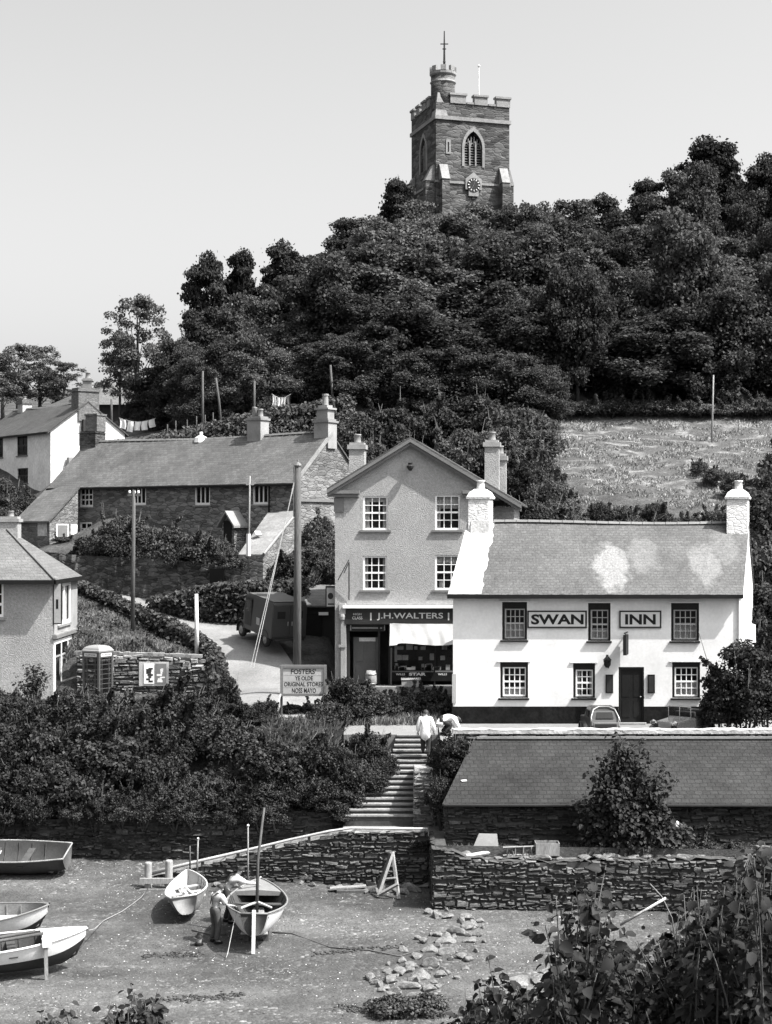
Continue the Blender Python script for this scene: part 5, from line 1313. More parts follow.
    for (a, b), (c, d) in zip(ml, ml[1:]): mc.box(b+.083, c-.083, -.1, .44, zt+.103, zt+.25)
    mc.build('embrasure_sills', M['ashlar'], TW)
    # diagonal-set buttresses of each corner
    for u in (.25, S-.85):
        mb = MB(f); bd_ = .45 if k == 1 else .75; mb.box(u, u+.6, -bd_, -.003, zb, tz(180)); mb.build('buttress', M['tower'], TW)
        mb = MB(f); mb.hexa([(u-.03, -bd_-.05, tz(180)), (u+.63, -bd_-.05, tz(180)), (u+.63, -.004, tz(180)), (u-.03, -.004, tz(180))], [(u-.03, -.14, tz(164)), (u+.63, -.14, tz(164)), (u+.63, -.004, tz(164)), (u-.03, -.004, tz(164))]); mb.build('buttress_weathering', M['ashlar'], TW)
f = face_frame(0)
# slit window
mb = MB(f); mb.box(.80, 1.18, -.05, -.003, tz(153), tz(138.5)); sl_ = mb.build('slit_surround', M['ashlar'], TW); mb = MB(f); mb.box(.93, 1.05, -.06, -.0505, tz(151), tz(141)); mb.build('slit_opening', M['black'], sl_)
# clock
cu_ = (bw_[0]+bw_[1])/2-.02; cz = tz(183)
mb = MB(f); pl_ = [(cu_-.66, cz-.35), (cu_-.40, cz-.35), (cu_-.40, cz-.85), (cu_+.40, cz-.85), (cu_+.40, cz-.35), (cu_+.66, cz-.35), (cu_+.66, cz+.45), (cu_, cz+.98), (cu_-.66, cz+.45)]
mb.prism([(u, -.16, z) for u, z in pl_], (0, .15, 0)); mb.build('clock_surround', M['ashlar'], TW); ck = kids(TW)[-1]
def disc(r, v, th, m, nm, par, n=28):
    mb = MB(f); mb.prism([(cu_+r*math.cos(2*math.pi*q/n), v, cz+r*math.sin(2*math.pi*q/n)) for q in range(n)], (0, th, 0)); return mb.build(nm, m, par)
fc = disc(.54, -.19, .028, M['dark'], 'clock_face', ck)
mb = MB(f)
for q in range(12):
    a = q*math.pi/6; c, s = math.cos(a), math.sin(a); mb.tube([(cu_+.36*c, -.2, cz+.36*s), (cu_+.49*c, -.2, cz+.49*s)], .035, 4)
mb.build('hour_marks', M['wpaint'], fc)
mb = MB(f); mb.tube([(cu_, -.205, cz), (cu_+.40*math.sin(.35), -.205, cz+.40*math.cos(.35))], .02, 4); mb.tube([(cu_, -.205, cz), (cu_+.28*math.sin(3.6), -.205, cz+.28*math.cos(3.6))], .028, 4); mb.build('clock_hands', M['chrome'], fc)
mb = MB(f); mb.prism([(cu_-.12, -.1, tz(197)), (cu_+.12, -.1, tz(197)), (cu_, -.1, tz(191))], (0, .09, 0)); mb.build('spandrel_stone', M['dark'], TW)
# stair turret over the near corner
tc = TF((.90, .97, 0)); tr_r = .93
mb = MB(); mb.lathe((tc.x, tc.y, 0), [(tr_r, zt-.4), (tr_r, tz(72.5))], 14); mb.build('turret', M['tower'], TW, True)
mb = MB(); mb.lathe((tc.x, tc.y, 0), [(tr_r+.02, tz(79)-.1), (tr_r+.09, tz(79)), (tr_r+.02, tz(79)+.12)], 14); mb.build('turret_band', M['ashlar'], TW); mb = MB(); mb.lathe((tc.x, tc.y, 0), [(tr_r+.02, tz(72.5)-.01), (tr_r+.10, tz(72.5)+.1), (tr_r+.10, tz(72.5)+.3), (tr_r-.1, tz(72.5)+.3)], 14); mb.build('turret_parapet', M['ashlar'], TW)
mb = MB()
for q in range(8):
    a = q*math.pi/4; c, s = math.cos(a), math.sin(a); p = Vector((tc.x+(tr_r-.02)*c, tc.y+(tr_r-.02)*s, tz(72.5)+.50)); mb.obox(p, (.22, .40, .38), (0, 0, a))
mb.build('turret_merlons', M['ashlar'], TW)
mb = MB(TF); mb.hexa([(-.07, -.07, zc+.145), (.95, -.07, zc+.145), (.95, .95, zc+.145), (-.07, .95, zc+.145)], [(.22, .22, zt+.9), (.42, .22, zt+.9), (.42, .42, zt+.9), (.22, .42, zt+.9)]); mb.build('broach', M['ashlar'], TW)
mb = MB(); mb.lathe((tc.x, tc.y, 0), [(tr_r-.1, tz(72.5)+.3), (.12, tz(66)), (.05, tz(64))], 12); mb.build('turret_cap', M['lead'], TW)
mb = MB(); p = P(444.3, 64, td+.5); e = P(444.3, 31, td+.5); e.x = p.x; mb.tube([p, e], [.09, .04], 6)
for py, l in ((42, .30), (47, .14)): z = tz(py); mb.tube([(p.x-l, p.y, z), (p.x+l, p.y, z)], .045, 6)
mb.lathe((p.x, p.y, tz(60)), [(.05, -.05), (.13, 0), (.05, .08)], 8); mb.build('finial_cross', M['dark'], TW)
p = TF((4.05, 1.5, 0)); p.z = zt-.2
fp = thing('flagpole', 'slender pale flagpole rising from the church tower roof', 'flagpole', p)
mb = MB(); mb.tube([p, (p.x, p.y, tz(57))], [.05, .035], 6); mb.build('shaft', M['wpaint'], fp); mb = MB(); mb.lathe((p.x, p.y, tz(57)), [(.02, -.05), (.10, .05), (.10, .12), (.02, .2)], 8); mb.build('truck_ball', M['wpaint'], fp)
mb = MB(TF); mb.box(.3, S-.3, .3, S-.3, zt-.3, zt-.1); mb.build('tower_roof', M['lead'], TW)
# ------------------------------------------------------------------ boats
def boat(name, label, loc, heading, roll=0, pitch=0, L=4.2, B=1.6, H=.8, tw=.62, top=None, low=None, inner=None, wl=.0, thwarts=(.32, .6), deck=0, group=None, rub=None, sheer=.35):
    t = thing(name, label, 'boat', loc)
    T = Matrix.Translation(Vector(loc)) @ Matrix.Rotation(heading, 4, 'Z') @ Matrix.Rotation(pitch, 4, 'Y') @ Matrix.Rotation(roll, 4, 'X')
    f = lambda p: T @ Vector(p)
    def hb(a):
        if a < .42: k = tw+(1-tw)*math.sin(a/.42*math.pi/2)
        else: k = max(0.0, math.cos(min(1, (a-.42)/.58)*math.pi/2))**.75
        return max(B/2*k, .012)
    def zk(a): return .03+H*.62*max(0, (a-.72)/.28)**2.2+(H*.22*max(0, (.25-a)/.25)**1.5)
    def zs(a): return H*(1+sheer*(a-.38)**2*1.3)
    def pt(a, s, off=0):
        y = max(hb(a)-off, .004)*(abs(s)**.5); z = zk(a)+off*.8+(zs(a)-zk(a)-off*.8)*abs(s)**1.5
        x = a*(L)-(1-abs(s))*max(0, a-.85)*1.2
        return (x+(off if a < .02 else 0)-(off if a > .97 else 0), math.copysign(y, s), z)
    nu, nv = 26, 16
    mb = MB(f)
    def S(b): return -1+2*b
    ids = [[mb.add(pt(a/nu, S(b/nv))) for b in range(nv+1)] for a in range(nu+1)]
    for a in range(nu):
        for b in range(nv):
            mb.m = 1 if abs(S((b+.5)/nv)) < wl else 0
            mb.idx((ids[a][b], ids[a+1][b], ids[a+1][b+1], ids[a][b+1]))
    mb.m = 2
    jds = [[mb.add(pt(a/nu, S(b/nv), .035)) for b in range(nv+1)] for a in range(nu+1)]
    for a in range(nu):
        for b in range(nv): mb.idx((jds[a][b], jds[a][b+1], jds[a+1][b+1], jds[a+1][b]))
    mb.m = 3
    mb.idx(ids[0][::-1])
    mb.m = 2; mb.idx(jds[0])
    hull = mb.build('hull', [top, low, inner, rub or top], t, True, recalc=False)
    me = hull.data
    mb = MB(f)
    for s in (-1, 1):
        mb.tube([Vector(pt(a/nu, s))+Vector((0, 0, .01)) for a in range(nu+1)], .032, 6)
    mb.tube([pt(0, -1), pt(0, -.5), pt(0, .5), pt(0, 1)][0::3], .03, 6)
    mb.build('gunwale', rub or top, t, True)
    for a in thwarts:
        y = hb(a)*.93; z = zs(a)-.2
        mb = MB(f); mb.box(a*L-.12, a*L+.12, -y, y, z-.03, z); mb.build('thwart', inner, t)
    mb = MB(f)
    n = 7
    for k in range(2, 9):
        a = k/10
        mb.tube([pt(a, s, .05) for s in (-.98, -.8, -.5, -.2, 0, .2, .5, .8, .98)], .014, 4)
    mb.build('ribs', inner, hull)
    mb = MB(f); mb.hexa([(.3*L*.3, -.22*B, .16), (.8*L, -.08*B, .22), (.8*L, .08*B, .22), (.3*L*.3, .22*B, .16)], [(.09*L, -.22*B, .19), (.8*L, -.08*B, .25), (.8*L, .08*B, .25), (.09*L, .22*B, .19)]); mb.build('bottom_boards', M['wood'], t)
    if deck:
        mb = MB(f); k = int(nu*(1-deck)); rows = []
        for a in range(k, nu+1): 
            q, r = pt(a/nu, -1), pt(a/nu, 1); rows.append((q, (q[0], 0, q[2]+.05*(nu-a)/(nu-k)), r))
        for p, q in zip(rows, rows[1:]):
            mb.face([p[0], q[0], q[1], p[1]]); mb.face([p[1], q[1], q[2], p[2]])
        a = k/nu; q = pt(a, -1); r = pt(a, 1); mb.face([(q[0], q[1], q[2]), (q[0], 0, q[2]+.05), (r[0], r[1], r[2]), (r[0], r[1]*.9, r[2]-.12), (q[0], q[1]*.9, q[2]-.12)])
        mb.build('foredeck', rub or top, t)
    mb = MB(f); mb.tube([(.0, 0, zk(0)+.02), (.25*L, 0, .02), (.7*L, 0, .02), (.84*L, 0, zk(.84)-.02), (.93*L, 0, zk(.93)-.0), (L+.02, 0, zs(1)+.06)], .03, 5); mb.build('keel', low, t)
    return t, f, pt, zs, hb
IN = mat('boat_interior_paint', .20, .8, .3, 2, 20, .15, .2, 30)
IND = mat('dark_boat_interior', .05, .8, .3, 2, 20, .15, .2, 30)
INL = mat('pale_boat_interior', .36, .7, .12, 2, 20, .1, .1, 30)
BDG = mat('slate_grey_boat_paint', .17, .7, .2, 1.5, 20, .1, .1, 40)
BDK = mat('shade_darkened_boat_paint', .05, .7, .25, 1.5, 20, .15, .1, 40)  # old boat's dark paint, deepened to carry the shade it lies in
BG1 = mat('grey_boat_paint', .30, .6, .15, 1.5, 20, .1, .1, 40)
BW = mat('white_boat_paint', .66, .45, .09, 1.2, 20, .07, .1, 30)
BL = mat('black_bottom_paint', .02, .6, .2, 1.2, 20, .2, .1, 30)
VAR = mat('varnished_transom', .035, .4, .25, 2, 20, .2, .1, 30)
# boat with the mast
sx, sy = PX(253.5, 46.1), 46.1
bt, bf, bpt, bzs, bhb = boat('sailing_boat', 'beamy white boat with a mast and pale rudder post, upright beside the two men', (sx, sy, bz(sx, sy)+.30), R(92), R(1), 0, 4.2, 1.82, .80, .44, BW, BW, IND, -1, (.55,), .27, rub=BDG, sheer=.4)
for ch in kids(bt):
    if ch.name.startswith('hull'): ch.data.materials[3] = VAR
mb = MB(bf); mb.box(-.10, .0, -.05, .05, -.28, bzs(0)+.10); rd = mb.build('rudder_post', M['wpaint'], bt)
mb = MB(bf); mb.box(.05, .5, -.5*bhb(.05)/.5*.9, .5*bhb(.05)/.5*.9, bzs(0)-.12, bzs(0)-.09); mb.build('stern_seat', BG1, bt)
mb = MB(bf); mb.tube([(1.95, 0, .35), (2.0, .0, 2.0), (2.12, -.16, 3.55)], [.05, .045, .03], 8); mb.build('mast', M['pole'], bt, True)
mb = MB(bf)
for s in (-1, 1): mb.hexa([(1.93, 0, .72), (2.07, 0, .72), (1.79, s*.46, .60), (1.65, s*.46, .60)], [(1.93, 0, .76), (2.07, 0, .76), (1.79, s*.46, .64), (1.65, s*.46, .64)])
mb.build('mast_partner', M['wood_l'], bt)
mb = MB(bf); mb.tube([(.3, .52, bzs(0)), (.0, .62, .35), (-.35, .72, -.22), (-.5, .75, -.28)], .012, 5); mb.build('stern_rope', M['wood_l'], bt, True)
# props under the bilge
for s in (-1, 1):
    mb = MB(bf); mb.box(1.4, 1.6, s*.3-.08, s*.3+.08, -.3, .1); mb.build('bilge_prop', M['wood_d'], bt)
# small dinghy
sx, sy = PX(188, 49.2), 49.2
dt, df, dpt, dzs, dhb = boat('dinghy', 'small clinker dinghy heeled over at the foot of the slipway', (sx, sy, bz(sx, sy)+.12), R(90+5), R(-9), 0, 3.3, 1.32, .68, .60, BDG, IND, INL, .0, (.3, .52, .72), 0, rub=M['wood_l'], sheer=.55)
for ch in kids(dt):
    if ch.name.startswith('hull'): ch.data.materials[3] = BDG
for k in (.1, .22):
    mb = MB(df); mb.box(k*3.3-.07, k*3.3+.07, -dhb(k)*.85, dhb(k)*.85, dzs(k)-.25, dzs(k)-.22); mb.build('stern_bench', INL, dt)
mb = MB(df); mb.tube([(.9, -.3, .5), (2.3, .1, .55)], .03, 6); mb.tube([(.9, -.1, .5), (2.3, .25, .57)], .03, 6); mb.build('oars', M['wpaint'], dt, True)
# two white boats and the dark one on the left
bow = P(50, 905, 47.9); hdg = R(8); L_ = 4.3
l = (bow.x-math.cos(hdg)*L_, bow.y-math.sin(hdg)*L_, bz(bow.x, bow.y)+.02)
wt_, wf, *_ = boat('rowing_boat', 'white rowing boat with black bottom, the farther of the white pair at left', l, hdg, R(11), R(-1), L_, 1.5, .72, .6, BW, BL, IN, .50, (.35, .62), 0, rub=M['greytrim'], sheer=.6)
mb = MB(wf); mb.hexa([(2.5, -.3, .42), (3.5, -.15, .5), (3.5, .2, .5), (2.5, .35, .42)], [(2.5, -.3, .5), (3.5, -.15, .56), (3.5, .2, .56), (2.5, .35, .5)]); mb.build('folded_sailcloth', M['cloth'], wt_)
bow = P(88, 931, 44.8); hdg = R(17); L_ = 4.6
l = (bow.x-math.cos(hdg)*L_, bow.y-math.sin(hdg)*L_, bz(bow.x, bow.y)+.03)
wt2, wf2, wp2, wzs, whb = boat('rowing_boat', 'white boat with black bottom and white foredeck, nearest on the beach at left', l, hdg, R(4), R(-1.5), L_, 1.65, .80, .6, BW, BL, IND, .58, (.3, .55), .24, rub=BW, sheer=.5)
mb = MB(wf2); mb.tube([(.5, -.2, .8), (3.4, .05, .95)], .045, 6); mb.tube([(.4, .1, .8), (3.2, .3, .95)], .045, 6); mb.build('stowed_spars', M['wood_d'], wt2, True)
mb = MB(wf2); y = -whb(.74)-.03; mb.box(.74*L_-.06, .74*L_+.04, y-.10, y-.0, -.25, wzs(.74)-.05); lg = mb.build('beaching_leg', M['wood'], wt2)
mb = MB(wf2); mb.box(.74*L_-.1, .74*L_+.14, y-.13, y+.12, wzs(.74)-.06, wzs(.74)+.14); mb.build('leg_block', M['wpaint'], lg)
x0, y0 = PX(66, 54.6), 55.1
st_, sf_, *_ = boat('old_boat', 'dark old open boat heeled over in the shade of the retaining wall', (x0, y0, bz(x0, y0)+.05), R(176), R(-14), 0, 4.8, 1.75, .74, .72, BDK, BDK, IND, -1, (.3, .55), 0, rub=M['wood'], sheer=.3)
for ch in kids(st_):
    if ch.name.startswith('hull'): ch.data.materials[3] = BDK
mb = MB(sf_); mb.box(2.5, 3.1, -.6, .5, .45, .5); mb.build('pale_board', M['wdirty'], st_)
# mooring ropes and chain on the beach
def rope(name, label, pts, r, m):
    q = []
    for px, py, h in pts:
        d = 46.0
        for _ in range(10): d = (CAMZ-bz(PX(px, d), d)-h)*FPX/(py-CY)
        q.append((PX(px, d), d, bz(PX(px, d), d)+h+.02))
    mb = MB(); mb.tube(q, r, 6); return tag(mb.build(name, m, loc=q[0], smooth=True), label, 'rope')
rope('mooring_rope', 'slack mooring rope running from the nearest white boat to the timber fender', [(89, 931, .85), (94, 930, .3), (104, 921, .03), (112, 917, .02), (122, 912, .02), (132, 905, .02), (141, 898, .02), (148, 889, .25), (151, 884, .5)], .013, M['wood'])
rope('beach_chain', 'rusty ground chain lying beside the boat with a mast', [(192, 931, 0), (202, 933, 0), (214, 936, 0), (226, 935, 0)], .03, M['wood_d'])
rope('beach_chain', 'dark ground chain stretched across the foreshore to the line of stones', [(272, 933, 0), (292, 934, 0), (330, 948, 0), (370, 951, 0), (400, 957, 0), (430, 947, 0)], .02, M['wood_d'])
lx = PX(199, 47.0); ly = 47.0
lt_ = thing('lantern', 'small black lantern standing on the shingle left of the two men', 'lantern', (lx, ly, bz(lx, ly)))
z = bz(lx, ly)
mb = MB(); mb.lathe((lx, ly, z), [(.13, 0), (.13, .07), (.10, .09)], 10); mb.lathe((lx, ly, z+.23), [(.10, 0), (.13, .02), (.06, .09), (.05, .13)], 10); mb.build('lantern_body', M['black'], lt_)
mb = MB(); mb.lathe((lx, ly, z+.09), [(.07, 0), (.08, .07), (.07, .14)], 10); mb.build('lantern_glass', M['greypaint'], lt_)

# ------------------------------------------------------------------ clutter on the terrace
TZ = 1.95
bd_ = thing('leaning_board', 'pale trapezoid board leaning against the shed wall beside the ladder', 'board', P(484, 852, 51.9))
mb = MB(); q = [P(471, 852, 51.85), P(499, 850.5, 51.85), P(497, 834, 52.45), P(479, 833.5, 52.45)]; mb.prism(q, (0, .04, 0)); mb.build('panel', M['greytrim'], bd_)
pl = thing('pale_plank', 'pale pole lying on the terrace left of the ladder', 'plank', P(484, 856, 51.9))
mb = MB(); mb.tube([P(466, 856.5, 51.3), P(503, 850, 51.7)], .075, 8); mb.build('plank_body', M['wood_l'], pl)
la = thing('ladder', 'short wooden ladder lying on its side on the terrace', 'ladder', P(520, 856, 51.4))
for py in (847.5, 855.5):
    mb = MB(); mb.tube([P(503, py, 51.4), P(545, py-1.5, 51.5)], .03, 4); mb.build('rail', M['wood'], la)
for px in (507, 515, 523, 531, 539):
    mb = MB(); mb.tube([P(px, 855.3, 51.43), P(px+.5, 847, 51.43)], .02, 6); mb.build('rung', M['wood'], la)
cr = thing('crate', 'open wooden crate at the right end of the ladder', 'crate', P(547, 860, 51.8))
c = P(547, 862, 51.55); c.z = TZ
for a, b, e, g in ((-.38, .38, -.26, -.24), (-.38, .38, .24, .26), (-.38, -.36, -.239, .239), (.36, .38, -.239, .239)):
    mb = MB(); mb.box(c.x+a, c.x+b, c.y+e, c.y+g, c.z, c.z+.40); mb.build('side_panel', M['wood'], cr)
mb = MB(); mb.box(c.x-.359, c.x+.359, c.y-.239, c.y+.239, c.z+.01, c.z+.03); mb.build('base_panel', M['wood_d'], cr)
for k, (px0, py0, px1, py1, d) in enumerate(((583, 855, 604, 858, 51.6), (640, 860, 700, 863, 51.6))):
    lbl = ('short pale plank lying on the terrace edge below the leafy shrub', 'long pale plank lying along the terrace edge right of the leafy shrub')[k]
    mb = MB(); a, b = P(px0, py0, d), P(px1, py1, d); a.z = b.z = TZ+.06; mb.tube([a, b], .05, 4); tag(mb.build('terrace_plank', M['wood_l'], loc=a), lbl, 'plank')
p = P(677, 829, 52.4)
fl = thing('white_cloth', 'small white cloth caught on the plants by the shed wall', 'cloth', p)
mb = MB(); mb.grid(lambda a, b: (p.x-.17+.34*a+.06*b, p.y+.08*math.sin(a*7+b*4), p.z-.2+.42*b+.05*math.sin(a*6)), 8, 8); mb.build('cloth_fold', M['cloth'], fl, True, recalc=False)

# ------------------------------------------------------------------ poles
def pole(name, label, px, py_top, py_base, d, r, lean=0, m=None, cat='pole'):
    a = P(px, py_base, d); t = thing(name, label, cat, a); b = P(px+lean, py_top, d)
    mb = MB(); mb.tube([a-Vector((0, 0, .8)), a.lerp(b, .5), b], [r, r*.9, r*.75], 10); mb.build('shaft', m or M['pole'], t, True)
    return t, b
tp, b = pole('telegraph_pole', 'stout telegraph pole with a pointed cap rising beside the grey shop', 297, 466, 690, 66.0, .17, 1)
mb = MB(); mb.lathe(b, [(.15, -.02), (.16, .03), (.09, .12), (.03, .16), (.02, .26)], 10); mb.build('pole_cap', M['greytrim'], tp)
mb = MB(); mb.obox(b+Vector((-.17, -.05, -1.0)), (.05, .05, 2.2)); mb.build('cable_guard', M['greytrim'], tp)
g = thing('guy_wire', 'pair of pale guy wires slanting down from the stout pole across the van', 'wire', P(251, 668, 65.2))
for o_ in (0, 3.0):
    mb = MB(); mb.tube([P(297-o_*.3, 472, 66), P(250.5+o_, 668, 64.8)], .016, 5); mb.build('wire_strand', M['wood_l'], g)
t2, b = pole('telegraph_pole', 'slim telegraph pole with white insulators on the grass bank', 132.5, 490, 628, 72.4, .10, 1.5)
mb = MB(); mb.box(b.x-.28, b.x+.28, b.y-.06, b.y+.06, b.z-.28, b.z-.18); mb.build('cross_arm', M['pole'], t2)
for dx in (-.2, .02, .2):
    mb = MB(); mb.lathe((b.x+dx, b.y, b.z-.16), [(.03, 0), (.06, .02), (.06, .1), (.03, .14)], 8); mb.build('insulator', M['wpaint'], t2, True)
t3, b = pole('aerial_pole', 'thin pole with a whitened foot in front of the stone row', 248.5, 476, 556, 79, .05, 1.5, M['wood'])
mb = MB(); p = P(248.5, 556, 79); mb.tube([p, p+Vector((0, 0, 1.1))], .11, 8); mb.build('white_foot', M['white'], t3); mb = MB(); mb.box(b.x-.2, b.x+.2, b.y-.03, b.y+.03, b.z-.45, b.z-.38); mb.build('cross_arm', M['wood'], t3)
for px, pt_, pb, ln_, lbl in ((202.5, 371, 424, .3, 'upright pale clothes post above the ventilator on the stone row roof'), (222, 378, 416, -6, 'leaning clothes post on the hedged garden above the stone row'), (254, 381, 412, .5, 'clothes post standing directly behind the middle chimney of the stone row'), (334, 365, 410, -3.5, 'tall clothes post by the dark wood behind the right gable chimney')):
    pole('clothes_post', lbl, px, pt_, pb+8, 101.5, .085, ln_, M['pole'], 'post')
pole('clothes_post', 'short clothes post beside the white washing by the bungalow', 111.5, 399, 428, 109, .09, 0, M['pole'], 'post')
pole('field_pole', 'lone thin pole standing in the mown hay field', 711.5, 375, 446, 97, .06, 2, M['wood'])
for k in range(7):
    px = 167+k*9.2+random.uniform(-2, 2); d = 103
    o_, _b = pole('fence_post', 'rough little post of the garden fence behind the hedge above the stone row', px, 422-k*1.3+random.uniform(-3, 3), 438-k*1.5, d, .045, 0, M['pole'], 'post'); o_['group'] = 'posts of the garden fence'
# washing
def wash(name, label, px0, px1, py0, py1, d, n, mats, group=None):
    a = P(px0, py0, d); b = P(px1, py0, d)
    ln = MB(); pts = [a.lerp(b, k/8)-Vector((0, 0, .25*math.sin(k/8*math.pi))) for k in range(9)]
    ln.tube(pts, .012, 4); tag(ln.build('washing_line', M['wood_l'], loc=a), 'washing line carrying '+label, 'washing line')
    for k in range(n):
        t0 = (k+.08)/n; t1 = (k+.9)/n; h = (py1-py0)/FPX*d*random.uniform(.7, 1.05)
        def fn(s, v):
            t = t0+(t1-t0)*s; q = a.lerp(b, t); q.z -= .25*math.sin(t*math.pi)+v*h; q.y += .10*math.sin(s*5+k)*v; q.x += .05*math.sin(v*3+k); return q
        mb = MB(); mb.grid(fn, 6, 6); o = mb.build(name, mats[k % len(mats)], loc=a.lerp(b, (t0+t1)/2)-Vector((0, 0, h)), smooth=True, recalc=False)
        tag(o, 'piece among '+label, 'washing', group)
wash('laundry_sheet', 'the white sheets drying on the line beside the bungalow', 119, 156, 418, 429, 108, 5, [M['cloth']], 'white sheets on the line by the bungalow')
wash('laundry_garment', 'the clothes drying before the dark wood above the right chimneys', 272, 291, 394, 406, 102, 5, [M['cloth'], M['cloth'], M['shirt'], M['greypaint'], M['gtrous']], 'clothes on the line before the wood')
wash('laundry_scrap', 'the scraps of white cloth on the line right of the gable chimney', 331, 354, 413, 420, 100, 3, [M['cloth'], M['shirt']], 'white cloths right of the gable chimney')
# ------------------------------------------------------------------ the store sign on two legs
sd = 63.0
SG = thing('store_sign', 'pale framed painted sign on two splayed wooden legs beside the lane', 'sign', P(303, 716, sd))
a, b = P(281, 695.5, sd), P(326, 665.5, sd)
mb = MB(); mb.box(a.x, b.x, sd-.03, sd+.04, a.z, b.z); bo = mb.build('sign_board', mat('sign_board_paint', .34, .7, .1, 1, 20, .08, .05, 30), SG)
mb = MB(); e = .085
mb.box(a.x-.02, b.x+.02, sd-.07, sd+.06, b.z-e, b.z+.02); mb.box(a.x-.02, b.x+.02, sd-.07, sd+.06, a.z-.02, a.z+e); mb.box(a.x-.02, a.x+e, sd-.071, sd+.061, a.z+e, b.z-e); mb.box(b.x-e, b.x+.02, sd-.071, sd+.061, a.z+e, b.z-e); mb.build('sign_frame', M['greytrim'], SG)
mb = MB()
for t_, x0, x1, y0, y1 in (("FOSTERS'", 291, 316, 674, 668.8), ('YE OLDE', 295, 313, 680.3, 676), ('ORIGINAL STORES', 284, 323, 686.3, 682), ('NOSS MAYO', 292, 316, 693, 688)):
    letter(mb, t_, PX(x0, sd), PX(x1, sd), PZ(y0, sd), PZ(y1, sd), sd-.034, .02)
mb.build('lettering', M['dark'], bo, recalc=False)
mb = MB()
for py in (675, 681.3, 687.3): mb.box(a.x+e, b.x-e, sd-.034, sd-.0305, PZ(py, sd)-.008, PZ(py, sd)+.008)
mb.build('board_joint', M['greypaint'], bo)
for (x0, y0, x1, y1, m_) in ((280.5, 694, 273, 720, M['wood_l']), (324, 694, 316, 719, M['wood']), (281.5, 666, 281.5, 722, M['wood_d']), (325.5, 666, 325.5, 718, M['wood_d'])):
    bar(SG, P(x0, y0, sd-.1*(x0 != x1)), P(x1, y1, sd-.5*(x0 != x1)+.1*(x0 == x1)), .05, m_, 'leg')

# ------------------------------------------------------------------ vehicles
def xform(loc, rz, sc=1): 
    T = Matrix.Translation(Vector(loc)) @ Matrix.Rotation(rz, 4, 'Z') @ Matrix.Scale(sc, 4); return lambda p: T @ Vector(p)
def slab(mb, prof, w0, w1, zmid, n=1):
    """body from a side outline (x, z), wide w0 below zmid and narrowing to w1 at its top"""
    zt = max(p[1] for p in prof)
    def wd(z): return w0 if z <= zmid else w0+(w1-w0)*(z-zmid)/(zt-zmid)
    l = [mb.add((x, -wd(z)/2, z)) for x, z in prof]; r = [mb.add((x, wd(z)/2, z)) for x, z in prof]
    mb.idx(l); mb.idx(r[::-1])
    for k in range(len(prof)):
        j = (k+1) % len(prof); mb.idx((l[k], r[k], r[j], l[j]))
def wheel(t, f, x, y, r, w_=.13, hubm=None):
    mb = MB(f); n = 20
    def ring(mb, prof):
        rings = []
        for yy, rr in prof: rings.append([mb.add((x+rr*math.cos(2*math.pi*q/n), y+yy, r+rr*math.sin(2*math.pi*q/n))) for q in range(n)])
        for A, B in zip(rings, rings[1:]):
            for q in range(n): mb.idx((A[q], A[(q+1) % n], B[(q+1) % n], B[q]))
        mb.idx(rings[0][::-1]); mb.idx(rings[-1])
    ring(mb, [(-w_/2, r*.62), (-w_/2, r*.9), (-w_*.3, r), (w_*.3, r), (w_/2, r*.9), (w_/2, r*.62)])
    wh_ = mb.build('wheel', M['tyre'], t, True)
    s = math.copysign(1, y)
    mb = MB(f); 
    def rr(prof): 
        mb_ = mb; rings = []
        for yy, q_ in prof: rings.append([mb_.add((x+q_*math.cos(2*math.pi*q/n), y+s*yy, r+q_*math.sin(2*math.pi*q/n))) for q in range(n)])
        for A, B in zip(rings, rings[1:]):
            for q in range(n): mb_.idx((A[q], A[(q+1) % n], B[(q+1) % n], B[q]))
        mb_.idx(rings[0][::-1]); mb_.idx(rings[-1])
    rr([(w_*.46, r*.6), (w_*.52, r*.55), (w_*.54, r*.28), (w_*.8, r*.2), (w_*.82, .02)]); mb.build('hub', hubm or M['dark'], wh_, True)
def arch(mb, x, y0, y1, r, zc, a0, a1, th=.03):
    n = 12; A = [(x+r*math.cos(a0+(a1-a0)*k/n), zc+r*math.sin(a0+(a1-a0)*k/n)) for k in range(n+1)]
    B = [(x+(r+th)*math.cos(a0+(a1-a0)*k/n), zc+(r+th)*math.sin(a0+(a1-a0)*k/n)) for k in range(n+1)]
    for k in range(n): mb.hexa([(A[k][0], y0, A[k][1]), (A[k+1][0], y0, A[k+1][1]), (A[k+1][0], y1, A[k+1][1]), (A[k][0], y1, A[k][1])], [(B[k][0], y0, B[k][1]), (B[k+1][0], y0, B[k+1][1]), (B[k+1][0], y1, B[k+1][1]), (B[k][0], y1, B[k][1])])
# van: rear towards the viewer, nose up the lane
VP = mat('van_paint', .028, .5, .15, 1, 15, .08, .05, 40, spec=.4)  # shop's shadow on the van put into its body and roof colours
VR = mat('van_roof', .085, .6, .2, 1, 12, .1, .05, 40)
vd = 71.6; vx, vy = PX(288, vd), vd
vz = ground(vx-1, vy+1)+.10
h_ang = math.atan2(.88, -.50)
vloc = Vector((vx, vy, vz))
VN = thing('delivery_van', 'dark high sided delivery van parked in the shade behind the stout pole', 'van', vloc)
Tm = Matrix.Translation(vloc) @ Matrix.Rotation(h_ang, 4, 'Z') @ Matrix.Rotation(R(-7), 4, 'Y') @ Matrix.Scale(.92, 4)
vf = lambda p: Tm @ Vector(p)
mb = MB(vf); slab(mb, [(0, .5), (0, 2.15), (.05, 2.28), (2.9, 2.30), (3.15, 2.18), (3.3, 1.5), (3.3, .5)], 1.9, 1.78, 1.6); body = mb.build('body', VP, VN, bevel=.04)
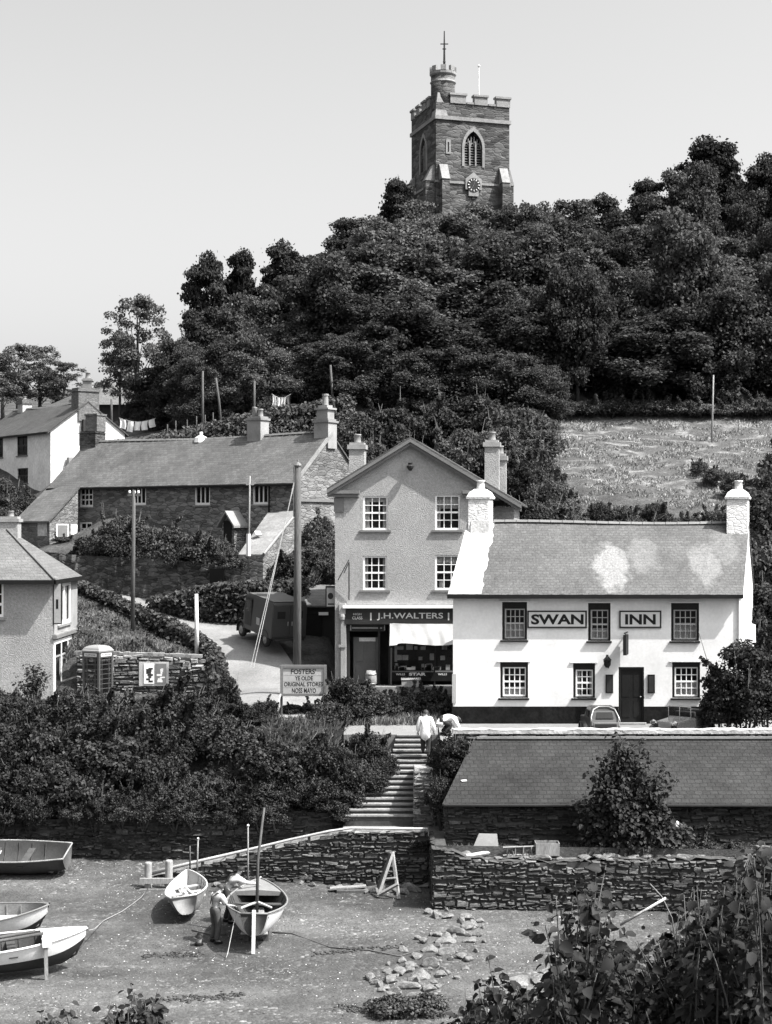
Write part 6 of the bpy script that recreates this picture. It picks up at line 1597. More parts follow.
mb = MB(vf); mb.box(.06, 2.95, -.86, .86, 2.302, 2.33); mb.build('roof_panel', VR, VN)
mb = MB(vf); slab(mb, [(3.3, .55), (3.3, 1.35), (3.9, 1.25), (4.15, 1.0), (4.15, .55)], 1.15, .95, .9); mb.build('bonnet', VP, VN, bevel=.05)
for y in (-1, 1):
    mb = MB(vf); arch(mb, .75, min(y*.96, y*.72), max(y*.96, y*.72), .46, .36, 0, math.pi); mb.build('wing', M['dark'], VN)
    mb = MB(vf); arch(mb, 3.55, min(y*.96, y*.6), max(y*.96, y*.6), .46, .36, -.3, math.pi+.2); mb.build('wing', M['dark'], VN)
    mb = MB(vf); mb.box(2.35, 3.1, min(y*.945, y*.955), max(y*.945, y*.955), .75, 2.1); dd = mb.build('door', M['dark'], VN)
    mb = MB(vf); mb.box(2.5, 3.0, min(y*.945, y*.958), max(y*.945, y*.958), 1.45, 2.0); mb.build('door_window', M['glass'], dd)
    for x in (.75, 3.55): wheel(VN, vf, x, y*.82, .36, .2, M['metal'])
for x0, x1 in ((-.93, -.01), (.01, .93)):
    mb = MB(vf); mb.box(-.035, -.003, x0+.03 if x0 < 0 else x0, x1 if x1 < 0 else x1-.03, .62, 2.1); dd = mb.build('rear_door', VP, VN)
    mb = MB(vf); mb.box(-.045, -.0355, x0+.25, x1-.25, 1.5, 1.85); mb.build('rear_window', M['black'], dd)
    mb = MB(vf); mb.box(-.06, -.036, x0+(.78 if x0 < 0 else .06), x0+(.84 if x0 < 0 else .12), 1.15, 1.35); mb.build('handle', M['metal'], dd)
mb = MB(vf); mb.box(1.35, 1.75, .952, .957, .95, 1.3); mb.build('side_notice', M['greypaint'], body)
mb = MB(vf); mb.box(-.12, -.0, -.8, .8, .42, .52); mb.build('bumper', M['dark'], VN)
# cars before the inn
CARP = mat('car_cellulose', .03, .25, .1, 1, 15, .05, 0, 40, spec=.5)
CARG = mat('dark_car_cellulose', .035, .3, .1, 1, 15, .05, 0, 40, spec=.5)
def fz_court(y): return 4.4+(y-56.9)/5.7*.56
def saloon(name, label, px, d, rz, tail=True):
    loc = Vector((PX(px, d), d, fz_court(d)-.0)); t = thing(name, label, 'car', loc); f = xform(loc, rz, .9)
    mb = MB(f); slab(mb, [(.0, .42), (-.02, .75), (.16, 1.02), (.34, 1.34), (.6, 1.47), (1.3, 1.48), (1.55, 1.40), (1.78, 1.02), (2.7, .93), (2.78, .55), (2.78, .42)], 1.22, .98, .95); mb.build('body', CARG, t, bevel=.05)
    mb = MB(f); q = [(.155, -.36, 1.06), (.155, .36, 1.06), (.335, .32, 1.30), (.335, -.32, 1.30)]; mb.hexa([(p[0]-.02, p[1], p[2]) for p in q], [(p[0]-.01, p[1], p[2]) for p in q]); rw = mb.build('rear_window', M['black'], t)
    mb = MB(f); mb.tube([(-.05, -.58, .95), (.16, -.56, 1.12), (.36, -.44, 1.40), (.52, -.2, 1.5), (.52, .2, 1.5), (.36, .44, 1.40), (.16, .56, 1.12), (-.05, .58, .95)], .035, 6); mb.build('rear_moulding', M['metal'], t, True)
    mb = MB(f); mb.box(-.075, -.021, -.5, .5, .44, .92); bl_ = mb.build('boot_lid', M['greytrim'], t, bevel=.02)
    mb = MB(f); mb.box(-.085, -.0755, -.44, .44, .5, .86); mb.build('lid_panel', CARP, bl_)
    mb = MB(f); mb.box(-.16, -.1, -.62, .62, .40, .47); mb.build('bumper', M['chrome'], t, bevel=.015)
    for y in (-1, 1):
        mb = MB(f); arch(mb, .45, min(y*.68, y*.5), max(y*.68, y*.5), .36, .30, -.1, math.pi+.3, .04); mb.build('wing', CARG, t)
        mb = MB(f); arch(mb, 2.4, min(y*.68, y*.44), max(y*.68, y*.44), .36, .30, -.3, math.pi, .04); mb.build('wing', CARG, t)
        mb = MB(f); mb.box(.8, 2.1, min(y*.46, y*.68), max(y*.46, y*.68), .30, .35); mb.build('running_board', M['black'], t)
        mb = MB(f); mb.box(.75, 1.45, min(y*.52, y*.575), max(y*.52, y*.575), 1.06, 1.32); mb.build('side_window', M['black'], t)
        mb = MB(f); mb.lathe((.0-.05, y*.56, .66), [(.01, -.05), (.05, -.04), (.05, .04), (.01, .05)], 8); mb.build('tail_lamp', M['black'], t)
        mb = MB(f); mb.lathe((2.75, y*.42, .82), [(.02, -.1), (.1, -.05), (.1, .06), (.02, .1)], 10); mb.build('headlight', M['chrome'], t)
        for x in (.45, 2.4): wheel(t, f, x, y*.58, .30, .12, M['metal'])
    return t
saloon('saloon_car', 'small pre-war saloon car parked tail out left of the inn door', 605.5, 58.4, R(92))
def tourer(name, label, px, d, rz):
    loc = Vector((PX(px, d), d, fz_court(d))); t = thing(name, label, 'car', loc); f = xform(loc, rz, .9)
    mb = MB(f); slab(mb, [(-1.5, .45), (-1.55, .75), (-1.3, .98), (-.2, 1.0), (.2, 1.02), (1.3, .95), (1.45, .9), (1.45, .45)], 1.15, 1.0, .7); mb.build('body', CARP, t, bevel=.05)
    mb = MB(f); mb.box(-1.0, .05, -.48, .48, .985, 1.025); mb.build('cockpit', M['black'], t)
    for x in (-.9, -.25):
        mb = MB(f); mb.box(x-.12, x+.02, -.46, .46, 1.0, 1.24); mb.build('seat', M['dark'], t, bevel=.05)
    mb = MB(f)
    for z0, z1 in ((1.02, 1.06), (1.46, 1.49)): mb.box(.18, .21, -.52, .52, z0, z1)
    for y in (-.52, -.015, .49): mb.box(.181, .209, y, y+.03, 1.06, 1.46)
    ws = mb.build('windscreen', M['chrome'], t)
    mb = MB(f); mb.face([(.195, -.5, 1.05), (.195, .5, 1.05), (.195, .5, 1.47), (.195, -.5, 1.47)]); mb.build('pane', M['glass'], ws)
    mb = MB(f); mb.box(1.452, 1.5, -.3, .3, .48, .98); mb.build('radiator', M['chrome'], t, bevel=.02)
    mb = MB(f); mb.box(1.68, 1.74, -.6, .6, .42, .5); mb.build('bumper', M['chrome'], t)
    mb = MB(f); mb.tube([(-1.35, -.5, 1.0), (-1.5, -.5, 1.16), (-1.5, .5, 1.16), (-1.35, .5, 1.0)], .07, 8); mb.build('folded_hood', M['canvas2'] if 'canvas2' in M else M['greytrim'], t, True)
    for y in (-1, 1):
        mb = MB(f); arch(mb, 1.15, min(y*.76, y*.5), max(y*.76, y*.5), .40, .33, -.5, math.pi, .04); mb.build('wing', CARP, t)
        mb = MB(f); arch(mb, -1.1, min(y*.76, y*.5), max(y*.76, y*.5), .40, .33, 0, math.pi+.3, .04); mb.build('wing', CARP, t)
        mb = MB(f); mb.box(-.7, .8, min(y*.5, y*.76), max(y*.5, y*.76), .32, .37); mb.build('running_board', M['black'], t)
        mb = MB(f); mb.lathe((1.55, y*.48, .92), [(.02, -.12), (.12, -.06), (.13, .06), (.02, .12)], 10); mb.build('headlight', M['chrome'], t)
        for x in (1.15, -1.1): wheel(t, f, x, y*.64, .33, .13, M['metal'])
    return t
tourer('touring_car', 'dark open touring car with its windscreen up right of the inn door', 682, 58.9, R(-128))
# ------------------------------------------------------------------ people
def grow(name, J, E, Rr, m, parent, levels=2, root='pelvis'):
    names = list(J); ix = {n: i for i, n in enumerate(names)}
    me = bpy.data.meshes.new(name); me.from_pydata([tuple(J[n]) for n in names], [(ix[a], ix[b]) for a, b in E], [])
    o = bpy.data.objects.new(name, me); COL.objects.link(o)
    bm = bmesh.new(); bm.from_mesh(me); ly = bm.verts.layers.skin.verify(); bm.verts.ensure_lookup_table()
    for n in names:
        r = Rr[n]; s = bm.verts[ix[n]][ly]; s.radius = r if isinstance(r, tuple) else (r, r); s.use_root = (n == root)
    bm.to_mesh(me); bm.free()
    sk = o.modifiers.new('skin', 'SKIN'); sk.use_smooth_shade = True; sk.branch_smoothing = .4
    sd_ = o.modifiers.new('sub', 'SUBSURF'); sd_.levels = levels; sd_.render_levels = levels
    dg = bpy.context.evaluated_depsgraph_get(); dg.update()
    me2 = bpy.data.meshes.new_from_object(o.evaluated_get(dg)); bpy.data.objects.remove(o)
    me2.materials.clear(); me2.materials.append(m)
    me2.polygons.foreach_set('use_smooth', [True]*len(me2.polygons))
    o = bpy.data.objects.new(name, me2); COL.objects.link(o); o.parent = parent
    return o
def person(label, loc, rz, J, top, legs, coat=None, braces=None, cap=None):
    """J: joints in the person's own frame, facing +y"""
    t = thing('person', label, 'person', loc, rz)
    V = Vector
    J = {k: V(v) for k, v in J.items()}
    R_ = dict(pelvis=.125, waist=.12, chest=.14, neck=.052, skull=.085, crown=.07)
    E = [('pelvis', 'waist'), ('waist', 'chest'), ('chest', 'neck'), ('neck', 'skull'), ('skull', 'crown')]
    for s in 'lr':
        R_.update({s+'hip': .085, s+'knee': .055, s+'ankle': .038, s+'toe': .035, s+'sho': .06, s+'elb': .04, s+'wri': .028, s+'palm': .032})
        E += [('pelvis', s+'hip'), (s+'hip', s+'knee'), (s+'knee', s+'ankle'), (s+'ankle', s+'toe'), ('chest', s+'sho'), (s+'sho', s+'elb'), (s+'elb', s+'wri'), (s+'wri', s+'palm')]
        d = (J[s+'wri']-J[s+'elb']).normalized(); J[s+'palm'] = J[s+'wri']+d*.07
        side = d.cross(V((0, 0, 1))); side = side.normalized() if side.length > .05 else V((0, 1, 0))
        up = side.cross(d).normalized()
        for k in range(5):
            off = side*((k-2)*.018) if k else side*-.055
            a = J[s+'palm']+d*(.045 if k else -.01)+off*(1 if k else .7); b = a+d*(.045 if k else .03)-up*.012+(off*.3)
            c = b+d*(.03+.006*(k in (2, 3)))-up*.022
            for q, (nm, p) in enumerate((('a', a), ('b', b), ('c', c))): J[f'{s}f{k}{nm}'] = p; R_[f'{s}f{k}{nm}'] = .0095-.001*q
            E += [(s+'palm', f'{s}f{k}a'), (f'{s}f{k}a', f'{s}f{k}b'), (f'{s}f{k}b', f'{s}f{k}c')]
    # face: nose as a small spur
    fw = (V(J['face'])-J['skull']).normalized() if 'face' in J else V((0, 1, 0)); J.pop('face', None)
    body = grow('body', J, E, R_, M['skin'], t)
    hd = J['skull']; upv = (J['crown']-J['skull']).normalized(); sd_ = fw.cross(upv).normalized()
    mb = MB(); n0 = hd+fw*.085
    mb.hexa([n0+sd_*.014-upv*.02, n0-sd_*.014-upv*.02, n0-sd_*.006+upv*.03, n0+sd_*.006+upv*.03], [n0+fw*.03+sd_*.008-upv*.015, n0+fw*.03-sd_*.008-upv*.015, n0+fw*.006-sd_*.004+upv*.03, n0+fw*.006+sd_*.004+upv*.03]); o = mb.build('nose', M['skin']); o.parent = body
    for s in (-1, 1):
        mb = MB(); mb.obox(hd+fw*.082+sd_*s*.03+upv*.02, (.022, .012, .012)); o = mb.build('eye', M['black']); o.parent = body
        mb = MB(); mb.obox(hd+sd_*s*.088-fw*.005, (.02, .035, .06)); o = mb.build('ear', M['skin']); o.parent = body
    mb = MB(); mb.obox(hd+fw*.08-upv*.055, (.045, .012, .01)); o = mb.build('mouth', M['dark']); o.parent = body
    mb = MB(); n = 14
    def hp(a, b):
        th = b*1.75; ph = 2*math.pi*a
        v = upv*math.cos(th)+(fw*math.cos(ph)+sd_*math.sin(ph))*math.sin(th)
        r = .108+.006*math.sin(ph*5)
        lift = .055*max(0, math.cos(ph))*math.sin(th)
        return hd+upv*(.012+lift)-fw*.012+v*r
    mb.grid(hp, n, 8); o = mb.build('flat_cap' if cap else 'hair', cap or M['hair'], None, True); o.parent = t
    def cloth(nm, keys, infl, m, extra=None):
        Jk = {k: J[k] for k in keys}
        if extra:
            for k, v in extra.items(): Jk[k] = V(v[0])
        Ek = [e for e in E if e[0] in Jk and e[1] in Jk]
        Rk = {k: (R_[k]+infl*(2.1 if extra and k == 'pelvis' else 1) if k in R_ else extra[k][1]) for k in Jk}
        if extra:
            for k, v in extra.items(): Ek.append((v[2], k)); Rk[k] = v[1]
        root = 'pelvis' if 'pelvis' in Jk else ('chest' if 'chest' in Jk else list(Jk)[0])
        return grow(nm, Jk, Ek, Rk, m, t, 2, root)
    if coat:
        ext = {s+'hem': (coat[s], .19, 'pelvis') for s in 'lr'} if isinstance(coat, dict) else None
        cloth('white_coat', ['pelvis', 'waist', 'chest', 'lsho', 'rsho', 'lelb', 'relb', 'lwri', 'rwri'], .05, top, ext)
    else:
        cloth('shirt', ['waist', 'chest', 'lsho', 'rsho', 'lelb', 'relb'], .05, top)
    cloth('trousers', ['pelvis', 'waist', 'lhip', 'rhip', 'lknee', 'rknee', 'lankle', 'rankle'], .042, legs)
    for s in 'lr':
        a, b = J[s+'ankle'], J[s+'toe']; mb = MB(); mb.tube([a+(a-b)*.3-V((0, 0, .04)), a.lerp(b, .4)-V((0, 0, .03)), b+(b-a)*.25-V((0, 0, .01))], [.045, .055, .04], 8); o = mb.build('boot', M['black'], None, True); o.parent = t
    if braces:
        c_, w_ = J['chest'], J['waist']; bk = (J['chest']-J['waist']).normalized(); back = V((0, -1, 0)); back = (back-bk*back.dot(bk)).normalized()
        for s in (-1, 1):
            mb = MB(); mb.tube([w_+back*.16+V((s*.05, 0, 0)), c_+back*.18+V((s*.03, 0, 0)), c_+bk*.12+back*.10+V((s*.09, 0, 0)), c_+bk*.1-back*.1+V((s*.09, 0, 0))], .018, 5); o = mb.build('brace_strap', M['dark']); o.parent = t
    return t
# man left of the boat: back to the viewer, leaning to the boat at his right
x, y = PX(216, 47.3), 47.3
person('man in pale shirt and grey trousers standing beside the boat, nearer the viewer', (x, y, bz(x, y)), R(-48),
       dict(pelvis=(0, -.03, .95), waist=(0, -.01, 1.12), chest=(0, .05, 1.34), neck=(0, .11, 1.49), skull=(0, .18, 1.58), crown=(0, .20, 1.68), face=(0, .9, 1.25),
            lhip=(-.1, -.03, .9), rhip=(.1, -.03, .9), lknee=(-.12, .05, .49), rknee=(.13, .0, .49), lankle=(-.13, -.05, .09), rankle=(.15, -.10, .09), ltoe=(-.15, .1, .04), rtoe=(.18, .05, .04),
            lsho=(-.2, .06, 1.40), rsho=(.2, .06, 1.40), lelb=(-.25, .16, 1.12), relb=(.25, .18, 1.13), lwri=(-.19, .42, 1.05), rwri=(.20, .44, 1.06)), M['shirt'], M['gtrous'], braces=True)
x, y = PX(229, 49.3), 49.3
person('man in pale shirt and braces bending forward to the boat, farther from the viewer', (x, y, bz(x, y)), R(-72),
       dict(pelvis=(0, -.10, .98), waist=(0, .0, 1.14), chest=(0, .17, 1.34), neck=(0, .30, 1.50), skull=(0, .37, 1.60), crown=(0, .41, 1.70), face=(0, .9, 1.42),
            lhip=(-.1, -.1, .92), rhip=(.1, -.1, .92), lknee=(-.13, .04, .5), rknee=(.13, .08, .5), lankle=(-.14, -.1, .09), rankle=(.14, -.02, .09), ltoe=(-.16, .06, .04), rtoe=(.17, .13, .04),
            lsho=(-.2, .22, 1.40), rsho=(.2, .22, 1.40), lelb=(-.22, .46, 1.22), relb=(.22, .5, 1.24), lwri=(-.16, .72, 1.18), rwri=(.18, .76, 1.2)), M['shirt'], M['trous'], braces=True, cap=M['dark'])
# person in a white coat climbing the steps
y = 59.0; x = PX(425.5, y); z = 2.22+(4.66-2.22)*(11+1)/16
person('person in a knee length white coat climbing the stone steps, seen from behind', (x, y, z), R(-4),
       dict(pelvis=(0, 0, .95), waist=(0, .02, 1.12), chest=(0, .06, 1.34), neck=(0, .1, 1.49), skull=(0, .14, 1.58), crown=(0, .16, 1.68), face=(0, .8, 1.5),
            lhip=(-.1, 0, .9), rhip=(.1, 0, .9), lknee=(-.1, .12, .55), rknee=(.1, .03, .48), lankle=(-.1, .1, .18), rankle=(.1, -.04, .09), ltoe=(-.1, .24, .16), rtoe=(.11, .1, .04),
            lsho=(-.19, .06, 1.4), rsho=(.19, .06, 1.4), lelb=(-.27, .04, 1.12), relb=(.28, .05, 1.12), lwri=(-.28, .14, .9), rwri=(.30, .18, .92)), M['cloth'], M['trous'], coat=dict(l=(-.10, .03, .55), r=(.10, .02, .55)))
# person bending over at the top of the steps
y = 60.0; x = PX(446, y); z = fz_court(y)
person('person in a white coat bending low behind the shrub at the head of the steps', (x, y, z), R(-75),
       dict(pelvis=(0, -.22, .60), waist=(0, -.02, .70), chest=(0, .22, .70), neck=(0, .38, .64), skull=(0, .48, .60), crown=(0, .57, .56), face=(0, .6, .1),
            lhip=(-.1, -.22, .56), rhip=(.1, -.22, .56), lknee=(-.15, .14, .42), rknee=(.15, .16, .40), lankle=(-.13, -.12, .09), rankle=(.13, -.06, .09), ltoe=(-.15, .05, .04), rtoe=(.15, .12, .04),
            lsho=(-.2, .26, .66), rsho=(.2, .26, .66), lelb=(-.26, .32, .42), relb=(.26, .36, .40), lwri=(-.16, .46, .22), rwri=(.16, .48, .20)), M['cloth'], M['trous'], coat=dict(l=(-.10, -.30, .38), r=(.10, -.30, .38)))
# ------------------------------------------------------------------ foliage
def unit(v): return v/np.maximum(np.linalg.norm(v, axis=-1, keepdims=True), 1e-9)
LEAF_V = None
def leaves(name, C, Nn, size, material, seed, long=1.5, fold=.25, droop=0):
    """one folded diamond for every centre C with normal Nn"""
    rg = np.random.default_rng(seed); n = len(C)
    t = unit(rg.normal(0, 1, (n, 3))); t = unit(t-Nn*np.sum(t*Nn, 1, keepdims=True)); b = np.cross(Nn, t)
    s = (size if np.ndim(size) else np.full(n, size))*rg.uniform(.65, 1.3, n); s = s[:, None]
    v = np.stack([C-t*s*.5*long, C+b*s*.5+Nn*s*fold, C+t*s*.5*long-Nn*s*droop, C-b*s*.5+Nn*s*fold], 1)
    f = np.arange(n*4).reshape(n, 4)
    return raw_mesh(name, v.reshape(-1, 3), f, material)
def cloud(clumps, n, rg, lo=.55, hi=1.05, up=.35, rough=.6):
    c = np.array([k[0] for k in clumps], float); r = np.array([k[1] if hasattr(k[1], '__len__') else (k[1],)*3 for k in clumps], float)
    w = r[:, 0]*r[:, 1]+.004*r[:, 0].max(); w = w/w.sum(); i = rg.choice(len(c), n, p=w)
    d = unit(rg.normal(0, 1, (n, 3))); d[:, 2] = np.where((d[:, 2] < -.2) & (rg.random(n) < .6), -d[:, 2], d[:, 2])
    k = (lo+(hi-lo)*rg.random((n, 1))**.6)
    C = c[i]+d*r[i]*k
    Nn = unit(d+rg.normal(0, rough, (n, 3))+np.array([0, 0, up]))
    return C, Nn
def limbs(mb, base, h, r0, tips, rn, lean=(0, 0)):
    top = Vector((base[0]+lean[0], base[1]+lean[1], base[2]+h)); base = Vector(base)
    ax = [base, base.lerp(top, .35)+Vector((rn.uniform(-.1, .1), rn.uniform(-.1, .1), 0)), base.lerp(top, .7)+Vector((rn.uniform(-.15, .15), rn.uniform(-.15, .15), 0)), top]
    mb.tube(ax, [r0*1.25, r0*.85, r0*.55, r0*.15], 7)
    for t in tips:
        t = Vector(t); k = min(.9, max(.25, (t.z-base.z)/h*.62)); a = base.lerp(top, k); m = a.lerp(t, .5)+Vector((0, 0, -.06*h*rn.random()))
        mb.tube([a, m, t], [r0*.38, r0*.22, r0*.06], 5)
def tree_proto(name, kind, h, rad, nleaf, size, leafm, seed, label, cat='tree', lo=.28):
    rn = random.Random(seed); rg = np.random.default_rng(seed)
    t = thing(name, label, cat, (0, 0, -500))
    cl = []
    if kind == 'broad':
        for k in range(13):
            z = lo+(1-lo)*((k+rn.random())/13)**.9; zz = (z-lo)/(1-lo)
            env = rad*math.sqrt(max(.06, 1-(zz*1.02-.25)**2*1.15)); R0 = rad*rn.uniform(.36, .56)*(1-.25*zz)
            rr = max(0, env-R0*.75)*rn.uniform(.6, 1.05); aa = k*2.4+rn.uniform(-.6, .6)
            c0 = Vector((rr*math.cos(aa), rr*math.sin(aa), h*z-R0*.8))
            for q in range(12):
                d = Vector((rn.gauss(0, 1), rn.gauss(0, 1), rn.gauss(.25, .8))).normalized(); r = R0*rn.uniform(.26, .5)
                cl.append((tuple(c0+d*R0*rn.uniform(.45, .95)), (r, r, r*rn.uniform(.75, 1.0))))
        cl.append(((0, 0, h*(lo+.35*(1-lo))), (rad*.6, rad*.6, h*.25)))
        cl.append(((0, 0, h*(lo+.62*(1-lo))), (rad*.5, rad*.5, h*.2)))
    elif kind == 'pine':
        for k in range(40):
            z = rn.uniform(.42, 1); rr = rad*(1.15-.75*(z-.42)/.58)*rn.uniform(.2, 1.0); a = rn.uniform(0, 6.283); r = rad*rn.uniform(.14, .32)
            cl.append(((rr*math.cos(a), rr*math.sin(a), h*z-.2), (r, r, r*.5)))
        cl.append(((.1, 0, h-.3), (rad*.3, rad*.3, rad*.3)))
    elif kind == 'loose':
        for k in range(70):
            z = rn.uniform(lo, 1); zz = (z-lo)/(1-lo); rr = rad*math.sqrt(max(.04, 1-(zz*1.1-.25)**2*1.2))*rn.uniform(.2, 1.0); a = rn.uniform(0, 6.283); r = rad*rn.uniform(.12, .24)
            cl.append(((rr*math.cos(a), rr*math.sin(a), h*z-.2), (r, r, r*.6)))
    mb = MB(); tips = [c[0] for c in rn.sample(cl, min(len(cl), 16 if kind != 'broad' else 10))]
    limbs(mb, (0, 0, -.6), h*(.95 if kind == 'pine' else .85)+.5, .022*h, tips, rn)
    o = mb.build('trunk', M['bark'], None, True); o.parent = t
    C, Nn = cloud(cl, nleaf, rg, .3 if kind == 'broad' else .2, 1.3 if kind == 'broad' else 1.2, .55, 1.2)
    k = rg.random(len(C)) < .12; C[k] += rg.normal(0, .22, (k.sum(), 3))*np.array([1, 1, .7])
    me = leaves('crown', C, Nn, size, leafm, seed, 1.5, .22)
    o = bpy.data.objects.new('crown', me); COL.objects.link(o); o.parent = t
    remember(t); return t, h
WOODLBL = 'dark broadleaf tree packed into the dense wood climbing the hill under the church tower'
WG = 'broadleaf trees of the hill wood'
PROTO = [tree_proto('wood_tree', 'broad', 9.0, 3.6+.4*(k % 2), 36000, .16, M['leaf_w'], 100+k, WOODLBL, lo=.12) for k in range(5)]
PINE = [tree_proto('pine_tree', 'pine', 9.0, 2.6, 16000, .16, M['leaf_p'], 140+k, 'dark pine', lo=.4) for k in range(2)]
LOOSE = [tree_proto('thin_tree', 'loose', 9.0, 2.9, 7500, .15, M['leaf_l'], 160+k, 'loose') for k in range(2)]
used = set()
def plant(protos, px, py_top, d, rad=None, label=None, group=None, rnd=True, zb=None, i=None, wid=1.0):
    p, h = protos[i if i is not None else random.randrange(len(protos))]
    x = PX(px, d); z = ground(x, d) if zb is None else zb
    H = PZ(py_top, d)-z; s = H/h
    sxy = (rad if rad else s*random.uniform(.9, 1.15)*wid)
    return dup(p, (x, d, z), random.uniform(0, 6.28), (sxy, sxy*random.uniform(.92, 1.08), s), label, group)
SKY = lin((0, 395), (300, 285), (316, 262), (335, 236), (360, 218), (385, 205), (405, 196), (425, 203), (450, 205), (480, 208), (505, 200), (530, 192), (560, 200), (585, 206), (606, 214), (630, 200), (655, 188), (680, 166), (700, 152), (720, 152), (742, 176), (770, 166), (830, 150))
random.seed(21)
# the wood: trees strewn over the slope, the rearmost making the skyline
def skyrank(x0, x1, step, d):
    px = x0
    while px < x1:
        plant(PROTO, px, SKY(px)+random.uniform(-3, 12), d+random.uniform(-2, 2), random.uniform(.6, 1.05), WOODLBL, WG); px += step*random.uniform(.6, 1.4)
skyrank(300, 830, 33, 120)
spots = []
for _ in range(4000):
    px, d = random.uniform(318, 835), random.uniform(102.5, 118)
    if d < np.interp(px, [318, 370, 540, 556, 835], [110, 105, 103, 103.8, 104.2]): continue
    x = PX(px, d)
    if all((x-a)**2+((d-b)*1.25)**2 > 3.3**2 for a, b in spots): spots.append((x, d))
for x, d in spots:
    px = CX+x/d*FPX; H = random.choice((5.5, 6.5, 7.5, 8.5, 10.0))*random.uniform(.85, 1.15)
    py = CY-(ground(x, d)+H-CAMZ)/d*FPX
    py = max(py, SKY(px)+8+random.uniform(0, 14))
    plant(PROTO, px, py, d, random.uniform(.7, 1.3), WOODLBL, WG)
for px, py, d, r in ((345, 330, 104, .75), (385, 345, 103, .7), (425, 352, 102, .72), (468, 350, 101.5, .72), (505, 350, 101, .7), (540, 362, 100.5, .6)):
    plant(PROTO, px, py, d, r, WOODLBL, WG)
# left part of the wood
for px, py, d, r in ((178, 335, 110, .62), (205, 312, 113, .7), (232, 300, 113, .7), (262, 292, 114, .75), (292, 280, 115, .75), (318, 262, 117, .8), (196, 345, 107, .6), (228, 332, 107, .65), (262, 322, 107.5, .7), (300, 308, 108, .75), (338, 286, 110, .8), (165, 362, 112, .55), (250, 352, 104.5, .6), (285, 345, 105, .6), (318, 340, 105, .62), (150, 385, 112, .5), (212, 368, 104.8, .5)):
    plant(PROTO, px, py, d, r, 'dark broadleaf tree in the wood behind the garden hedge of the stone row', 'broadleaf trees behind the garden hedge')
for px, py, d, r, lbl in ((207, 261, 114, .8, 'slim dark pine standing highest at the left end of the wood'), (243, 258, 115, .75, 'spreading pine just right of the slim highest pine'), (284, 248, 116, .8, 'tall pine with flat dark pads against the sky left of the big dome of wood'), (706, 147, 121, 1.25, 'large pine rising above the wood at upper right'), (765, 162, 120, .9, 'pine cut by the right edge of the view above the wood'), (648, 186, 121, .8, 'pine with a ragged top left of the large upper right pine'), (603, 200, 121, .7, 'small pine at the dip of the skyline right of the church tower'), (397, 186, 118, .8, 'pine close against the left foot of the church tower')):
    plant(PINE, px, py, d, r, lbl)
for px, py, d, r, lbl in ((137, 297, 112, .95, 'tall thin crowned tree against the sky at the left end of the wood'), (120, 330, 114, .6, 'lower thin tree left of the tall thin crowned tree'), (18, 345, 140, .9, 'hazy thin tree at the far left edge above the white cottage'), (40, 346, 142, .85, 'hazy thin tree with a bare trunk behind the white cottage'), (63, 362, 140, .8, 'smaller hazy tree between the white cottage and the bungalow'), (3, 352, 138, .8, 'hazy tree cut by the left edge of the view')):
    plant(LOOSE, px, py, d, r, lbl)
# ---- bushes and shrubs
def bush_proto(name, seed, nleaf, size, m, rad=1.0, hgt=1.0, nC=26, stems=9):
    rn = random.Random(seed); rg = np.random.default_rng(seed); t = thing(name, name, 'shrub', (0, 0, -500))
    cl = []
    for k in range(nC):
        a = rn.uniform(0, 6.283); e = math.asin(rn.uniform(-.15, 1)); r = rn.uniform(.14, .36)
        cl.append(((rad*.68*math.cos(a)*math.cos(e), rad*.68*math.sin(a)*math.cos(e), hgt*(.35+.5*math.sin(e))), (r*rad, r*rad, r*min(rad, hgt)*.75)))
    cl.append(((0, 0, hgt*.4), (rad*.5, rad*.5, hgt*.35)))
    for k in range(22):          # shoots breaking the outline
        c0 = Vector(rn.choice(cl)[0]); dv = Vector((c0.x*.8+rn.gauss(0, .25), c0.y*.8+rn.gauss(0, .25), .5+rn.random()*.6)).normalized(); L = rn.uniform(.06, .22)*rad
        for q in range(5): p = c0+dv*(.12*rad+L*q/4); cl.append((tuple(p), (.085-.012*q,)*3))
    C, Nn = cloud(cl, nleaf, rg, .3, 1.2, .4, 1.1)
    o = bpy.data.objects.new('foliage', leaves('foliage', C, Nn, size, m, seed, 1.5, .25)); COL.objects.link(o); o.parent = t
    mb = MB()
    for k in range(stems):
        c = rn.choice(cl)[0]; mb.tube([(c[0]*.1, c[1]*.1, -.3), (c[0]*.5, c[1]*.5, hgt*.3), (c[0]*1.05, c[1]*1.05, c[2]+.25*hgt)], [.03, .02, .006], 5)
    o = mb.build('stems', M['bark'], None, True); o.parent = t
    remember(t); return t
RAT = (.6, .95, 1.5, 2.4)
BU = [[bush_proto('shrub', 200+k+10*i, int(6500*(.6+.55*q)), .062, M['leaf_b'], 1.0, q, int(22+16*q)) for k in range(2)] for i, q in enumerate(RAT)]
BH = [[bush_proto('garden_shrub', 300+k+10*i, int(5600*(.6+.55*q)), .068, M['leaf_h'], 1.0, q, int(22+16*q)) for k in range(2)] for i, q in enumerate(RAT)]
BF = [[bush_proto('hill_shrub', 400+k+10*i, int(6500*(.6+.55*q)), .062, M['leaf_w'], 1.0, q, int(22+16*q)) for k in range(2)] for i, q in enumerate(RAT)]
def bush(protos, px, py_top, d, r, label, group=None, zb=None, cat=None, name=None):
    x = PX(px, d); z = (ground(x, d) if zb is None else zb); h = max(.3, PZ(py_top, d)-z)/1.08
    i = min(range(4), key=lambda k: abs(math.log(RAT[k]/(h/r))))
    o = dup(random.choice(protos[i]), (x, d, z-.05), random.uniform(0, 6.28), (r, r*random.uniform(.9, 1.1), h/RAT[i]), label, group)
    return o
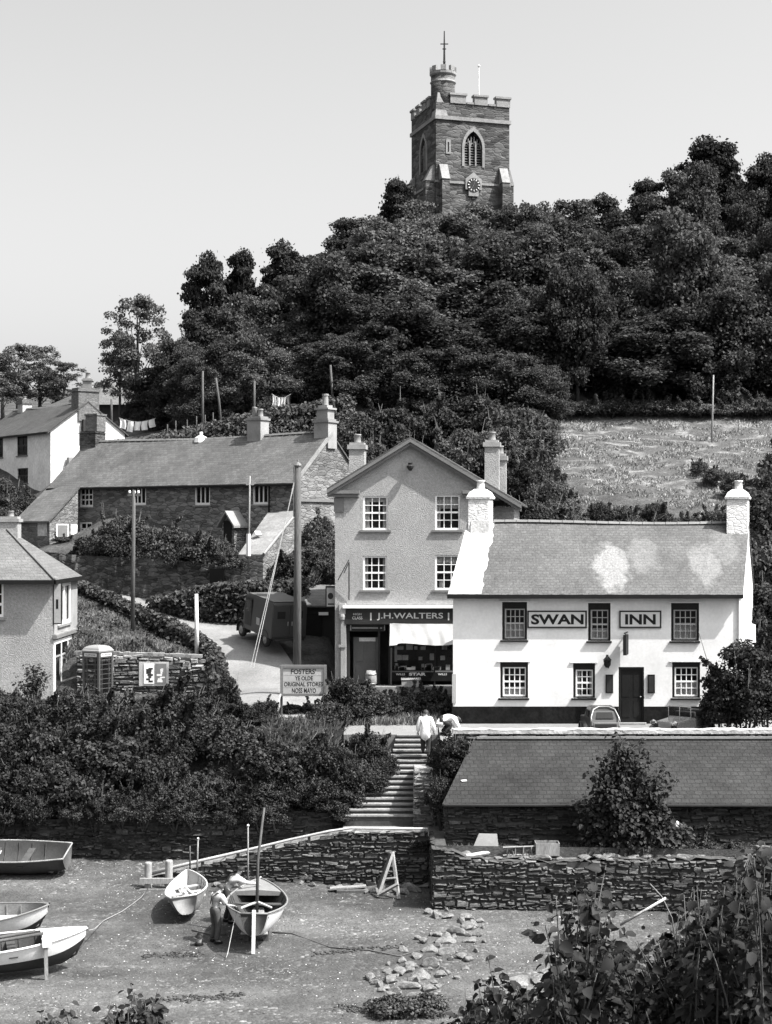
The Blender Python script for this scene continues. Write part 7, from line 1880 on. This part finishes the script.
SB = 'dense dark shrub in the overgrown bank above the beach retaining wall'; SG_ = 'shrubs of the overgrown bank'
for k in range(52):
    d = 57.5+4.0*(k+random.random())/52; px = -8+random.random()*((292 if d < 58.6 else 272)-5*(d-57.5))
    t_ = float(np.interp(d, [57.5, 58.8, 60.2, 61.5], [775, 742, 716, 696]))+random.uniform(-16, 14)
    if d > 60.6: t_ = max(t_, 690)+(14 if px > 215 else 0)
    bush(BU, px, t_, d, random.uniform(.8, 1.75), SB, SG_)
for k in range(15): bush(BU, -4+k*20+random.uniform(-6, 6), random.uniform(772, 794), 57.35, random.uniform(.7, 1.1), SB, SG_)
for k in range(13): bush(BU, -4+k*18.5+random.uniform(-5, 5), (686, 690, 693, 689, 687, 690, 688, 690, 692, 690, 692, 693, 697)[k]+random.uniform(-4, 5), 61.7, random.uniform(.7, 1.1), SB, SG_)
for k in range(12): bush(BU, -6+k*26+random.uniform(-11, 11), random.uniform(790, 803), 56.75, random.uniform(.45, .85), 'ragged ivy hanging over the face of the long beach retaining wall', 'ivy over the beach retaining wall', zb=random.uniform(1.7, 2.1))
for k in range(17): bush(BF, 552+k*15+random.uniform(-5, 5), random.uniform(398, 410)-(k*.3), 102.2, random.uniform(.9, 1.5), 'added dark shrub standing for shadow along the wood edge above the hay field', 'added shrubs shading the wood edge')  # shrubs added to stand in for the shadow below the canopy
for px, py, d, r, l in ((292, 702, 63.5, .5, 'dark shrub seen between the legs of the store sign'), (312, 703, 63.6, .55, 'dark shrub behind the right leg of the store sign'), (246, 700, 61.6, .6, 'ragged shrub at the foot of the lane'), (270, 697, 61.9, .55, 'small ragged shrub left of the store sign board')): bush(BU, px, py, d, r, l)
bush(BU, 228, 668, 62.2, .62, 'leafy shrub at the mouth of the lane left of the store sign', zb=4.9); bush(BU, 262, 698, 61.8, .6, 'low shrub beside the left leg of the store sign')
bush(BU, 196, 690, 62.2, .7, 'low rounded shrub below the white post and the quay wall')
SC = 'dark ivy clad shrub on the bank left of the stone steps'; SCG = 'shrubs left of the stone steps'
for px, py, d, r in ((330, 742, 58.2, 1.1), (352, 752, 57.6, .95), (318, 775, 57.3, 1.0), (345, 785, 57.0, .8), (300, 790, 57.2, 1.0), (365, 726, 59.0, 1.0), (378, 735, 58.6, .8), (285, 760, 57.8, 1.0), (332, 800, 56.9, .7), (372, 762, 57.8, .7)):
    bush(BU, px, py, d, r, SC, SCG)
for px, py, d, r, l in ((345, 672, 62.5, .95, 'feathery shrub right of the store sign below the shop'), (368, 684, 62.8, 1.0, 'rounded grey green shrub under the shop step'), (398, 690, 63.4, 1.0, 'low shrub under the shop window left of the white coated person'), (430, 690, 63.8, 1.15, 'low shrub behind the white coated person'), (330, 700, 61.5, .9, 'tangled shrub against the right leg of the store sign'), (318, 708, 63.9, .5, 'small shrub half hidden behind the store sign board')):
    bush(BH if py > 680 else BU, px, py, d, r, l)
bush(BU, 455, 728, 56.1, .85, 'shrub beside the pier at the head of the steps by the slate shed', zb=3.0); bush(BU, 439, 737, 57.5, .5, 'small shrub at the corner of the forecourt by the head of the steps', zb=3.3); bush(BU, 441, 768, 55.4, .6, 'narrow ivy shrub in the gap between the pier and the slate shed', zb=2.2)
# the big shrub before the shed: tall, with larger leaves
def spray(name, label, cat, base, tips, size, m, seed, stem=.02, nl=34, spread=.35, rt=.3, group=None):
    rn = random.Random(seed); rg = np.random.default_rng(seed); t = thing(name, label, cat, base, 0, group); base = Vector(base)
    mb = MB(); Cs = []; Ns = []; Ts = []
    for tip in tips:
        tip = Vector(tip); b = base+Vector((rn.uniform(-rt, rt), rn.uniform(-rt, rt), 0)); m_ = b.lerp(tip, .55)+Vector((rn.uniform(-.1, .1), rn.uniform(-.1, .1), .1))*(tip-b).length
        pts = []
        for k in range(9):
            u = k/8; pts.append((b*(1-u)+m_*u)*(1-u)+(m_*(1-u)+tip*u)*u)
        mb.tube(pts, [stem*(1-.8*k/8) for k in range(9)], 5)
        L = (tip-b).length
        for k in range(nl):
            u = rn.uniform(.25, 1.0); p = (b*(1-u)+m_*u)*(1-u)+(m_*(1-u)+tip*u)*u
            o_ = Vector((rn.gauss(0, 1), rn.gauss(0, 1), rn.gauss(0, .8)))*spread*(.5+.5*(1-u))
            Cs.append(p+o_); v = Vector((rn.gauss(0, .6), rn.gauss(0, .6)-.25, 1.0))+o_.normalized()*.5; Ns.append(v.normalized()); Ts.append(o_)
    mb.build('stems', M['bark'], t, True)
    C = np.array([tuple(c-base) for c in Cs]); Nn = np.array([tuple(n) for n in Ns]); T = np.array([tuple(x) for x in Ts])+rg.normal(0, .02, (len(Cs), 3))
    T = unit(T-Nn*np.sum(T*Nn, 1, keepdims=True)); B = np.cross(Nn, T); s = (size*rg.uniform(.55, 1.35, len(C)))[:, None]
    c1 = rg.uniform(.05, .28, (len(C), 1)); dr = rg.uniform(.0, .35, (len(C), 1))
    V_ = np.stack([C-T*s*.55, C, C+T*s*.6-Nn*s*dr, C-T*s*.28+B*s*.40+Nn*s*c1, C+T*s*.2+B*s*.36+Nn*s*(c1-dr*.3), C-T*s*.28-B*s*.40+Nn*s*c1, C+T*s*.2-B*s*.36+Nn*s*(c1-dr*.3)], 1)
    F_ = np.array([(0, 1, 3), (3, 1, 4), (4, 1, 2), (0, 5, 1), (5, 6, 1), (6, 2, 1)])
    f = (F_[None]+7*np.arange(len(C))[:, None, None]).reshape(-1, 3)
    me = raw_mesh('foliage', V_.reshape(-1, 3), f, m); o = bpy.data.objects.new('foliage', me); COL.objects.link(o); o.parent = t
    return t
_rs = random.Random(4)
spray('garden_shrub', 'loose shrub rising against the corner of the pebbledashed house', 'shrub', (PX(33, 62.9), 62.9, 4.9), [P(33+_rs.gauss(0, 9), 662+abs(_rs.gauss(0, 16)), 62.9+_rs.uniform(-.4, .4)) for _ in range(30)], .10, M['leaf_b'], 91, .015, 40, .14, .2)
random.seed(5)
tips = []
for k in range(64):
    px = random.gauss(628, 26); f = min(1, abs(px-622)/62); py = 738+f**1.3*95+random.random()**1.2*(95*(1-f)); tips.append(P(min(max(px, 578), 690), py, 51.9+random.uniform(-.5, .5)))
tips += [P(x, y, 51.8) for x, y in ((617, 733), (613, 745), (628, 748), (650, 752), (668, 768), (678, 780), (590, 770), (640, 742), (600, 755), (655, 775), (584, 800))]
spray('leafy_shrub', 'tall leafy shrub growing before the slate shed and hiding part of its roof', 'shrub', P(628, 862, 51.9), tips, .13, M['leaf_b'], 3, .03, 120, .27, .35)
for px, py, r, l in ((700, 838, .7, 'low plants along the shed wall right of the leafy shrub'), (740, 842, .75, 'low plants by the shed wall near the right edge')):
    bush(BU, px, py, 52.2, r, l, zb=1.9)
bush(BU, 418, 838, 54.2, .5, 'weeds hanging on the slipway wall above the trestle', zb=1.7); bush(BU, 345, 818, 56.6, .6, 'ivy at the foot of the bank beside the lowest step', zb=2.2)
# beside the inn, right edge
for px, py, d, r, zb, l in ((744, 626, 59.4, 1.65, 4.5, 'dark rounded shrub before the right end of the inn'), (768, 655, 59.0, 1.2, 4.7, 'dark shrub at the right edge before the inn'), (722, 664, 59.2, .9, 4.6, 'lower lobe of dark shrub beside the right hand inn window')):
    bush(BU, px, py, d, r, l, zb=zb)
for px, py, d, r, l in ((764, 470, 74, 2.1, 'tall dark shrub behind the right hand white chimney'), (775, 520, 71, 2.3, 'dark shrub right of the inn gable'), (768, 570, 68, 1.6, 'dark shrub low beside the inn gable'), (790, 440, 78, 2.5, 'tall dark shrub cut by the right edge below the field')):
    bush(BF, px, py, d, r, l)
FS_ = 'rough shrub on the bank between the inn roof and the hay field'
for px, py, d, r in ((535, 452, 82, 1.7), (548, 470, 80, 1.5), (560, 492, 79, 1.3), (530, 490, 78, 1.6), (520, 440, 86, 1.8), (600, 500, 79, .9), (625, 503, 78, .9), (655, 500, 78, 1.0), (690, 512, 77, 1.2), (720, 505, 77, 1.0), (580, 512, 77, 1.1), (640, 516, 76, 1.2), (745, 500, 76, 1.5), (615, 520, 75, 1.0), (715, 465, 86, .8), (700, 458, 88, .6), (735, 470, 84, .9)):
    bush(BF, px, py, d, r, FS_, 'shrubs between the inn roof and the hay field')
for px, py, d, r in ((400, 400, 96, 2.2), (440, 395, 97, 2.3), (480, 392, 97, 2.4), (520, 405, 95, 2.4), (360, 410, 96, 1.9), (500, 420, 90, 2.0), (410, 430, 90, 1.8), (540, 425, 91, 1.7), (462, 425, 90, 1.9), (372, 430, 90, 1.6)):
    bush(BF, px, py, d, r, 'thick dark shrub crowding behind the roof of the grey shop', 'shrubs behind the grey shop')
for px, py, d, r, l in ((112, 514, 82.3, 1.1, 'left'), (125, 506, 82.8, 1.25, ''), (148, 520, 82.0, 1.1, ''), (170, 524, 81.4, 1.2, ''), (196, 526, 80.8, 1.3, ''), (218, 534, 80.2, 1.1, ''), (100, 534, 83.2, .8, ''), (135, 540, 81.8, 1.1, ''), (183, 545, 80.6, 1.0, ''), (230, 548, 79.4, .8, '')):
    bush(BH, px, py, d, r, 'clipped leafy shrub of the garden hedge on top of the tall dark rubble wall', 'shrubs on the cottage garden wall', zb=10.3)
for px, py, d, r in ((275, 560, 80.2, 1.0), (292, 545, 80.6, 1.2), (315, 540, 81, 1.3), (332, 530, 82, 1.3), (282, 574, 79.0, .9), (262, 575, 79.2, .8), (322, 515, 84, 1.2), (338, 555, 80.2, 1.0), (300, 572, 79.4, .9)):
    bush(BH, px, py, d, r, 'shrub on the bank between the stone row and the garage', 'shrubs above the garage')
for px, py, d, r in ((8, 488, 97, 1.3), (30, 492, 97, 1.2), (14, 505, 95, 1.3), (2, 470, 99, 1.1), (44, 505, 95.5, .9)):
    bush(BH, px, py, d, r, 'garden shrub below the white cottage windows', 'shrubs below the white cottage')
for px, py, d, r, l in ((74, 545, 84.6, .8, 'small shrub by the outhouse door'), (88, 528, 84.4, 1.1, 'taller shrub between the outhouse and the garden hedge'), (98, 545, 83.6, 1.1, 'spreading shrub at the left end of the garden hedge'), (42, 556, 85, .9, 'low dark shrub under the outhouse eaves')): bush(BU, px, py, d, r, l, zb=9.4)
bush(BH, 63, 552, 88, .7, 'low shrub in front of the outhouse'); bush(BH, 24, 545, 90, 1.2, 'dark shrub left of the outhouse wall')
# garden hedge along the crest
hd_t = thing('garden_hedge', 'long clipped garden hedge running uphill behind the roof of the stone row', 'hedge', P(240, 430, 100))
rg = np.random.default_rng(77); top = lin((118, 443), (150, 437), (205, 425), (245, 413), (300, 404), (345, 397)); cl = []
for k in range(150):
    px = 118+230*k/149+rg.uniform(-2, 2); d = 100+rg.uniform(-.6, .6); p = P(px, top(px)+rg.uniform(6, 13), d); cl.append((tuple(p-hd_t.location), (rg.uniform(.5, .8), .7, rg.uniform(.45, .65))))
    p2 = p-Vector((0, .3, .8)); cl.append((tuple(p2-hd_t.location), (.7, .7, .6)))
    if px > 220: p3 = p2-Vector((0, .4, .9)); cl.append((tuple(p3-hd_t.location), (.8, .8, .7)))
C, Nn = cloud(cl, 26000, rg, .5, 1.05, .3, .6)
o = bpy.data.objects.new('foliage', leaves('foliage', C, Nn, .16, M['leaf_h'], 4)); COL.objects.link(o); o.parent = hd_t
# hedges bordering the lane
def hedge(name, label, path, n, size, m, seed, w_=.5, jit=.2):
    """path: (px, py of top, depth, height)"""
    rg = np.random.default_rng(seed); o0 = P(path[0][0], path[0][1], path[0][2]); t = thing(name, label, 'hedge', o0); cl = []
    T = np.linspace(0, len(path)-1, 26*len(path))
    for u in T:
        v = [float(np.interp(u, range(len(path)), [q[i] for q in path])) for i in range(4)]
        p = P(v[0], v[1], v[2])
        nz = max(1, int(v[3]/.35))
        for k in range(nz):
            cl.append((tuple(p-o0-Vector((rg.uniform(-jit, jit), rg.uniform(-jit, jit), .15+k*v[3]/nz))), (w_*rg.uniform(.6, 1), w_*rg.uniform(.7, 1), .35)))
    C, Nn = cloud(cl, n, rg, .4, 1.05, .35, .7)
    o = bpy.data.objects.new('foliage', leaves('foliage', C, Nn, size, m, seed)); COL.objects.link(o); o.parent = t
    return t
hedge('lane_hedge', 'low leaf grown wall curving along the near side of the lane above the grass bank', [(60, 574, 78.5, 1.0), (82, 585, 77.5, 1.3), (110, 597, 76.2, 1.3), (140, 610, 74.4, 1.3), (170, 622, 72.8, 1.2), (197, 636, 71.0, 1.2), (212, 650, 69.4, 1.2), (217, 664, 68.2, 1.4), (216, 680, 66.8, 1.2)], 22000, .13, M['leaf_h'], 31, .42, .15)
hedge('bank_hedge', 'thick dark hedge along the far side of the lane behind the van', [(158, 600, 78.7, .7), (175, 597, 78.3, 1.0), (200, 590, 77.9, 1.5), (225, 586, 77.6, 1.8), (250, 584, 77.4, 2.0), (272, 588, 77.6, 1.6), (300, 582, 78, 1.0)], 24000, .14, M['leaf_h'], 32, .6, .3)
# ---- grass
def grass(name, pts, hgt, m, seed, w_=.02, lean=.5, n=1):
    rg = np.random.default_rng(seed); P_ = np.asarray(pts, float); k = len(P_)
    a = rg.uniform(0, 6.28, k); h = hgt*rg.uniform(.5, 1.4, k); d = np.stack([np.cos(a), np.sin(a), np.zeros(k)], 1); s = np.stack([-np.sin(a), np.cos(a), np.zeros(k)], 1)*w_
    up = np.array([0, 0, 1.]); l = rg.uniform(.1, lean, k)[:, None]
    mid = P_+up*h[:, None]*.6+d*h[:, None]*l*.35; tip = P_+up*h[:, None]*(1-.35*l)+d*h[:, None]*l
    v = np.stack([P_-s, P_+s, mid+s*.8, tip, mid-s*.8], 1)
    me = raw_mesh(name, v.reshape(-1, 3), np.arange(k*5).reshape(k, 5), m)
    o = bpy.data.objects.new(name, me); COL.objects.link(o); return tag(o, kind='stuff')
def region(n, px0, px1, d0, d1, seed, cond=None):
    rg = np.random.default_rng(seed); d = rg.uniform(d0, d1, n); px = rg.uniform(px0, px1, n); x = (px-CX)/FPX*d
    if cond is not None: k = cond(px, d, x); d, x = d[k], x[k]
    return np.stack([x, d, heights(np.stack([x, d], 1))], 1)
def inbank(px, d, x):
    lim = np.interp(px, [60, 82, 110, 140, 170, 197, 212], [78, 77, 75.8, 74, 72.4, 70.7, 69.2])
    return (d < lim) & (wobble(x, d, 1.1)+.3 > -.45)
grass('bank_grass', region(42000, 66, 212, 69.0, 77.6, 1, inbank), .26, M['grass'], 2, .018)
# leafy weeds and pale blossom heads on the bank
pts = region(170, 66, 205, 69.2, 76.5, 5, inbank)
rg = np.random.default_rng(6)
Cw = np.repeat(pts, 12, 0)+rg.normal(0, .14, (len(pts)*12, 3)); Cw[:, 2] += .18
o = bpy.data.objects.new('bank_weeds', leaves('bank_weeds', Cw, unit(rg.normal(0, .6, Cw.shape)+np.array([0, 0, .9])), .11, M['leaf_h'], 8)); COL.objects.link(o); tag(o, kind='stuff')
grass('dry_grass', region(7500, 268, 336, 57.4, 61.2, 7), .55, M['hay'], 8, .016, .7)
pts = region(3500, 330, 440, 61.8, 64, 12); grass('verge_grass', pts, .3, M['grass'], 9, .016)
grass('field_grass', region(26000, 520, 800, 79, 101.5, 13, lambda px, d, x: wobble(x+1.5*np.sin(d*.4), d*1.6, .9)+.5*wobble(x, d, 2.7) > -.1), .15, M['hay'], 10, .03, .9)
grass('hill_grass', region(9000, 520, 800, 74, 80, 14), .4, M['grass'], 11, .03, .8)
rg = np.random.default_rng(3); x = rg.uniform(1.6, 13, 2600); y = rg.uniform(51.3, 52.8, 2600); k = wobble(x, y, 1.5) > .1
grass('terrace_grass', np.stack([x[k], y[k], np.full(k.sum(), 1.9)], 1), .2, M['grass'], 12, .012)
# ---- foreground thickets, close to the camera
random.seed(77)
def inpts(n, poly, d0, d1):
    out = []
    xs_ = [p[0] for p in poly]; ys_ = [p[1] for p in poly]
    while len(out) < n:
        x, y = random.uniform(min(xs_), max(xs_)), random.uniform(min(ys_), max(ys_)); c = False
        for (x0, y0), (x1, y1) in zip(poly, poly[1:]+poly[:1]):
            if (y0 > y) != (y1 > y) and x < (x1-x0)*(y-y0)/(y1-y0)+x0: c = not c
        if c: out.append(P(x, y, random.uniform(d0, d1)))
    return out
def thicket(label, px, d, poly, n, size, nl, seed, spread=.10, extra=(), dd=.7):
    b = Vector((PX(px, d), d+.1, 0)); b.z = float(nearz(b.x, b.y))-.05
    tips = inpts(n, poly, d-dd, d+dd)+[P(x, y, d) for x, y in extra]
    return spray('bramble_thicket', label, 'bramble', b, tips, size, M['leaf_f'], seed, .009, nl, spread, .25)
thicket('dense leafy bramble thicket filling the lower right corner close to the viewer', 690, 7.2, [(565, 1024), (575, 985), (610, 950), (640, 935), (672, 925), (680, 890), (700, 870), (725, 880), (745, 850), (790, 835), (790, 1060), (565, 1060)], 240, .040, 50, 51, .075)
thicket('bramble thicket with taller sprays at the right edge close to the viewer', 745, 6.6, [(690, 960), (700, 900), (720, 880), (750, 845), (800, 835), (800, 1040), (690, 1040)], 120, .040, 44, 52, .075)
thicket('loose bramble sprays reaching up before the terrace wall, left of the dense thicket', 590, 7.0, [(548, 1000), (545, 940), (560, 905), (590, 885), (625, 905), (630, 950), (600, 985), (640, 1030), (560, 1040)], 90, .046, 32, 53, .075, extra=((556, 895), (575, 880), (606, 865), (596, 872), (545, 925)))
thicket('bramble sprays along the bottom edge before the line of stones', 515, 7.6, [(455, 1024), (470, 992), (490, 965), (520, 985), (560, 975), (570, 1040), (455, 1045)], 80, .042, 32, 54, .05, extra=((487, 952), (465, 985)))
thicket('small broad leaved sprig at the bottom edge left of centre', 132, 7.4, [(100, 1024), (108, 1000), (125, 990), (150, 995), (165, 1000), (170, 1030), (100, 1040)], 60, .036, 24, 55, .05, extra=((131, 984), (158, 989), (110, 1000)), dd=.3)
thicket('low sprig at the bottom edge nearest the left corner', 55, 7.5, [(30, 1030), (40, 1010), (65, 1008), (80, 1022), (80, 1040), (35, 1040)], 26, .04, 14, 56, .05, dd=.3)
# weedy mound at the lower edge of the foreshore
rg = np.random.default_rng(66); mx_, my_ = MOUND; mnd = thing('weedy_mound', 'dark weed covered mound at the near end of the line of stones', 'mound', (mx_, my_, bz(mx_, my_)))
cl = [((rg.uniform(-.9, .9), rg.uniform(-.35, .35), rg.uniform(-.1, .18)), (rg.uniform(.2, .5), .3, rg.uniform(.15, .3))) for _ in range(26)]
C, Nn = cloud(cl, 7000, rg, .5, 1.05, .4, .6); o = bpy.data.objects.new('weed', leaves('weed', C, Nn, .06, M['seaweed'], 5)); COL.objects.link(o); o.parent = mnd
me_ = rock_mesh(77, 3); me_.materials[0] = M['seaweed']; o = bpy.data.objects.new('mound_core', me_); COL.objects.link(o); o.parent = mnd; o.scale = (1.0, .45, .3)
thicket('dark bramble thicket standing behind the nearer sprays in the lower right corner', 660, 8.4, [(545, 1000), (560, 950), (600, 925), (640, 945), (680, 915), (720, 895), (790, 870), (800, 1060), (520, 1060)], 190, .046, 44, 61, .07)
thicket('dark low bramble growth at the bottom edge right of the weedy mound', 500, 8.6, [(440, 1024), (470, 1000), (500, 985), (560, 990), (580, 1050), (440, 1050)], 80, .044, 34, 62, .06)
# two bare canes crossing before the wall
cn = thing('bare_cane', 'bare pale canes crossing before the terrace wall above the thicket', 'cane', P(640, 950, 7.0))
mb = MB(); mb.tube([P(620, 925, 7.0), P(666, 898, 7.0)], .006, 5); mb.build('pale_cane', M['wood_l'], cn, True)
mb = MB(); mb.tube([P(650, 884, 7.05), P(662, 897, 7.05), P(672, 918, 7.1), P(678, 960, 7.1)], .003, 5); mb.build('thin_cane', M['wood'], cn, True)
# the patterns the copies were made from stand nowhere in the place
for o in [o for o in bpy.data.objects if o.parent is None and o.location.z < -400]:
    for c in list(o.children_recursive): bpy.data.objects.remove(c)
    bpy.data.objects.remove(o)
